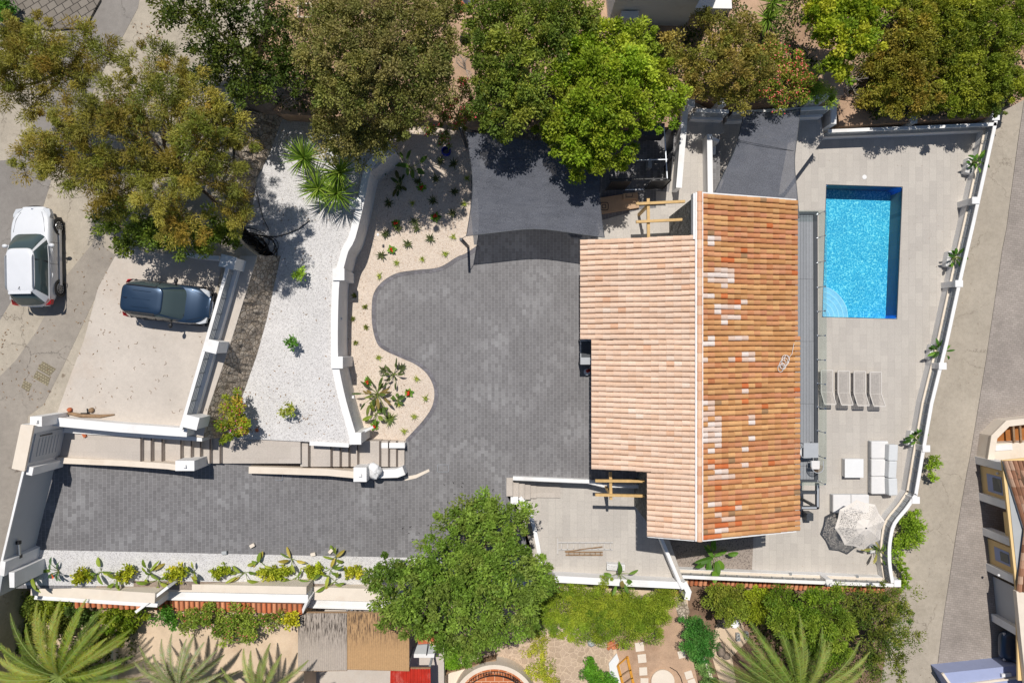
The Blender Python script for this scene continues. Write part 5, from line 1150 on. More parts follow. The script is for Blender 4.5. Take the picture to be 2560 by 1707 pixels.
# hand truck by the porch canopy
ht = thing('cleaning_tools', 'red and white cleaning bucket with two sticks beside the porch canopy', 'bucket', W(1466, 928, 0))
p = W(1466, 929, 0); b = MB(); b.cyl((p[0], p[1], 0), .13, .26, 16, .16); b.build('bucket', M['plastic'], ht)
b = MB(); b.blob((p[0] + .05, p[1] + .05, .28), (.12, .1, .07), 9, 5, .3, 5); b.build('cloth', M['redpaint'], ht)
for dx in (0, .1): b = MB(); b.tube([(p[0] + .08 + dx, p[1] + .1, .2), (p[0] + .25 + dx, p[1] + .55, 1.2)], .013, 5); b.build('stick', M['alu'], ht)
# coil of black pipe on the gravel
b = MB(); rn = random.Random(4)
for k in range(16):
    cx, cy, _ = W(632 + rn.uniform(-8, 12), 620 + rn.uniform(-8, 8), 2.0); rx = rn.choice([.45, .55, .8, 1.0, 1.2]) * rn.uniform(.9, 1.1); ry = rx * rn.uniform(.5, .8); ph = rn.uniform(-.4, .4); z = 3.3 + rn.uniform(.02, .4)
    b.tube([(cx + rx * math.cos(t_) * math.cos(ph) - ry * math.sin(t_) * math.sin(ph), cy + rx * math.cos(t_) * math.sin(ph) + ry * math.sin(t_) * math.cos(ph), z - 1.2 + .06 * math.sin(3 * t_ + k)) for t_ in [2 * math.pi * q_ / 26 for q_ in range(27)]], .022, 5, False)
b.tube([W(x, y, 1.95) for x, y in ((660, 590), (690, 592), (720, 584), (748, 572), (774, 551))], .022, 5); b.tube([W(x, y, 1.95) for x, y in ((672, 575), (658, 545), (648, 510), (642, 480))], .016, 5)
tag(b.build('pipe_coil', M['hose']), 'tangled coil of black pipe on the gravel beside the stone wall', 'pipe coil')
# debris on the pad
b = MB(); b.tube([W(170, 1032, 3.56), W(200, 1038, 3.57), W(250, 1040, 3.56), W(286, 1036, 3.55)], [.07, .09, .08, .03], 7); tag(b.build('palm_stem', M['oldwood'], smooth=True), 'long weathered palm stem at the foot of the parking pad', 'palm stem')
for px, py, r_, lab in ((174, 1024, .11, 'round reddish pot lying at the left end of the palm stem'), (228, 1025, .12, 'dry brown husk lying on the middle of the palm stem')):
    b = MB(); b.blob(W(px, py, 3.6), (r_, r_, r_ * .8), 10, 6, .15, px); tag(b.build('husk', M['terracotta'] if px < 200 else M['oldwood'], smooth=True), lab, 'debris')
b = MB(); b.beam(W(202, 1033, 3.62), W(222, 1033, 3.62), .05, .04); b.beam(W(218, 1021, 3.62), W(220, 1034, 3.62), .05, .04); tag(b.build('metal_bracket', M['black']), 'black bracket beside the dry husk on the pad', 'bracket')
b = MB(); b.box(W(211, 1087, 3.38), (.14, .2, .08), rz=.5); tag(b.build('brick', M['terracotta']), 'perforated brown brick lying on the upper path', 'brick')
b = MB(); b.box(W(642, 1075, 1.96), (.12, .16, .08), rz=.3); tag(b.build('brick', M['terracotta']), 'broken reddish brick at the foot of the white gravel', 'brick')
for px, py, rz_, lab in ((561, 1381, .1, 'grey block at the edge of the drive by the shrub border'), (631, 1363, .5, 'cream stone block lying out on the drive'), (827, 1377, .8, 'flat grey stone at the foot of the border beside a banana leaf'), (783, 1385, .2, 'small pointed pale stone at the edge of the drive')):
    b = MB(); b.box(W(px, py, zr(px) + .08), (.24, .16, .14), rz=rz_); tag(b.build('stone_block', M['cream'] if px != 561 else M['greywall'], bevel=.02), lab, 'stone')
# manhole covers in the street
for i, (qs, lab) in enumerate([([(107, 903), (140, 922), (124, 940), (93, 922)], 'upper of two weathered olive utility covers in the street'), ([(92, 926), (126, 944), (119, 965), (82, 944)], 'lower of two weathered olive utility covers in the street'), ([(60, 950), (80, 960), (72, 980), (53, 968)], 'small square utility cover in the street')]):
    m_ = M['cover'] if 'cover' in M else M.setdefault('cover', bricks('utility_cover', lin('a3997f', K), lin('948a70', K), lin('7a705c', K), .12, .12, .02, R(30), .8))
    b = MB(); b.prism(poly(qs, 3.516), 3.45); tag(b.build('utility_cover', m_), lab, 'utility cover')
# ---------------- vegetation ----------------
nrng = np.random.default_rng(11)
DK_ = 1.9
def pal(hexes, k=1.0): return np.array([lin(h, k) for h in hexes]) * np.array([1.27, 1.25, .92])
def leaf_mesh(name, C, Dv, Nv, L, Wd, cols, mat, parent, loc):
    """one diamond-shaped leaf per row: centre C, direction Dv, side = Dv x Nv"""
    n = len(C); S = np.cross(Dv, Nv); S /= (np.linalg.norm(S, axis=1, keepdims=True) + 1e-9)
    L = np.asarray(L).reshape(-1, 1); Wd = np.asarray(Wd).reshape(-1, 1); C = C - np.array(loc)
    v = np.stack([C - Dv * L / 2, C + S * Wd / 2 - Dv * L * .05, C + Dv * L / 2, C - S * Wd / 2 - Dv * L * .05], 1).reshape(-1, 3).astype(np.float32)
    me = bpy.data.meshes.new(name); me.vertices.add(4 * n); me.vertices.foreach_set('co', v.ravel())
    me.loops.add(4 * n); me.loops.foreach_set('vertex_index', np.arange(4 * n, dtype=np.int32)); me.polygons.add(n)
    me.polygons.foreach_set('loop_start', np.arange(0, 4 * n, 4, dtype=np.int32)); me.update()
    ca = me.color_attributes.new('Col', 'FLOAT_COLOR', 'POINT'); c4_ = np.concatenate([np.repeat(cols, 4, 0), np.ones((4 * n, 1))], 1).astype(np.float32); ca.data.foreach_set('color', c4_.ravel())
    me.materials.append(mat); o = bpy.data.objects.new(name, me); col.objects.link(o); o.parent = parent; return o
def unit(a): return a / (np.linalg.norm(a, axis=1, keepdims=True) + 1e-9)
def foliage(parent, loc, lobes, leaf=(.13, .065), dens=420, palette=None, cl=14, spread=.13, flat=.75, fuzz=.12, name='crown', lobe_tint=.12, flowers=None, droop=0.0, up=.35, tuft=.30):
    Cs, Ds, Ns, Ks = [], [], [], []
    for (x, y, z, r) in lobes:
        nl = int(dens * DK_ * math.pi * r * r); tr = max(.11, min(tuft, r * .55)); nc = max(5, int(1.9 * (r / tr) ** 2)); cl_ = max(6, int(nl * .85 / nc))
        # tufts: leafy branch ends standing proud of the crown, with dark gaps between
        d = unit(nrng.normal(size=(nc, 3))); d[:, 2] = np.where(d[:, 2] < -.2, -d[:, 2], d[:, 2])
        rad = r * (.62 + .48 * nrng.random(nc) ** .8 + nrng.random(nc) * fuzz * .8)
        cc = d * rad[:, None]; cc[:, 2] *= flat; cc[:, 2] += nrng.normal(0, .10 * r, nc); cc += np.array([x, y, z])
        tint = 1 + nrng.normal(0, lobe_tint); pi = nrng.integers(0, len(palette), nc); base = palette[pi] * tint * (1 + nrng.normal(0, .14, (nc, 1)))
        lobec = palette[nrng.integers(0, len(palette))]; base = base * .62 + lobec * .38 * tint
        idx = np.repeat(np.arange(nc), cl_); n = len(idx)
        u = unit(nrng.normal(size=(n, 3))); sz_ = tr * (.55 + .9 * nrng.random(nc))[idx][:, None]; off = u * sz_ * (nrng.random((n, 1)) ** .45); off[:, 2] *= .7; off += d[idx] * np.abs(off[:, :1]) * .3
        C = cc[idx] + off; D_ = unit(d[idx] * .5 + u * .7 + nrng.normal(0, .45, (n, 3)) + np.array([0, 0, -droop])); Nn = unit(nrng.normal(0, .5, (n, 3)) + u * .6 + np.array([0, 0, up]))
        Cs.append(C); Ds.append(D_); Ns.append(Nn); Ks.append(np.clip(base[idx] * (1 + nrng.normal(0, .13, (n, 1))), .002, .9))
        n = int(nl * .30); u = unit(nrng.normal(size=(n, 3))); C = u * r * .72 * nrng.random((n, 1)) ** .4; C[:, 2] *= flat; C[:, 2] -= .12 * r; C += np.array([x, y, z])
        Cs.append(C); Ds.append(unit(nrng.normal(size=(n, 3)))); Ns.append(unit(nrng.normal(0, .6, (n, 3)) + np.array([0, 0, .5]))); Ks.append(np.clip(palette[nrng.integers(0, len(palette), n)] * (1 + nrng.normal(0, .13, (n, 1))), .002, .9))
    C = np.concatenate(Cs); D_ = np.concatenate(Ds); Nn = np.concatenate(Ns); Kc = np.concatenate(Ks); n = len(C)
    sz = nrng.uniform(.7, 1.25, n)
    o = leaf_mesh(name, C, D_, Nn, leaf[0] * sz, leaf[1] * sz, Kc, M['leaf'], parent, loc)
    if flowers:
        fp, share, fs = flowers; k = int(n * share); sel = nrng.choice(n, k); top = C[sel]; top[:, 2] += .05
        fc = pal(fp)[nrng.integers(0, len(fp), k)]
        leaf_mesh('blossom', top, unit(nrng.normal(size=(k, 3)) * [1, 1, .3]), unit(nrng.normal(0, .3, (k, 3)) + np.array([0, 0, 1])), np.full(k, fs), np.full(k, fs), fc, M['flower'], parent, loc)
    return n
def trunkmesh(parent, base, lobes, r0, zsplit, m='bark', name='trunk'):
    b = MB(); rn = random.Random(int(abs(base[0] * 100)) + 3); bx, by, bz = base
    cx = sum(l[0] for l in lobes) / len(lobes); cy = sum(l[1] for l in lobes) / len(lobes); fk = (bx + (cx - bx) * .4, by + (cy - by) * .4, zsplit)
    b.tube([base, (bx + (fk[0] - bx) * .4 + rn.uniform(-.1, .1), by + (fk[1] - by) * .4, bz + (zsplit - bz) * .5), fk], [r0, r0 * .8, r0 * .65], 9)
    for l in lobes:
        e = (l[0], l[1], l[2]); md = tuple((fk[i] + e[i]) / 2 + rn.uniform(-.25, .25) for i in range(3)); b.tube([fk, md, e], [r0 * .45, r0 * .26, r0 * .10], 6)
        for _ in range(4):
            q = tuple(e[i] + rn.uniform(-.8, .8) * l[3] * (1 if i < 2 else .7) for i in range(3)); b.tube([md, tuple((md[i] + q[i]) / 2 + rn.uniform(-.1, .1) for i in range(3)), q], [r0 * .12, r0 * .07, r0 * .03], 4)
    b.build(name, M[m], parent, smooth=True)
def tree(name, label, cat, base, lob, palette, group=None, r0=.16, split=None, **kw):
    """lob: (photo px, photo py, photo radius, height)"""
    B = W(*base); t = thing(name, label, cat, B, group=group); L = []
    for px, py, r, z in lob:
        q = W(px, py, z); L.append((q[0], q[1], z, r * (D - z) / F))
    trunkmesh(t, B, L, r0, split if split is not None else B[2] + (min(l[2] for l in L) - B[2]) * .55)
    foliage(t, B, L, palette=palette, **kw); return t
GK = 1.0
P_euc = pal(['84833e', '948e48', '8e7a3a', '74763a', '9e9850', '80682f', '66702f', '768040'], .92)
P_eucd = pal(['7f8440', '6c7636', '939147', '5d6a30'], 1.0)
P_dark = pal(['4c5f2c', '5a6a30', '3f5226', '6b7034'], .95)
P_olive = pal(['7e7d4c', '8c8656', '6c7342', '928a62', '5f6c3a'], .98)
P_mid = pal(['77883c', '63783a', '8c9644', '55692f', '9aa04c'], .92)
P_bright = pal(['9db23a', '8aa632', 'b0bf4a', '77962c', 'a8b33e'], .76)
P_yg = pal(['b6bb3c', '9caa32', 'c9c44a', '82982e', '6f8a2c'], .85)
P_hedge = pal(['96a83c', '88a038', 'a6b244', '789436'], .84)
P_carob = pal(['86a84a', '749440', '9ab858', '62803a', '8a9a52'], .70)
P_brown = pal(['8a8446', '79793c', '9a8c50', '6d7438', '8d7c48'], .98)
P_green = pal(['5f9038', '4f8030', '6f9c40', '43702c'], 1.0)
def lb(s, z):                    # compact lobe list
    return [(a, b, c, z + d) for a, b, c, d in s]
tree('eucalyptus_tree', 'broad olive and rust coloured eucalyptus spreading over the street above the parking pad', 'tree', (470, 470, 3.4),
     lb([(100, 395, 56, 0), (155, 350, 56, .6), (170, 430, 62, 0), (225, 290, 66, .8), (250, 400, 62, .6), (300, 250, 60, .5), (330, 330, 62, 1.2), (300, 480, 62, 0), (385, 180, 62, .3), (410, 260, 66, 1), (420, 500, 62, .3),
         (450, 205, 50, .4), (490, 270, 58, .8), (500, 350, 62, 1.4), (545, 310, 52, .6), (590, 340, 46, 0), (480, 430, 62, .8), (450, 555, 55, -.4), (560, 420, 50, .3), (590, 495, 42, -.6), (585, 545, 34, -1), (380, 420, 48, .2)], 7.6), P_euc,
     r0=.26, split=5.2, leaf=(.15, .028), dens=850, spread=.20, cl=16, fuzz=.3, droop=.35, flat=.8)
tree('eucalyptus_tree', 'rust tinged eucalyptus in the street corner beyond the old block paving', 'tree', (190, 190, 3.5),
     lb([(20, 110, 62, 0), (70, 170, 70, .4), (20, 215, 60, 0), (130, 110, 58, .4), (150, 190, 60, .5), (95, 245, 45, -.4), (215, 115, 42, 0), (262, 135, 38, 0), (200, 185, 38, 0), (-30, 160, 60, 0)], 7.8), P_euc,
     r0=.2, split=5.4, leaf=(.15, .028), dens=850, spread=.20, cl=16, fuzz=.3, droop=.3)
tree('bushy_tree', 'dark green bushy tree shading the head of the parking pad', 'tree', (430, 600, 3.5),
     lb([(275, 560, 40, -.5), (330, 590, 42, 0), (385, 570, 50, .4), (430, 600, 42, 0), (490, 590, 48, .3), (540, 575, 42, 0), (575, 590, 30, -.4), (300, 525, 34, -.4)], 5.6), pal(['6a7d35', '5a6f30', '7f8c3c', '4a5c28'], 1.05), leaf=(.13, .06), dens=520, r0=.14)
tree('shade_tree', 'dark sprawling tree with tan gaps at the top between street and olive trees', 'tree', (620, 150, 2.9),
     lb([(430, 15, 48, .3), (490, 50, 55, .4), (560, 10, 60, .6), (540, 120, 60, -.4), (600, 170, 60, -.6), (640, 70, 55, 0), (700, 40, 40, 0), (690, 150, 60, -.8), (520, 190, 45, -1), (640, 225, 50, -1), (740, 210, 40, -.8)], 6.4), P_dark * 1.0, r0=.2, dens=330, leaf=(.13, .07), fuzz=.25, split=4.4)
tree('olive_tree', 'largest grey olive green rounded tree at the top of the photo', 'tree', (950, 150, 2.9),
     lb([(790, 60, 56, 0), (860, 35, 58, .5), (930, 70, 60, .8), (860, 120, 58, .8), (790, 150, 48, .2), (990, 20, 50, .6), (1060, 70, 58, .5), (1110, 120, 46, 0), (980, 140, 60, 1.1), (1060, 165, 55, .5), (900, 190, 58, .6), (820, 225, 52, 0), (1110, 190, 40, -.2), (980, 220, 52, .4), (900, 265, 52, 0), (1070, 235, 50, 0), (1010, 285, 50, -.2), (1130, 30, 40, 0)], 6.6), P_olive, r0=.28, split=4.6, dens=620, leaf=(.11, .06), spread=.12)
tree('olive_tree', 'smaller grey green tree leaning over the head of the curved white wall', 'tree', (910, 350, 2.2),
     lb([(805, 305, 40, -.2), (860, 320, 50, .2), (920, 320, 50, .3), (870, 375, 44, 0), (935, 360, 40, 0), (968, 325, 36, -.2), (820, 350, 32, -.4), (1000, 330, 36, -.4)], 4.9), P_olive, r0=.15, dens=600, leaf=(.11, .06), spread=.11)
tree('laurel_tree', 'mid green tree between the olive trees and the bright green tree', 'tree', (1300, 180, .6),
     lb([(1215, 40, 52, 0), (1290, 25, 55, .3), (1370, 40, 55, .3), (1440, 40, 50, 0), (1215, 120, 50, 0), (1290, 110, 55, .6), (1370, 110, 52, .4), (1220, 200, 52, .2), (1300, 200, 58, .5), (1225, 280, 48, 0), (1290, 280, 50, 0), (1260, 335, 36, -.4), (1480, 80, 35, -.4), (1340, 260, 45, 0)], 4.8), P_mid, r0=.24, split=2.6, dens=560, leaf=(.13, .07))
tree('citrus_tree', 'large bright lime green tree overhanging the forecourt shade sail', 'tree', (1520, 270, .3),
     lb([(1450, 130, 55, 0), (1520, 110, 52, 0), (1590, 110, 48, -.2), (1420, 200, 52, .2), (1490, 190, 60, .9), (1570, 190, 60, .8), (1640, 200, 48, 0), (1680, 250, 38, -.4), (1410, 280, 52, .2), (1480, 270, 62, 1.0), (1560, 270, 60, 1.0), (1630, 280, 50, .2), (1400, 345, 44, -.2), (1460, 350, 52, .4), (1530, 345, 50, .3), (1440, 410, 34, -.4), (1500, 405, 38, -.3), (1370, 320, 34, -.5), (1560, 395, 30, -.6), (1610, 150, 40, -.2)], 4.4), P_bright, r0=.26, split=2.2, dens=620, leaf=(.14, .08), spread=.13)
tree('privet_tree', 'brownish green tree behind the louvred wall at the head of the garden path', 'tree', (1810, 170, .5),
     lb([(1770, 55, 28, -.4), (1850, 90, 42, .2), (1800, 120, 42, .2), (1880, 130, 42, .2), (1740, 165, 38, 0), (1810, 180, 50, .6), (1880, 190, 48, .4), (1740, 215, 34, -.2), (1800, 235, 36, 0), (1860, 240, 34, 0), (1700, 150, 28, -.5), (1680, 110, 24, -.6)], 3.2), P_brown, r0=.18, split=1.4, dens=620, leaf=(.11, .06), spread=.11)
tree('oleander', 'oleander covered in pink flowers behind the narrow shade sail', 'shrub', (1960, 200, .5),
     lb([(1930, 130, 30, 0), (1965, 165, 36, .2), (1930, 195, 34, .2), (1990, 200, 34, .1), (1950, 235, 32, 0), (1900, 230, 28, -.1), (1995, 235, 24, -.2)], 1.8), pal(['8a9440', '76883a', '9a9a4c'], 1.0), r0=.1, dens=620, leaf=(.14, .045), flowers=(['e0566a', 'd8808c', 'c93f5c', 'e08a90'], .10, .07))
tree('feathery_shrub', 'feathery light green shrub beside the tall white corner wall', 'shrub', (2040, 235, .5), lb([(2030, 215, 30, 0), (2055, 235, 28, 0), (2020, 245, 24, -.1)], 1.5), pal(['7f9c44', '6c8c3c', '93a850'], 1.05), r0=.07, dens=900, leaf=(.12, .03), spread=.1)
tree('lemon_tree', 'yellow green tree at the top of the photo beside the spiky yucca', 'tree', (2110, 90, .5),
     lb([(2050, 30, 48, 0), (2110, 20, 46, 0), (2165, 50, 42, 0), (2070, 90, 42, 0), (2130, 95, 46, .3), (2175, 110, 30, -.2), (2090, 150, 36, -.2), (2060, 10, 40, 0), (2180, 10, 40, -.2), (2110, 185, 22, -.6)], 3.4), P_yg, r0=.16, split=2.4, dens=600, leaf=(.15, .085))
tree('privet_hedge', 'dense leafy hedge tree on the left above the pool parapet', 'hedge', (2250, 170, -1.2),
     lb([(2190, 160, 40, -.2), (2235, 120, 44, .2), (2290, 60, 50, .5), (2280, 130, 50, .6), (2200, 215, 44, 0), (2255, 190, 50, .5), (2180, 250, 32, -.4), (2240, 255, 40, 0), (2300, 230, 46, .3), (2310, 270, 26, -.2), (2320, 170, 45, .5)], .0), pal(['8d8a3c', '7c8234', '9f9a48', '6d7a30', '93813c'], .88), r0=.18, split=-.7, dens=680, leaf=(.12, .065), spread=.11)
tree('privet_hedge', 'dense leafy hedge tree in the top right corner beside the lane', 'hedge', (2430, 150, -1.2),
     lb([(2340, 40, 52, .4), (2400, 20, 54, .4), (2470, 10, 50, .2), (2530, 40, 46, 0), (2380, 110, 54, .6), (2450, 90, 52, .4), (2510, 120, 44, 0), (2390, 190, 50, .4), (2460, 180, 50, .3), (2370, 250, 40, 0), (2440, 240, 42, 0), (2500, 200, 42, 0), (2525, 215, 36, -.3), (2470, 265, 26, -.2), (2250, 15, 40, 0), (2410, 280, 22, -.3)], .0), pal(['8f9a38', '7c8c32', 'a3a840', '6a7c2c'], .82), r0=.2, split=-.7, dens=680, leaf=(.12, .065), spread=.11)
tree('shrub', 'small dark bush trailing over the pool parapet corner', 'shrub', (2490, 285, -1.2), lb([(2488, 262, 18, 0), (2495, 280, 14, -.1)], 0.2), P_dark, r0=.04, dens=500, leaf=(.12, .06))
tree('carob_tree', 'big dark green carob tree between the drive and the lower patio', 'tree', (1170, 1440, -2.0),
     lb([(1180, 1275, 36, -.2), (1140, 1310, 42, 0), (1225, 1265, 30, -.2), (1250, 1290, 40, .2), (1195, 1335, 50, .6), (1110, 1370, 44, .2), (1270, 1350, 46, .5), (1300, 1300, 32, 0), (1040, 1420, 46, 0), (980, 1430, 46, -.2), (945, 1440, 30, -.5), (1100, 1440, 56, .8), (1180, 1420, 60, 1.2), (1260, 1420, 55, .9), (1320, 1420, 44, .2), (970, 1490, 40, -.3), (1030, 1500, 52, .4), (1110, 1520, 56, .8), (1200, 1500, 60, 1.0), (1280, 1490, 52, .5), (1340, 1480, 40, 0), (1050, 1560, 42, -.1), (1120, 1590, 42, 0), (1190, 1580, 46, .2), (1260, 1560, 42, .1), (1320, 1540, 36, -.2), (990, 1550, 34, -.6), (1160, 1630, 26, -.6)], 3.6), P_carob, r0=.34, split=.8, dens=470, leaf=(.15, .075), spread=.14, fuzz=.22)
tree('clipped_hedge', 'long clipped yellow green conifer hedge below the lower patio', 'hedge', (1500, 1530, -2.25),
     lb([(1395, 1500, 42, 0), (1375, 1545, 40, -.1), (1450, 1500, 44, .1), (1430, 1550, 44, 0), (1510, 1505, 46, .1), (1500, 1560, 44, 0), (1575, 1505, 46, .1), (1570, 1560, 42, 0), (1635, 1510, 44, 0), (1630, 1555, 38, -.1), (1665, 1500, 32, -.1), (1350, 1520, 36, -.2), (1470, 1530, 40, .2), (1540, 1535, 42, .2), (1600, 1535, 42, .2), (1515, 1450, 16, .4)], -.6), P_hedge, r0=.12, split=-1.5, dens=1000, leaf=(.12, .028), spread=.10, lobe_tint=.04, flat=.6, fuzz=.05)
tree('creeper', 'loose yellow green creeper trailing down beside the crazy paving', 'creeper', (1350, 1640, -2.25), lb([(1345, 1590, 24, 0), (1340, 1625, 24, 0), (1350, 1660, 24, 0), (1365, 1690, 24, 0), (1330, 1690, 18, 0), (1385, 1705, 18, 0)], -1.9), pal(['a8ac44', '8a9a3c', 'b8b850'], 1.1), r0=.05, dens=420, leaf=(.10, .04), flat=.5)
tree('round_shrub', 'small dense bright green shrub below the carob tree', 'shrub', (1128, 1630, -2.3), lb([(1128, 1625, 28, 0), (1120, 1640, 22, -.1), (1145, 1640, 22, -.1)], -1.5), pal(['6f9a2c', '5f8a28', '7fa634'], 1.1), r0=.06, dens=1000, leaf=(.11, .04), lobe_tint=.03)
tree('round_shrub', 'glossy mid green shrub in the crazy paving corner', 'shrub', (1490, 1690, -2.28), lb([(1480, 1670, 24, 0), (1500, 1695, 26, 0), (1490, 1715, 26, 0), (1515, 1712, 20, -.1)], -1.6), pal(['5f9030', '4f8028', '76a03c'], 1.1), r0=.06, dens=900, leaf=(.12, .05))
tree('round_shrub', 'dark blue green fine leaved shrub between the two gardens', 'shrub', (1740, 1590, -3.0), lb([(1725, 1555, 22, 0), (1745, 1580, 32, .2), (1735, 1610, 30, .2), (1765, 1600, 28, 0), (1755, 1635, 20, -.2)], -1.3), pal(['3f7436', '4f8440', '356a30', '5f8c4c'], 1.05), r0=.07, dens=1000, leaf=(.12, .035), spread=.1)
tree('trailing_plant', 'blue green trailing plant running down from the fine leaved shrub', 'shrub', (1760, 1680, -3.0), lb([(1750, 1655, 14, 0), (1758, 1675, 16, 0), (1768, 1695, 18, 0), (1775, 1712, 18, 0)], -2.6), pal(['7fa068', '6c9058', '8fb078'], 1.0), r0=.03, dens=900, leaf=(.12, .03), flat=.5)
tree('bay_shrub', 'dark glossy shrub below the broken tiled coping', 'shrub', (1810, 1500, -3.0), lb([(1800, 1475, 26, 0), (1830, 1490, 28, .1), (1805, 1510, 30, .1), (1845, 1520, 26, 0), (1820, 1535, 22, -.1), (1860, 1510, 18, -.1)], -.9), pal(['7a8a38', '68782e', '8c9440'], 1.0), r0=.07, dens=800, leaf=(.12, .06))
tree('bay_shrub', 'yellow green leafy shrub beside the dark glossy shrub', 'shrub', (1895, 1510, -3.0), lb([(1885, 1490, 24, 0), (1905, 1510, 24, 0), (1890, 1535, 24, 0), (1915, 1480, 18, 0)], -.9), pal(['98a832', '88982c', 'a6b03c'], .8), r0=.07, dens=800, leaf=(.12, .06))
tree('conifer', 'feathery green conifer with upright tufts beside the lower right palm', 'tree', (2010, 1560, -3.0), lb([(1945, 1500, 30, 0), (1960, 1540, 34, .2), (2000, 1530, 34, .3), (1990, 1575, 36, .3), (2035, 1500, 26, .3), (2050, 1550, 34, .5), (2085, 1490, 28, .4), (2095, 1530, 32, .4), (2030, 1600, 36, .2), (2080, 1590, 34, .2), (2060, 1640, 30, 0), (2115, 1570, 26, .1), (2100, 1620, 24, 0)], .0), pal(['86a038', '749030', '98ac48', '5f802c'], .8), r0=.16, split=-1.8, dens=760, leaf=(.14, .05), spread=.11)
tree('olive_tree', 'sparse dark olive tree beside the lane below the pool terrace', 'tree', (2190, 1590, -3.0), lb([(2150, 1500, 36, 0), (2200, 1495, 34, .2), (2245, 1495, 34, 0), (2180, 1545, 38, .3), (2230, 1540, 30, 0), (2190, 1600, 38, .3), (2240, 1590, 32, 0), (2270, 1600, 26, -.3), (2180, 1650, 32, 0), (2225, 1650, 34, .1), (2250, 1680, 20, -.3), (2260, 1530, 24, -.2), (2120, 1530, 22, -.2)], .2), pal(['6f7a34', '5f6c2e', '7f8440', '4f6a30'], 1.0), r0=.16, split=-1.6, dens=330, leaf=(.12, .05), fuzz=.3)
for i, (L_, lab) in enumerate([([(2262, 1300, 18), (2272, 1322, 24), (2255, 1345, 22), (2285, 1345, 18), (2245, 1370, 16), (2300, 1310, 10), (2280, 1285, 14)], 'green creeper bulging over the lane side of the curved parapet'), ([(2250, 1405, 11), (2256, 1425, 12), (2262, 1445, 10), (2255, 1465, 12)], 'thin green creeper hanging down the parapet end near the olive tree'), ([(2330, 1145, 12), (2338, 1160, 10), (2326, 1170, 9)], 'upper tuft of creeper rooted under the lane parapet'), ([(2325, 1190, 9), (2334, 1196, 8)], 'lower tuft of creeper rooted under the lane parapet')]):
    tree('creeper', lab, 'creeper', (L_[0][0], L_[0][1], -3.2), [(a, b_, r_, -2.6) for a, b_, r_ in L_], pal(['7f9a34', '8fa83c', '6c8a2e'], 1.1), r0=.03, dens=620, leaf=(.12, .06), flat=.9, spread=.09)
tree('bougainvillea', 'bougainvillea bush with a few purple flowers at the foot of the stone wall', 'shrub', (590, 1060, 1.9), lb([(590, 1000, 20, .1), (588, 1025, 26, .3), (600, 1050, 26, .3), (580, 1065, 24, .2), (565, 1090, 14, 0), (610, 1075, 18, 0)], 2.9), pal(['9fae3c', '8a9c34', 'b4a04c', '7c9030'], .8), r0=.05, dens=700, leaf=(.11, .06), flowers=(['b5489a', 'c65a4c', 'a03c8c'], .03, .07))
for i, (L_, p_, lab, fl) in enumerate([
    ([(20, 1510, 40), (60, 1500, 34), (30, 1560, 34), (100, 1520, 34), (-20, 1530, 40)], P_mid, 'dark mixed hedge below the gate end wall', None),
    ([(130, 1500, 28), (160, 1512, 26), (115, 1525, 24)], P_bright * .9, 'light green shrub beside the first tiled coping', None),
    ([(200, 1535, 26), (225, 1545, 24)], pal(['6f8a50', '5f7a44'], 1.0), 'grey green shrub with pale leaves above the big palm', None),
    ([(310, 1520, 34), (290, 1550, 30), (335, 1550, 30), (310, 1580, 22)], P_bright * .9, 'rounded yellow green shrub at the slanting wall end', None),
    ([(410, 1535, 22), (430, 1555, 20)], P_green, 'small fresh green shrub left of the pink flowering hedge', None),
    ([(470, 1545, 26), (510, 1545, 28), (545, 1560, 28), (590, 1550, 28), (630, 1560, 26), (660, 1550, 22), (560, 1580, 22), (610, 1585, 20), (690, 1545, 16)], pal(['7f9440', '6c8438', '8f9c4c'], 1.0), 'low hedge with small pink flowers under the long tiled coping', (['d07a8a', 'c85a70'], .03, .06)),
    ([(722, 1540, 16), (728, 1556, 14)], pal(['cfc83a', 'b8b830'], .8), 'yellow leaved shrub beside the corrugated roof', None),
    ([(60, 1590, 30), (150, 1570, 30), (250, 1590, 26)], P_dark, 'dark shrub showing between the fronds of the big palm', None)]):
    tree('garden_shrub', lab, 'shrub', (L_[0][0], L_[0][1], 1.1), [(a, b_, r_, 1.75) for a, b_, r_ in L_], p_, r0=.05, dens=620, leaf=(.12, .06), flowers=fl, spread=.1)
tree('garden_shrub', 'dark green bush in the top left corner above the old paving', 'shrub', (5, 20, 3.5), [(0, 10, 26, 4.4), (15, 30, 18, 4.3), (-20, 40, 30, 4.4)], P_green * .8, r0=.05, dens=620, leaf=(.14, .06))
tree('oleander', 'oleander with pink flowers above the blue pot at the head of the beige bed', 'shrub', (1150, 300, .3), lb([(1160, 220, 22, 0), (1130, 250, 24, 0), (1165, 270, 24, 0), (1110, 290, 24, 0), (1150, 305, 22, -.2), (1180, 290, 18, -.2), (1115, 345, 18, -.5), (1070, 330, 18, -.5)], 2.2), P_mid, r0=.06, dens=520, leaf=(.14, .045), flowers=(['e0506c', 'd87088'], .05, .08))
b = MB(); b.lathe(W(1117, 383, 0), [(.02, 0), (.16, 0), (.24, .25), (.24, .4), (.19, .46), (.21, .5), (.18, .5), (.17, .4)], 20); tag(b.build('plant_pot', M['blueplastic'], smooth=True), 'glazed cobalt blue pot in the shade of the pink oleander', 'pot')
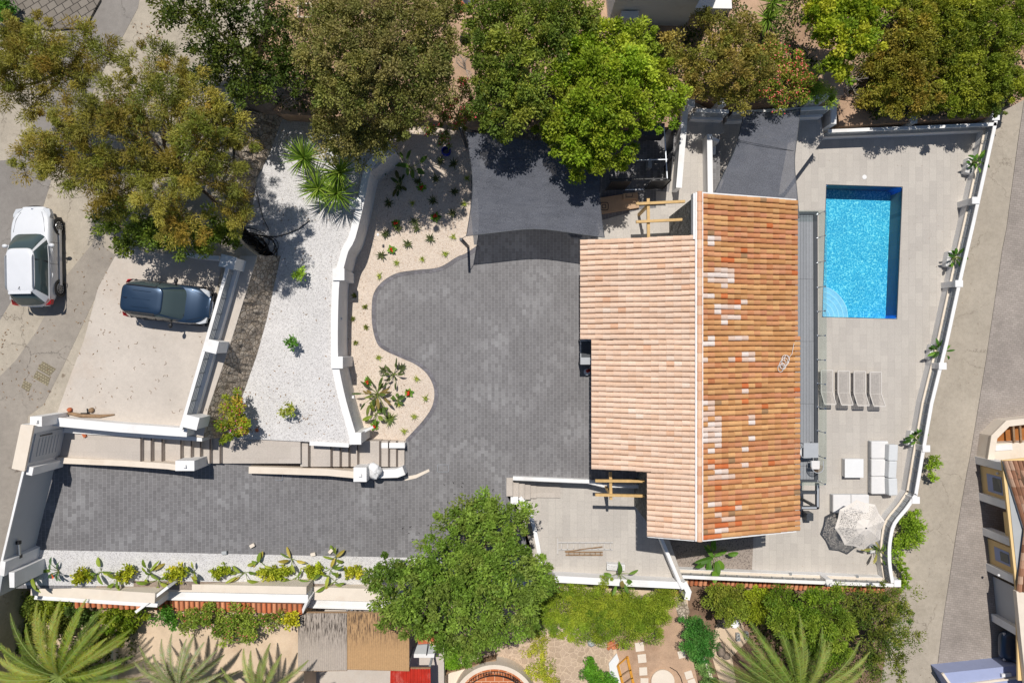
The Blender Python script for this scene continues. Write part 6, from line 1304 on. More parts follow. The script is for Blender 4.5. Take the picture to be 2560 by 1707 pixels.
def undergrowth(label, pts, z, n_m2, palette, h=.5, leaf=(.15, .08)):
    P = np.array([W(x, y, z)[:2] for x, y in pts]); lo, hi = P.min(0), P.max(0); n = int(n_m2 * np.prod(hi - lo)); q = lo + nrng.random((n, 2)) * (hi - lo)
    ins = np.zeros(n, bool); j = len(P) - 1
    for i in range(len(P)):
        c_ = ((P[i, 1] > q[:, 1]) != (P[j, 1] > q[:, 1])) & (q[:, 0] < (P[j, 0] - P[i, 0]) * (q[:, 1] - P[i, 1]) / (P[j, 1] - P[i, 1] + 1e-9) + P[i, 0]); ins ^= c_; j = i
    q = q[ins]; g = np.sin(q[:, 0] * 2.1) * np.cos(q[:, 1] * 1.7) + np.sin(q[:, 0] * 5 + q[:, 1] * 4) * .4; q = q[(g + nrng.normal(0, .4, len(q))) > -.75]; n = len(q)
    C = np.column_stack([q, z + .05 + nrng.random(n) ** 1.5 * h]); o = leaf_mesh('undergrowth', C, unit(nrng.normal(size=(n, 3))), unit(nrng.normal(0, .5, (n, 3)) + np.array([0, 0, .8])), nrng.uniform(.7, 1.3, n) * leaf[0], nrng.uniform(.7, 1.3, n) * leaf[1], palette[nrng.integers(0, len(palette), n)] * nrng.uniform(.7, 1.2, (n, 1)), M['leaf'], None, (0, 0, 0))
    tag(o, label, 'undergrowth', kind='stuff')
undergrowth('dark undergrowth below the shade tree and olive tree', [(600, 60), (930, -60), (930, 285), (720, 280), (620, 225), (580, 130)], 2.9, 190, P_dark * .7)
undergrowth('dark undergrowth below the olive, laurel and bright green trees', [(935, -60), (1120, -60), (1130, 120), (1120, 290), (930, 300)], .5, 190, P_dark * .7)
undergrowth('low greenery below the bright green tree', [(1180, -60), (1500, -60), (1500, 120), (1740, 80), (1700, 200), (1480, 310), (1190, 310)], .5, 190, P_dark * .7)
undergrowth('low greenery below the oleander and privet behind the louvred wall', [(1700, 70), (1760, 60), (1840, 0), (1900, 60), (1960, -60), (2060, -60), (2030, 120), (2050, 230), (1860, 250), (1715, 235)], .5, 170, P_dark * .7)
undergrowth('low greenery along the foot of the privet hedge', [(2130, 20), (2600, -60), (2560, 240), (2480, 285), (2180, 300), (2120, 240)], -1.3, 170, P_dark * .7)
undergrowth('low greenery between shrubs of the lower right garden', [(1790, 1470), (2200, 1470), (2150, 1700), (1880, 1720), (1870, 1560)], -3.0, 110, P_dark * .8)
undergrowth('low greenery under the palms at the bottom left', [(-60, 1490), (360, 1510), (340, 1640), (230, 1720), (-60, 1720)], 1.1, 130, P_dark * .8)
# dead branches
def twigs(label, px, py, z, n, r, seed):
    rn = random.Random(seed); c = Vector(W(px, py, z)); b = MB()
    for k in range(n):
        a = rn.uniform(0, 6.28); q = c + Vector((math.cos(a) * r * rn.uniform(.5, 1), math.sin(a) * r * rn.uniform(.5, 1), rn.uniform(.1, .8) * r)); m_ = (c + q) / 2 + Vector((rn.uniform(-.1, .1), rn.uniform(-.1, .1), .1)); b.tube([c, m_, q], [.025, .015, .006], 5)
        for j in range(6): s = m_.lerp(q, rn.random()); e = s + Vector((rn.uniform(-.3, .3), rn.uniform(-.3, .3), rn.uniform(0, .2))); b.tube([s, e], [.008, .003], 4)
    return tag(b.build('dead_branch', M['dry']), label, 'dead branches')
twigs('bleached dead branches hanging over the rock behind the white gravel', 735, 240, 3.6, 14, .9, 1)
twigs('small dead twigs on the rock left of the bleached branches', 688, 232, 3.3, 7, .4, 2)
twigs('pile of dead sticks between hedge and sandy bank', 2115, 205, -.2, 22, 1.1, 3)
twigs('bare grey branches in the gap between olive and laurel trees', 1165, 175, 2.0, 10, .8, 4)
# ---------------- blades: yuccas, rosettes, bananas, palms ----------------
class Blades:
    def __init__(s): s.b = MB()
    def blade(s, base, az, el, L, w, c, droop=.3, seg=4, fold=0.0, shape='blade'):
        p = Vector(base); e = el; side = Vector((-math.sin(az), math.cos(az), 0)); vs = []
        for k in range(seg + 1):
            t = k / seg; ww = w * (1 - t ** 2.2) if shape == 'blade' else w * math.sin(math.pi * min(.97, .12 + .86 * t)) ** .75 if k < seg else w * .05
            if shape == 'blade' and k == 0: ww = w * .7
            vs += [p - side * ww / 2 + Vector((0, 0, fold * ww)), p.copy(), p + side * ww / 2 + Vector((0, 0, fold * ww))]
            d = Vector((math.cos(az) * math.cos(e), math.sin(az) * math.cos(e), math.sin(e))); p = p + d * (L / seg); e -= droop / seg
        s.b.cur = c; s.b.add(vs, [(3 * k + j, 3 * k + j + 1, 3 * k + 4 + j, 3 * k + 3 + j) for k in range(seg) for j in range(2)])
def vary(rn, hexes, k=1.0): c = lin(rn.choice(hexes), k * rn.uniform(.82, 1.15)); return c
G_leaf = ['6f9a34', '5c8a2c', '86a63c']
def yucca_heads(name, label, base, heads, L, hexes, group=None, n=90, w=.055):
    rn = random.Random(int(base[0])); B = W(*base); t = thing(name, label, 'yucca', B, group=group)
    for hx, hy, hz in heads:
        c = W(hx, hy, hz); b = MB(); b.tube([B, (c[0], c[1], B[2] + (c[2] - B[2]) * .5), c], [.11, .1, .09], 8); b.build('trunk', M['palmbark'], t, smooth=True)
        bl = Blades()
        for k in range(n):
            el = math.asin(rn.uniform(-.25, 1)) ; bl.blade(c, rn.uniform(0, 6.283), el, L * rn.uniform(.8, 1.08), w, vary(rn, hexes), droop=.25, seg=3, fold=.25)
        bl.b.build('crown', M['leaf'], t)
    return t
Y = ['7c9a34', '8aa83e', '5d7c28', 'a6bc50', '4a6620']
yucca_heads('yucca', 'single headed spiky yucca on the white gravel', (768, 412, 1.9), [(760, 396, 3.2)], 1.12, Y, 'spiky yuccas on the white gravel', 110)
yucca_heads('yucca', 'spiky yucca with three crowded heads beside the curved white wall', (824, 470, 1.9), [(849, 432, 3.4), (796, 472, 3.0), (842, 484, 3.1)], 1.08, Y, 'spiky yuccas on the white gravel', 100)
yucca_heads('yucca', 'spiky pale green yucca beside the house wall at the top of the photo', (1925, 60, .5), [(1919, 48, 2.2), (1932, 8, 2.4)], .95, Y, None, 70)
def ordinal(i): return ['first', 'second', 'third', 'fourth', 'fifth', 'sixth', 'seventh', 'eighth', 'ninth', 'tenth', 'eleventh', 'twelfth', 'thirteenth', 'fourteenth', 'fifteenth', 'sixteenth', 'seventeenth', 'eighteenth', 'nineteenth', 'twentieth'][i]
def rosette(name, label, cat, loc, n, L, w, hexes, el=(.2, 1.2), group=None, flower=None, seed=0, shape='blade', droop=.5, stem=0.0):
    rn = random.Random(seed); t = thing(name, label, cat, loc, group=group); bl = Blades(); c = (loc[0], loc[1], loc[2] + .02 + stem)
    for k in range(n): bl.blade(c, 2 * math.pi * (k + rn.uniform(-.3, .3)) / n, rn.uniform(*el), L * rn.uniform(.7, 1.1), w * rn.uniform(.8, 1.1), vary(rn, hexes), droop=droop * rn.uniform(.6, 1.3), seg=4, shape=shape, fold=.12)
    bl.b.build('leaves', M['leaf'], t)
    if stem: b = MB(); b.tube([loc, c], [.02, .015], 5); b.build('stem', M['bark'], t)
    if flower:
        bl = Blades()
        for k in range(9): bl.blade((c[0] + rn.uniform(-.05, .05), c[1] + rn.uniform(-.05, .05), c[2] + .2), rn.uniform(0, 6.28), rn.uniform(.1, 1.2), .12, .07, vary(rn, flower), droop=.3, seg=2, shape='oval')
        bl.b.build('flower', M['flower'], t)
    return t
DK = ['5a6440', '4c5838', '6b7048', '59633a']; LT = ['9aa848', '86983c', 'b0b858']; GR = ['6f9a3a', '5c8a30', '7fa544']
def group_rows(kind, pts, fn, lab, grp):
    pts = sorted(pts, key=lambda p: p[1])
    for i, p in enumerate(pts): fn(p, lab % ordinal(i), grp, i)
dark = [(1091, 449), (1136, 480), (1083, 503), (1132, 534), (1036, 556), (996, 572), (1042, 572), (965, 586), (1076, 597), (1020, 610), (954, 639), (998, 469), (1134, 411), (972, 509), (960, 924), (1005, 919), (1101, 404), (1045, 455)]
group_rows('d', dark, lambda p, l, g, i: rosette('strap_leaf_plant', l, 'plant', W(*p, .03), 11, .36, .085, DK, (.3, 1.1), g, seed=i), 'small dark strap leaved plant in the beige bed, %s from the top', 'dark strap leaved plants in the beige bed')
light = [(1167, 447), (1161, 511), (1032, 509), (1134, 592), (1114, 635), (1056, 648), (992, 657), (949, 690), (947, 893), (1043, 946), (1065, 995), (1036, 1041), (1011, 1077), (998, 1010)]
group_rows('l', light, lambda p, l, g, i: rosette('grass_tuft', l, 'plant', W(*p, .03), 12, .27, .045, LT, (.3, 1.2), g, seed=i + 50), 'small light green tuft in the beige bed, %s from the top', 'light green tufts in the beige bed')
mound = [(887, 739), (913, 767), (883, 797), (915, 818), (890, 856)]
group_rows('m', mound, lambda p, l, g, i: rosette('mound_plant', l, 'plant', W(*p, .03), 26, .19, .05, ['7f8440', '6c7436', '949a4c'], (.2, 1.4), g, seed=i + 80), 'small rounded olive mound by the curved wall, %s from the top', 'olive mounds by the curved wall')
flow = [(1054, 471), (1089, 543), (980, 625), (920, 953), (1022, 981), (938, 1063), (991, 560)]
group_rows('f', flow, lambda p, l, g, i: rosette('flowering_plant', l, 'plant', W(*p, .03), 9, .30, .15, GR, (.2, .9), g, ['d8341f', 'e0502c', 'c4281a'], seed=i + 100, shape='oval'), 'red flowering leafy plant in the beige bed, %s from the top', 'red flowering plants in the beige bed')
rosette('strap_leaf_plant', 'larger green strap leaved plant at the foot of the beige bed', 'plant', W(976, 1046, .03), 20, .5, .07, ['6f8440', '7f8f48', '5c7034'], (.3, 1.2), None, seed=140)
def banana(label, px, py, z, n, L, w, hexes=None, seed=0, stem=.4, group=None, flower=None, cat='plant', name='banana_plant'):
    rn = random.Random(seed); loc = W(px, py, z); t = thing(name, label, cat, loc, group=group); bl = Blades(); st = MB(); a0 = rn.uniform(0, 6.28); hexes = hexes or ['6c8f34', '5c7f2e', '86a23e', '4f6f2a']
    for k in range(n):
        az = a0 + 2 * math.pi * (k + rn.uniform(-.9, .9)) / n; el = rn.uniform(.5, 1.4); Ls = stem * rn.uniform(.5, 1.5); d = Vector((math.cos(az) * math.cos(el), math.sin(az) * math.cos(el), math.sin(el))); p0 = Vector(loc); p1 = p0 + d * Ls; st.tube([p0, p1], [.02, .012], 5)
        bl.blade(p1, az + rn.uniform(-.5, .5), rn.uniform(-.4, 1.0), L * rn.uniform(.6, 1.2), w * rn.uniform(.6, 1.15), vary(rn, hexes), droop=rn.uniform(.4, 1.1), seg=6, shape='oval', fold=.18)
    bl.b.build('leaves', M['leaf'], t); st.build('stems', M['leafstem'], t)
    if flower:
        f = Blades()
        for k in range(6): f.blade((loc[0] + .1, loc[1] - .05, loc[2] + stem + .2), rn.uniform(0, 6.28), .5, .14, .05, vary(rn, flower), seg=2)
        f.b.build('flower', M['flower'], t)
    return t
M['leafstem'] = plain('green_stem', lin('8a9a50', .9), .6, .1, 6, 40, bmp=0)
banana('big bird of paradise clump with dark paddle leaves by the curved wall', 945, 985, .03, 20, .52, .15, ['6a7c3c', '4c5e30', '7f8c44', '8c7a48'], 1, .7)
banana('leafy paddle leaved clump right behind the big bird of paradise', 985, 935, .03, 12, .4, .12, ['4c5a34', '5f6c3c'], 2, .45)
banana('small paddle leaved plant right of the big bird of paradise', 995, 1000, .03, 7, .35, .16, ['4f6834', '5f7838'], 3, .25)
banana('drooping paddle leaved plant below the big bird of paradise', 940, 1035, .03, 7, .5, .2, ['6f8c38', '86983c'], 4, .4)
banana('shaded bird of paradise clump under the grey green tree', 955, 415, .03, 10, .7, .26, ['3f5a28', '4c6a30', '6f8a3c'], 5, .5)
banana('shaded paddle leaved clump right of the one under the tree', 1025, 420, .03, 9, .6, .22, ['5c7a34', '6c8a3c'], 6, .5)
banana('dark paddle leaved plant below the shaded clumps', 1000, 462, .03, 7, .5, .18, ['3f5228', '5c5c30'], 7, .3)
for i, (px, py, lab) in enumerate([(2426, 414, 'large leaved plant in the planter at the head corner of the pool terrace'), (2377, 648, 'large leaved plant in the planter level with the pool'), (2334, 881, 'large leaved plant in the planter level with the sun loungers'), (2282, 1097, 'large leaved plant in the planter behind the long sofa')]):
    banana(lab, px + 4, py - 4, TZ + .42, 16, .38, .17, ['4c7a28', '3c6020', '6c9434', '2f4c1c'], 20 + i, .4, 'large leaved plants in the trough planters')
banana('palm like plant in the grey planter beside the parasol', 2190, 1372, TZ + .42, 12, .55, .12, ['6f8a3c', '5c7a30', 'a8a058'], 30, .5)
banana('large leaved plant in the white trough on the lower patio', 1548, 1432, -.5, 8, .55, .24, ['5f7f34', '74943c', '8a7a4a'], 31, .5)
banana('banana plant with glossy leaves in the grey gravel below the roof corner', 1778, 1383, TZ, 13, .85, .3, ['5f8a2c', '76a034', '4c7424', '8fae3e'], 32, .7)
# shrub border by the drive
ySh = [(211, 1437), (327, 1428), (445, 1430), (556, 1426), (678, 1428), (712, 1426), (791, 1420), (885, 1426), (1185 - 260, 1430)]
for i, (px, py) in enumerate(ySh[:8]):
    B = W(px, py, zr(px)); t = thing('yellow_shrub', 'round yellow green shrub in the border by the drive, %s from the gate' % ordinal(i), 'shrub', B, group='yellow green shrubs in the border by the drive')
    L_ = [(B[0], B[1], B[2] + .25, .34), (B[0] + .22, B[1] + .06, B[2] + .2, .24), (B[0] - .2, B[1] - .05, B[2] + .2, .24)]
    trunkmesh(t, B, L_, .02, B[2] + .1); foliage(t, B, L_, palette=pal(['b9bb36', 'a4ad30', 'cfc94a', '8c9c2c'] if i in (1, 2, 0, 7) else ['a9b43a', '94a832', 'bdbf48'], .85), leaf=(.13, .08), dens=420, spread=.07, cl=8)
bn = [(254, 1428), (300, 1444), (378, 1426), (396, 1448), (487, 1428), (614, 1430), (650, 1402), (731, 1396), (745, 1440), (827, 1422), (838, 1452), (843, 1388), (87, 1431)]
bn = sorted(bn)
for i, (px, py) in enumerate(bn):
    banana('banana plant with broad leaves in the border by the drive, %s from the gate' % ordinal(i), px, py, zr(px), 6 if i else 5, .5 if i else .8, .17 if i else .22, ['8fa03c', '7c9436', 'a8b04a', '6a8434', 'b8a850'], 60 + i, .35, 'banana plants in the border by the drive')
banana('bird of paradise with an orange flower near the gate end of the border', 148, 1426, zr(148), 9, .35, .12, ['4f7048', '5c7c50'], 80, .4, flower=['e0602c', 'e87a3c'])
for i, (px, py, lab) in enumerate([(760, 690, 'small green citrus shrub in the white gravel, nearest the stone wall top'), (740, 857, 'small dark green citrus shrub in the middle of the white gravel'), (731, 1023, 'small yellowish citrus shrub in the white gravel above the steps')]):
    B = W(px, py, 1.9); t = thing('citrus_shrub', lab, 'shrub', B, group='young citrus shrubs in the white gravel'); L_ = [(B[0], B[1], 2.6, .26), (B[0] + .14, B[1] + .08, 2.55, .2), (B[0] - .14, B[1] - .06, 2.7, .18), (B[0], B[1] + .2, 2.45, .16)]
    trunkmesh(t, B, L_, .025, 2.25); foliage(t, B, L_, palette=[pal(['7fa03a', '94b04a']), pal(['4f7c34', '5c8a3a']), pal(['a0a850', 'b8b45c', '8a9c48'])][i], leaf=(.13, .06), dens=300, spread=.07, cl=7)
def palm(label, base, ctr, L, n, hexes, group=None, elr=(-.1, 1.3), flower=False, leafL=.36, seed=0, tr=.24):
    rn = random.Random(seed); B = W(*base); c = Vector(W(*ctr)); t = thing('date_palm', label, 'palm', B, group=group)
    b = MB(); b.tube([B, (B[0] + (c.x - B[0]) * .5, B[1] + (c.y - B[1]) * .5, (B[2] + c.z) / 2), c], [tr * 1.2, tr, tr * 1.1], 12); b.build('trunk', M['palmbark'], t, smooth=True)
    bl = Blades(); rb = MB()
    for k in range(n):
        az = 2 * math.pi * (k * .618) + rn.uniform(-.1, .1); el = elr[0] + (elr[1] - elr[0]) * (k / n) ** .8; Lf = L * rn.uniform(.85, 1.05) * (1 - .25 * max(0, el - .9)); dr = rn.uniform(.9, 1.4)
        p = c.copy(); e = el; seg = 12; fc = vary(rn, hexes); pts = [p.copy()]; side = Vector((-math.sin(az), math.cos(az), 0))
        for s in range(seg):
            d = Vector((math.cos(az) * math.cos(e), math.sin(az) * math.cos(e), math.sin(e))); p = p + d * (Lf / seg); e -= dr / seg; pts.append(p.copy())
        rb.tube(pts, [.03 * (1 - i / (seg + 2)) + .006 for i in range(seg + 1)], 4, False)
        for q in range(54):
            f = .12 + .88 * q / 54; i = min(seg - 1, int(f * seg)); pp = pts[i].lerp(pts[i + 1], f * seg - i); dd = (pts[i + 1] - pts[i]).normalized(); ll = leafL * math.sin(math.pi * min(.96, .18 + .78 * f)) * rn.uniform(.9, 1.1)
            up = side.cross(dd) * -1; up = up if up.z > 0 else -up
            for sd in (-1, 1):
                ld = (dd * .75 + side * sd * .85 + up * rn.uniform(.1, .5)).normalized(); wv = dd * .019; tip = pp + ld * ll - Vector((0, 0, .04))
                bl.b.cur = tuple(x * rn.uniform(.85, 1.15) for x in fc); bl.b.add([pp - wv, pp + wv, pp + ld * ll * .6 + wv * .8, tip, pp + ld * ll * .6 - wv * .8], [(0, 1, 2, 3, 4)])
    bl.b.build('crown', M['leaf'], t); rb.build('frond_stems', M['leafstem'], t)
    if flower:
        f = Blades()
        for k in range(60): f.blade((c.x + rn.uniform(-.1, .1), c.y + rn.uniform(-.1, .1), c.z), rn.uniform(0, 6.28), rn.uniform(.8, 1.5), .45, .03, vary(rn, ['d8a43a', 'e0b048']), seg=3)
        f.b.build('flower_stalks', M['flower'], t)
    return t
palm('big yellow green date palm in the bottom left corner', (165, 1660, 1.1), (150, 1690, 3.6), 3.6, 62, ['a0a846', '8c9c3a', 'b4b858', '6f8434'], 'date palms in the neighbouring gardens', elr=(-.1, .9), seed=1, leafL=.32)
palm('grey green date palm with an orange flower spray at the bottom edge', (450, 1690, 1.1), (448, 1715, 3.2), 2.6, 30, ['9a9c74', '8c9068', 'a8a884', '7f8450'], 'date palms in the neighbouring gardens', elr=(0, .9), flower=True, seed=2, leafL=.26)
palm('half seen date palm left of the corrugated roof at the bottom edge', (650, 1735, 1.1), (650, 1745, 3.0), 2.6, 26, ['8f9858', '7f8a4a', 'a0a468'], 'date palms in the neighbouring gardens', elr=(0, .9), seed=3, leafL=.26)
palm('date palm with long arching fronds at the bottom right', (1990, 1700, -3), (1995, 1735, .4), 4.4, 62, ['8fa046', '7f9440', 'a0a856', '6f8438'], 'date palms in the neighbouring gardens', elr=(-.1, .95), seed=4, leafL=.36)
# ---------------- neighbouring buildings and yards ----------------
# house at the top edge
nb = thing('neighbour_house', 'cream rendered house wall at the top edge of the photo', 'house', W(1620, 0, .5))
b = MB(); b.prism(poly([(1505, 60), (1712, 66), (1780, -150), (1495, -150)], .5)[::1], .3)
w0 = [W(1520, 61, .5), W(1713, 66, .5), W(1800, -160, .5), W(1500, -160, .5)]; b = MB(); b.prism([(x, y, 4.6) for x, y, z in w0], .4); b.build('wall', M['white'], nb)
b = MB(); cx = sum(p[0] for p in w0) / 4; cy = sum(p[1] for p in w0) / 4; b.prism([(cx + (x - cx) * 1.02, cy + (y - cy) * 1.02 , 4.8) for x, y, z in w0], 4.6); b.build('roof', M['tiles_flat'] if 'tiles_flat' in M else M['terracotta'], nb)
b = MB(); b.prism(poly([(1712, 20), (1830, 22), (1826, -60), (1716, -60)], 1.2), .4); b.build('side_wall', M['white'], nb)
ac = thing('air_conditioner', 'white air conditioning unit fixed to the cream house wall', 'air conditioner', W(1575, 40, 1.6))
p = W(1575, 38, 2.0); b = MB(); b.box((p[0], p[1], 1.75), (.82, .34, .58)); b.build('case', M['plastic'], ac, bevel=.015)
b = MB(); vs = []
for k in range(24): t_ = 2 * math.pi * k / 24; vs.append((p[0] + .1 + .22 * math.cos(t_), p[1] - .175, 1.75 + .22 * math.sin(t_)))
b.add(vs, [tuple(range(24))]); b.build('fan_grille', M['greypaint'], ac)
b = MB(); b.box((p[0], p[1] + .1, 1.43), (.7, .2, .05)); b.build('bracket', M['greypaint'], ac)
for px, py, r_, m_, lab in ((1150, 26, .28, 'terracotta', 'round orange pot in the shade at the top edge'), (1175, 8, .32, 'dkgrey', 'round black tub beside the orange pot')):
    b = MB(); b.lathe(W(px, py, 1.9), [(.02, 0), (r_ * .7, 0), (r_, .35), (r_ * .9, .36), (r_ * .85, .3), (.02, .28)], 18); tag(b.build('plant_pot', M[m_], smooth=True), lab, 'pot')
b = MB(); c0 = Vector(W(762, 27, 3.1)); 
for dx, dy, sx, sy in ((0, .3, .62, .06), (0, -.3, .62, .06), (.3, 0, .06, .6), (-.3, 0, .06, .6)): b.box((c0.x + dx, c0.y + dy, 3.0), (sx, sy, .3))
tag(b.build('square_planter', M['cream']), 'empty square cream planter at the top edge', 'planter')
b = MB(); b.cyl(W(592, 285, 2.9), .22, .6, 16, .26); tag(b.build('water_barrel', M['barrel'] if 'barrel' in M else M.setdefault('barrel', plain('grey_blue_plastic', lin('8fa6b4', .8), .5, .1, 4, 30))), 'pale blue barrel half hidden by the eucalyptus', 'barrel')
b = MB(); b.lathe(W(608, 265, 2.9), [(.02, 0), (.2, 0), (.27, .3), (.24, .31), (.2, .05), (.02, .04)], 16); tag(b.build('basin', M['greypaint']), 'round grey basin behind the pale blue barrel', 'basin')
# house across the lane
rh = thing('lane_house', 'ochre house with white piers and brown tiled roof across the lane', 'house', W(2500, 1350, -3.2))
zb, ztp = -3.2, -1.15
fl = [(2447, 1140), (2487, 1528), (2512, 1760)]
A = [W(x, y, zb)[:2] for x, y in fl]
def seg(y0, y1, m, nm, off=0.0, z0=zb, z1=ztp, th=.2, par=rh):
    def at(y):
        for (xa, ya), (xb, yb) in zip(fl, fl[1:]):
            if y <= yb: break
        x = xa + (xb - xa) * (y - ya) / (yb - ya); return W(x, y, zb)
    a, c = at(y0), at(y1); b = MB(); b.ribbon([(a[0] + off, a[1]), (c[0] + off, c[1])], [(a[0] + off + th, a[1]), (c[0] + off + th, c[1])], z0, z1); return b.build(nm, m, par)
seg(1163, 1232, M['yellowwall'], 'wall'); seg(1262, 1320, M['yellowwall'], 'wall', z0=-1.75); seg(1345, 1408, M['yellowwall'], 'wall'); seg(1440, 1534, M['yellowwall'], 'wall', z0=-1.5); seg(1580, 1760, M['bluegrey'], 'wall', z0=-1.5)
seg(1440, 1534, M['gate'], 'garage_door', off=.08, z1=-1.5, th=.05)
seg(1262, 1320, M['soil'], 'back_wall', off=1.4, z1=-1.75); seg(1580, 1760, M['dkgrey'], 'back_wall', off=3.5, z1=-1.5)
for y0, y1 in ((1140, 1163), (1231, 1262), (1318, 1346), (1407, 1440), (1533, 1580)): seg(y0, y0 + 19, M['white'], 'pier', off=-.22, th=.5, z1=-1.2)
for y0, y1 in ((1178, 1222), (1358, 1392)):
    seg(y0, y1, M['bluegrey'], 'window_frame', off=-.02, z0=-2.7, z1=-1.6, th=.1); seg(y0 + 6, y1 - 6, M['carglass'], 'window', off=-.04, z0=-2.25, z1=-1.65, th=.05)
seg(1150, 1590, M['greywall'], 'cornice', off=-.12, z0=-1.13, z1=-1.0, th=.5)
b = MB(); z = -.9; b.prism(poly([(2505, 1150), (2800, 1120), (2900, 1700), (2545, 1700), (2541, 1480)], -1.04), -1.14); b.build('ceiling', M['yellowwall'], rh)
rn = random.Random(5); b = MB()
def roofpatch(a, c, d, e, zs, n, m_):
    """clay tile rows running from edge a-c to edge e-d"""
    P = [Vector(W(*q, z)) for q, z in zip((a, c, d, e), zs)]
    for i in range(n):
        f = (i + .5) / n; s = P[0].lerp(P[1], f); t_ = P[3].lerp(P[2], f); w_ = (P[1] - P[0]).length / n * .52; u = (P[1] - P[0]).normalized()
        for k in range(m_):
            q0 = s.lerp(t_, k / m_); q1 = s.lerp(t_, (k + 1.1) / m_); b.cur = lin(rn.choice(['b58a70', 'a3765c', 'c49a80', '94684e', 'caa78e']), rn.uniform(.75, 1)); vs = []
            for q, rr in ((q0, w_ * .9), (q1, w_)):
                for j in range(5): th = math.pi * j / 4; vs.append(q + u * (rr * math.cos(th)) + Vector((0, 0, rr * .9 * math.sin(th) + (.02 if q is q1 else 0))))
            b.add(vs, [(j, j + 1, 6 + j, 5 + j) for j in range(4)])
    b.cur = lin('8a6a54', .6); b.add([p - Vector((0, 0, .01)) for p in P], [(0, 1, 2, 3)])
roofpatch((2507, 1151), (2700, 1151), (2700, 1319), (2560, 1319), (-.85, .6, .6, -.85), 16, 8)
roofpatch((2560, 1319), (2760, 1319), (2760, 1476), (2541, 1476), (-.85, .7, .7, -.85), 16, 8)
b.build('roof', M['tiles_new'], rh)
b = MB(); b.prism(poly([(2541, 1478), (2760, 1478), (2780, 1800), (2575, 1800), (2552, 1590)], -.75), -1.0); b.build('roof_terrace', M['cream'], rh)
b = MB(); b.beam(W(2508, 1152, -.9), W(2560, 1319, -.9), .06, .12); b.build('gutter', M['greypaint'], rh)
for (px, py), z in (((2503, 1183), -1.8), ((2506, 1437), -1.8)): b = MB(); p = W(px, py, z); b.blob((p[0] - .2, p[1], z), (.07, .07, .07), 10, 6, 0); b.build('wall_lamp', M['plastic'], rh, smooth=True)
# octagonal terrace wall
oc = thing('octagonal_terrace', 'octagonal pale walled terrace with a brown floor across the lane', 'terrace wall', W(2500, 1090, -3.2))
o_pts = [(2700, 1022), (2485, 1047), (2449, 1083), (2440, 1142)]
A = [W(x, y, -3.2)[:2] for x, y in o_pts]
b = MB(); b.ribbon(A, offs(A, .25), -3.6, -2.3); b.build('wall_face', M['cream'], oc)
b = MB(); b.ribbon(offs(A, -.03), offs(A, .30), -2.3, -2.24); b.build('coping', M['cream'], oc)
b = MB(); b.prism(poly([(2700, 1056), (2515, 1063), (2487, 1092), (2478, 1150), (2700, 1150)], -3.0), -3.3); b.build('floor', M['brown'], oc)
b = MB(); b.prism(poly([(2484, 1108), (2700, 1100), (2700, 1152), (2478, 1150)], -2.35), -3.3); b.build('ledge', M['cream'], oc)
b = MB(); b.prism(poly([(2482, 1113), (2530, 1110), (2532, 1124), (2490, 1127)], -2.3), -2.36); b.build('white_slab', M['plastic'], oc)
for x in (2532, 2549): b = MB(); b.beam(W(x, 1064, -2.3), W(x + 3, 1106, -2.3), .1, .1); b.build('beam', M['oldwood'], oc)
# blue grey wall corner
bw = thing('blue_wall', 'pale blue rendered wall with cream edges at the bottom right corner', 'wall', W(2450, 1690, -3.2))
b = MB(); b.prism(poly([(2355, 1682), (2545, 1662), (2552, 1700), (2600, 1760), (2400, 1760)], -2.2), -3.2); b.build('wall', M['bluegrey'], bw)
b = MB(); b.beam(W(2356, 1682, -2.16), W(2400, 1745, -2.16), .12, .1); b.beam(W(2400, 1712, -2.16), W(2548, 1692, -2.16), .12, .1); b.build('edging', M['cream'], bw)
b = MB(); p = W(2515, 1686, -2.1); b.box((p[0], p[1], -2.1), (.5, .16, .12), rz=.1); b.build('lamp', M['plastic'], bw)
# car nose in the open garage
gc = thing('garage_car', 'dark car standing nose out in the shaded garage across the lane', 'car', W(2535, 1620, -3.2))
p = W(2538, 1618, -2.5); b = MB(); rows = []
for x, w_, zt in ((-1.0, .55, .55), (-.9, .75, .68), (-.6, .85, .80), (.0, .88, .95), (.5, .86, 1.0), (1.1, .8, 1.4), (2.6, .75, 1.4)):
    rows.append([(p[0] + x + .3, p[1] + y * w_, -3.2 + z) for y, z in ((-1, .25), (-1, zt * .7), (-.85, zt - .03), (-.4, zt), (.4, zt), (.85, zt - .03), (1, zt * .7), (1, .25))])
vs = [q for r_ in rows for q in r_]; b.add(vs, [(i * 8 + k, i * 8 + (k + 1) % 8, (i + 1) * 8 + (k + 1) % 8, (i + 1) * 8 + k) for i in range(6) for k in range(8)] + [tuple(range(8)), tuple(range(48, 56))]); b.build('body', M['carblue'], gc, smooth=True, sub=1)
b = MB(); b.box((p[0] - .62, p[1], -2.7), (.06, .8, .08)); b.build('grille', M['chrome'], gc)
for s in (-1, 1): b = MB(); b.box((p[0] - .5, p[1] + s * .62, -2.62), (.12, .26, .1)); b.build('headlight', M['lamp'], gc, bevel=.02)
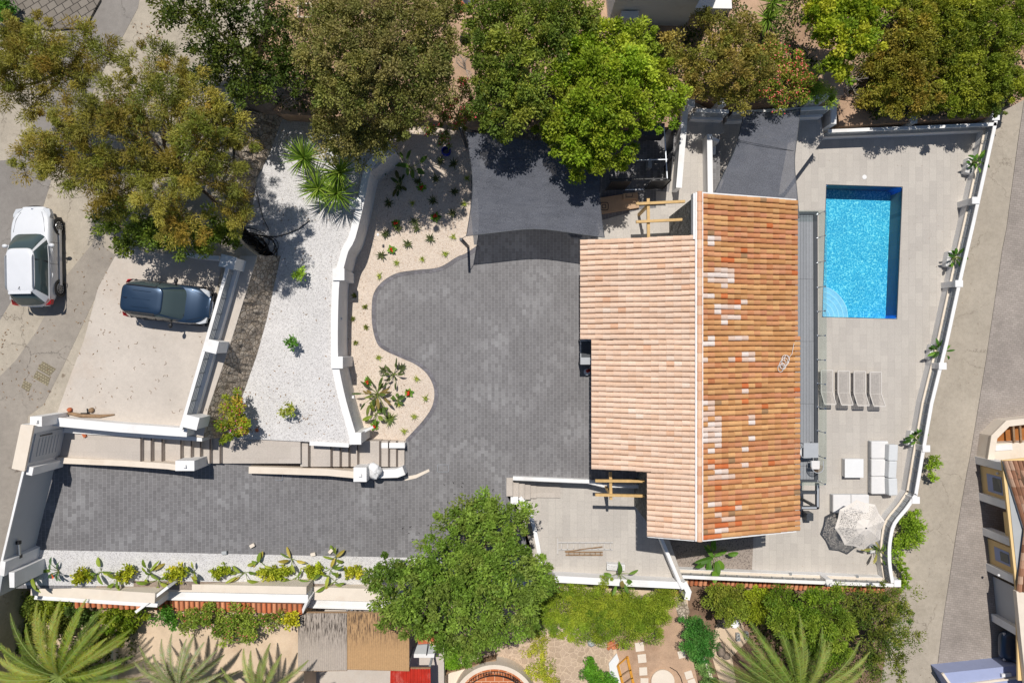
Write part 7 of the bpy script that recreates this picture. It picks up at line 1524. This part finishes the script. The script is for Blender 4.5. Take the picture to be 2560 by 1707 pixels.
# corrugated roofs
def corr(name, label, q, z, m_, pitch=.09, amp=.03, drop=0.0, legs=True, legm='greypaint'):
    P = [Vector(W(*a, z)) for a in q]; r = thing(name, label, 'corrugated roof', P[0]); u = (P[1] - P[0]); L = u.length; n = int(L / pitch) * 4; vs = []
    for i in range(n + 1):
        f = i / n; h = amp * math.sin(2 * math.pi * i / 4)
        for k, (a, c) in enumerate(((P[0], P[1]), (P[3], P[2]))): q_ = a.lerp(c, f); vs.append(q_ + Vector((0, 0, h - (drop if k else 0))))
    MB().add(vs, [(2 * i, 2 * i + 1, 2 * i + 3, 2 * i + 2) for i in range(n)]).build('sheeting', m_, r, smooth=True)
    if legs:
        c_ = sum(P, Vector()) / 4
        for a in P: a2 = a + (c_ - a) * .08; b = MB(); b.box((a2.x, a2.y, (z + -2.4) / 2 - .04), (.1, .1, z + 2.4 - .1)); b.build('post', M[legm], r)
        for k in (0, 1): a, c = (P[0], P[1]) if k == 0 else (P[3], P[2]); b = MB(); b.beam(a + Vector((0, 0, -.09)), c + Vector((0, 0, -.09 - (drop if k else 0))), .08, .1); b.build('beam', M['oldwood'], r)
    return r
def corrmat(name, c, st):
    m, t, p, N, L = nodes(name); mp = coords(t, obj=False); mp.inputs['Scale'].default_value = (12, 1.2, 1); n = noise(t, mp, 1.6, 4, .7); mp2 = coords(t, obj=False); f = noise(t, mp2, 12, 4, .7); g = noise(t, mp2, .8, 3)
    o = mixc(t, 1.0, c, ramp(t, f.outputs[0], [(.3, (.82,) * 3), (.7, (1.08,) * 3)]).outputs[0], 'MULTIPLY')
    # lichen near the upper end (its own shape on the sheet)
    se = N('ShaderNodeSeparateXYZ'); tc = N('ShaderNodeNewGeometry'); L(tc.outputs['Position'], se.inputs[0]); mr = N('ShaderNodeMapRange'); L(se.outputs['Y'], mr.inputs[0])
    y_top = W(0, 1535, 0)[1]; mr.inputs[1].default_value = y_top - 1.3; mr.inputs[2].default_value = y_top - .2; mu = N('ShaderNodeMath'); mu.operation = 'MULTIPLY'
    L(ramp(t, n.outputs[0], [(.46, (0,) * 3), (.58, (1,) * 3)]).outputs[0], mu.inputs[0]); L(mr.outputs[0], mu.inputs[1])
    L(mixc(t, mu.outputs[0], o, st), p.inputs['Base Color']); p.inputs['Roughness'].default_value = .9; return m
M['corr_grey'] = corrmat('grey_fibre_cement', lin('b8aca0', K), lin('4f463f', .9)); M['corr_tan'] = corrmat('tan_fibre_cement', lin('c09b70', K), lin('5c4838', .9))
corr('corrugated_roof', 'grey half of the corrugated roof with black lichen streaks', [(745, 1532), (867, 1532), (867, 1675), (745, 1677)], 1.2, M['corr_grey'], .1, .025)
corr('corrugated_roof', 'tan half of the corrugated roof next to the carob tree', [(868, 1531), (1023, 1534), (1023, 1676), (868, 1672)], 1.22, M['corr_tan'], .1, .02)
corr('corrugated_roof', 'bright red corrugated roof at the bottom edge', [(976, 1671), (1076, 1671), (1078, 1790), (974, 1790)], 1.0, M['redpaint'], .17, .05)
# white box, brick bits
wb = thing('rendered_box', 'white rendered box structure below the carob tree', 'outbuilding', W(1060, 1630, -2.3))
b = MB(); b.prism(poly([(1043, 1612), (1092, 1608), (1086, 1634), (1035, 1634)], .2), -2.3); b.build('top', M['greywall'], wb); b = MB(); b.prism(poly([(1035, 1634), (1086, 1634), (1085, 1643), (1033, 1643)], .22), -2.3); b.build('front', M['plastic'], wb)
b = MB(); b.tube([W(1066, 1637, .3), W(1070, 1605, .5)], .02, 5); b.build('cable', M['black'], wb)
b = MB(); b.prism(poly([(1040, 1575), (1108, 1572), (1104, 1606), (1046, 1610)], .1), -2.3); tag(b.build('clay_roof', M['terracotta']), 'orange clay paved slab under the carob tree', 'clay slab')
b = MB(); b.beam(W(1064, 1597, .3), W(1086, 1611, .3), .1, .06); tag(b.build('plank', M['wood']), 'yellow plank lying by the white rendered box', 'plank')
fc = thing('wire_crate', 'grey wire mesh crate beside the creeper', 'crate', W(1275, 1600, -2.3)); b = MB()
q = [(1255, 1590), (1298, 1600), (1294, 1617), (1252, 1605)]; P = [Vector(W(*a, -1.7)) for a in q]
for i in range(9):
    f = i / 8; b.tube([P[0].lerp(P[1], f), P[3].lerp(P[2], f)], .012, 4)
    if i < 5: b.tube([P[0].lerp(P[3], i / 4), P[1].lerp(P[2], i / 4)], .012, 4)
    for a, c in ((P[0].lerp(P[1], f), 0), (P[3].lerp(P[2], f), 0)): b.tube([a, a - Vector((0, 0, .55))], .01, 4)
b.build('mesh_panel', M['dkgrey'], fc)
# round terrace with iron railing
rt = thing('round_terrace', 'round terracotta terrace with curved iron railing at the bottom edge', 'terrace', W(1235, 1790, -2.3)); ctr = Vector(W(1236, 1768, -1.3)); ro_ = 107 * 35.3 / F
M['terratile'] = bricks('terracotta_tiles', lin('c97a4c', K), lin('b9683c', K), lin('e0b090', K), .45, .45, .02, 0, .8)
b = MB(); b.cyl((ctr.x, ctr.y, -2.35), ro_, 1.05, 64); b.build('drum', M['cream'], rt)
b = MB(); b.cyl((ctr.x, ctr.y, -1.3), ro_ - .22, .02, 64); b.build('floor', M['terratile'], rt)
b = MB(); ra = ro_ - .3
b.tube([(ctr.x + ra * math.cos(t_), ctr.y + ra * math.sin(t_), -.75) for t_ in [2 * math.pi * k / 48 for k in range(49)]], .025, 6, False); b.tube([(ctr.x + ra * math.cos(t_), ctr.y + ra * math.sin(t_), -1.2) for t_ in [2 * math.pi * k / 48 for k in range(49)]], .018, 6, False)
for k in range(84): t_ = 2 * math.pi * k / 84; b.tube([(ctr.x + ra * math.cos(t_), ctr.y + ra * math.sin(t_), -1.28), (ctr.x + ra * math.cos(t_), ctr.y + ra * math.sin(t_), -.75)], .011, 4)
for k in range(8):
    t_ = 2 * math.pi * (k + .25) / 8; c0 = Vector((ctr.x + ra * math.cos(t_), ctr.y + ra * math.sin(t_), -.97)); u = Vector((-math.sin(t_), math.cos(t_), 0))
    for s in (-1, 1): b.tube([c0 + u * (s * .12 + .09 * math.cos(a)) + Vector((0, 0, .1 * math.sin(a))) for a in [2 * math.pi * q_ / 10 for q_ in range(11)]], .012, 4, False)
b.build('iron_railing', M['black'], rt)
b = MB(); b.ribbon([W(x, y, -2.0)[:2] for x, y in ((1085, 1700), (1120, 1672), (1180, 1656), (1240, 1640))], offs([W(x, y, -2.0)[:2] for x, y in ((1085, 1700), (1120, 1672), (1180, 1656), (1240, 1640))], -.08), -2.3, -1.7); tag(b.build('low_fence', M['oldwood']), 'low curved brown edging rail beside the round terrace', 'edging')
MB().prism(poly([(1090, 1650), (1180, 1640), (1240, 1650), (1130, 1720), (1080, 1760)], -2.27), -2.32).build('garden_paving', M['cream'], kind='structure')
# stepping slabs
for i, (px, py, s) in enumerate([(1599, 1616, 22), (1605, 1645, 21), (1608, 1677, 20), (1611, 1704, 20), (1704, 1635, 18), (1722, 1686, 19), (1730, 1706, 19)]):
    p = W(px, py, -2.25); k = s * 36.2 / F; b = MB(); b.box((p[0], p[1], -2.26), (k, k, .06), rz=(.12, .1, .05, .0, .25, .3, .35)[i])
    tag(b.build('stepping_slab', M['cream'], bevel=.01), ('square cream stepping slab in the left row, %s from the hedge' % ordinal(i)) if i < 4 else ('square cream stepping slab in the right row, %s from the hedge' % ordinal(i - 4)), 'paving slab', 'stepping slabs on the mulch path')
b = MB(); b.cyl(W(1656, 1700, -2.3), .62, .14, 36); tag(b.build('stone_disc', M['cream'], bevel=.02), 'round cream stone disc set in the mulch path', 'stone disc')
b = MB(); b.tube([W(x, y, -2.2) for x, y in ((1675, 1667), (1692, 1677), (1702, 1692), (1708, 1712))], .02, 5); tag(b.build('garden_hose', M['hose']), 'thin black hose curving round the stone disc', 'hose')
b = MB(); b.blob(W(1566, 1610, -2.1), (.2, .26, .22), 10, 7, .12, 1); tag(b.build('boulder', M['rock'], smooth=True), 'dark grey boulder at the corner of the clipped hedge', 'boulder')
b = MB(); b.blob(W(1803, 1622, -2.8), (.24, .42, .25), 10, 7, .1, 2); tag(b.build('boulder', M['rock'], smooth=True), 'tall dark boulder beside the fronds of the right palm', 'boulder')
b = MB(); b.blob(W(1816, 1638, -2.85), (.2, .22, .2), 10, 7, .1, 3); tag(b.build('boulder', M['rock'], smooth=True), 'small dark boulder touching the tall one', 'boulder')
b = MB(); b.blob(W(1812, 1548, -2.6), (.42, .45, .4), 12, 8, .12, 9); tag(b.build('boulder', M['rock'], smooth=True), 'broad grey boulder below the dark glossy shrub', 'boulder')
b = MB(); b.blob(W(1478, 1605, -2.1), (.22, .24, .18), 8, 6, .15, 4); tag(b.build('boulder', M['greywall']), 'pale squared stone at the near edge of the clipped hedge', 'boulder')
for i in range(5):
    rn = random.Random(i); c0 = Vector(W(1532 + rn.uniform(-8, 8), 1612 + rn.uniform(-8, 6), -2.15 + .05 * i)); b = MB(); a_ = rn.uniform(.2, .8); u = Vector((math.cos(a_), math.sin(a_), 0)); s_ = Vector((-u.y, u.x, 0)); vs = []
    for e in (-.2, .2):
        for k in range(7): th = math.pi * k / 6; vs.append(c0 + u * e + s_ * (.09 * math.cos(th)) + Vector((0, 0, .07 * math.sin(th))))
    b.cur = rnd_clay(rn); b.add(vs, [(k, k + 1, 8 + k, 7 + k) for k in range(6)]); o = b.build('loose_tile', M['tiles_new']); tag(o, 'loose orange roof tile beside the clipped hedge, %s in its heap counting upward' % ordinal(i), 'roof tile', 'heap of loose orange roof tiles')
of = thing('scaffold_frames', 'stack of orange painted timber frames on the mulch path', 'timber frame', W(1570, 1680, -2.2))
for a, c in (((1545, 1662), (1560, 1720)), ((1568, 1640), (1585, 1715)), ((1545, 1662), (1568, 1642)), ((1550, 1690), (1578, 1672)), ((1555, 1712), (1582, 1692))): b = MB(); b.beam(W(*a, -2.1), W(*c, -2.1), .13 if a[1] in (1662, 1640) and c[1] > 1700 else .05, .08); b.build('board' if a[1] in (1662, 1640) and c[1] > 1700 else 'brace', M['orange'] if a[1] in (1662, 1640) else M['oldwood'], of)
b = MB(); b.prism(poly([(1522, 1658), (1542, 1633), (1548, 1650), (1541, 1665), (1556, 1720), (1530, 1722)], -2.15), -2.27); tag(b.build('door_panel', M['plastic']), 'white panelled door lying beside the orange frames', 'door')
for px, py, lab in ((1845, 1592, 'hollow concrete block on the sandy patch'), (1866, 1588, 'second plain concrete block right of the hollow one')):
    b = MB(); c0 = W(px, py, -2.8)
    for dy in (-.17, 0, .17): b.box((c0[0], c0[1] + dy, -2.85), (.18, .05, .24))
    for dx in (-.08, .08): b.box((c0[0] + dx, c0[1], -2.85), (.035, .34, .24))
    tag(b.build('concrete_block', M['greywall']), lab, 'concrete block')
for px, py, r_, m_, lab in ((1832, 1537, .14, 'bluegrey', 'small blue pot beside the broad boulder'), (1835, 1556, .24, 'plastic', 'white round dish with scraps beside the broad boulder')):
    b = MB(); b.lathe(W(px, py, -2.9), [(.01, 0), (r_ * .7, 0), (r_, .16), (r_ * .92, .17), (r_ * .6, .05), (.01, .04)], 18); tag(b.build('garden_pot', M[m_], smooth=True), lab, 'pot')
b = MB(); b.ribbon([W(x, y, -2.2)[:2] for x, y in ((380, 1540), (378, 1620), (384, 1760))], offs([W(x, y, -2.2)[:2] for x, y in ((380, 1540), (378, 1620), (384, 1760))], .12), 1.0, 1.5)
tag(b.build('garden_wall', M['cream']), 'thin pale garden wall between the two palms at the left', 'garden wall')
b = MB(); b.prism(poly([(1690, 1470), (1706, 1475), (1725, 1530), (1700, 1560), (1690, 1520)], -2.25), -3.0); tag(b.build('boundary_wall', M['rubble']), 'rough stone boundary wall between clipped hedge and mulch', 'stone wall')
b = MB(); b.ribbon([W(x, y, -2.7)[:2] for x, y in ((1755, 1640), (1770, 1680), (1785, 1730))], offs([W(x, y, -2.7)[:2] for x, y in ((1755, 1640), (1770, 1680), (1785, 1730))], .15), -3.0, -2.6); tag(b.build('boundary_wall', M['cream']), 'narrow pale kerb beside the trailing plant', 'kerb')
# pods and leaf litter on the paving
rn = random.Random(21); b = MB()
for k in range(26):
    px = rn.choice([rn.uniform(1000, 1100), rn.uniform(1090, 1260)]); py = rn.uniform(1205, 1330) if px > 1090 else rn.uniform(1260, 1390); c0 = Vector(W(px, py, .02)); a_ = rn.uniform(0, 6.28); b.tube([c0, c0 + Vector((.06 * math.cos(a_), .06 * math.sin(a_), .01)), c0 + Vector((.11 * math.cos(a_ + .5), .11 * math.sin(a_ + .5), 0))], .011, 4)
tag(b.build('carob_pods', M['black_trim']), 'scattered dark carob pods on the drive', 'pods', kind='stuff')
b = MB()
for k in range(46):
    px, py = rn.uniform(190, 520), rn.uniform(720, 1030); c0 = Vector(W(px, py, 3.52)); a_ = rn.uniform(0, 6.28); L_ = rn.uniform(.03, .12); b.tube([c0, c0 + Vector((L_ * math.cos(a_), L_ * math.sin(a_), .01)), c0 + Vector((1.6 * L_ * math.cos(a_ + .6), 1.6 * L_ * math.sin(a_ + .6), 0))], .008, 4)
tag(b.build('leaf_litter', M['oldwood']), 'scattered dry leaves on the parking pad', 'leaf litter', kind='stuff')

def litter(name, label, regs, z, n, m, s=(.02, .07)):
    rn = random.Random(len(label)); b = MB()
    for _ in range(n):
        x0, y0, x1, y1 = rn.choice(regs); px, py = rn.uniform(x0, x1), rn.uniform(y0, y1); c0 = Vector(W(px, py, z + .012)); a_ = rn.uniform(0, 6.28); L_ = rn.uniform(*s); u = Vector((math.cos(a_), math.sin(a_), 0)) * L_; v = Vector((-u.y, u.x, 0)) * .35
        b.add([c0 - u, c0 + v + Vector((0, 0, .008)), c0 + u, c0 - v + Vector((0, 0, .008))], [(0, 1, 2, 3)])
    tag(b.build(name, m), label, 'leaf litter', kind='stuff')
litter('fallen_leaves', 'fallen dry leaves and twigs on the white gravel', [(640, 500, 830, 1080), (700, 300, 860, 560), (580, 960, 860, 1090)], 1.9, 260, M['oldwood'])
litter('fallen_leaves', 'fallen dark leaves on the beige gravel bed', [(850, 700, 920, 1000), (960, 360, 1160, 600), (880, 940, 1060, 1080)], .03, 220, M['soil'], (.015, .05))
litter('fallen_leaves', 'fallen leaves along the kerb of the street', [(150, 620, 300, 1000), (0, 780, 140, 1020), (330, 60, 420, 170)], 3.51, 220, M['oldwood'])
litter('fallen_leaves', 'leaf crumbs on the pool terrace', [(2050, 330, 2430, 450), (2270, 500, 2380, 700), (1760, 1360, 2180, 1420)], -2.3, 90, M['oldwood'], (.01, .035))
litter('fallen_leaves', 'leaf crumbs on the lane', [(2300, 700, 2460, 1000), (2290, 1200, 2380, 1500), (2260, 1450, 2330, 1700)], -3.2, 160, M['soil'], (.012, .04))
litter('fallen_leaves', 'leaf crumbs on the lower patio', [(1300, 1260, 1640, 1430)], -.9, 60, M['soil'], (.01, .03))
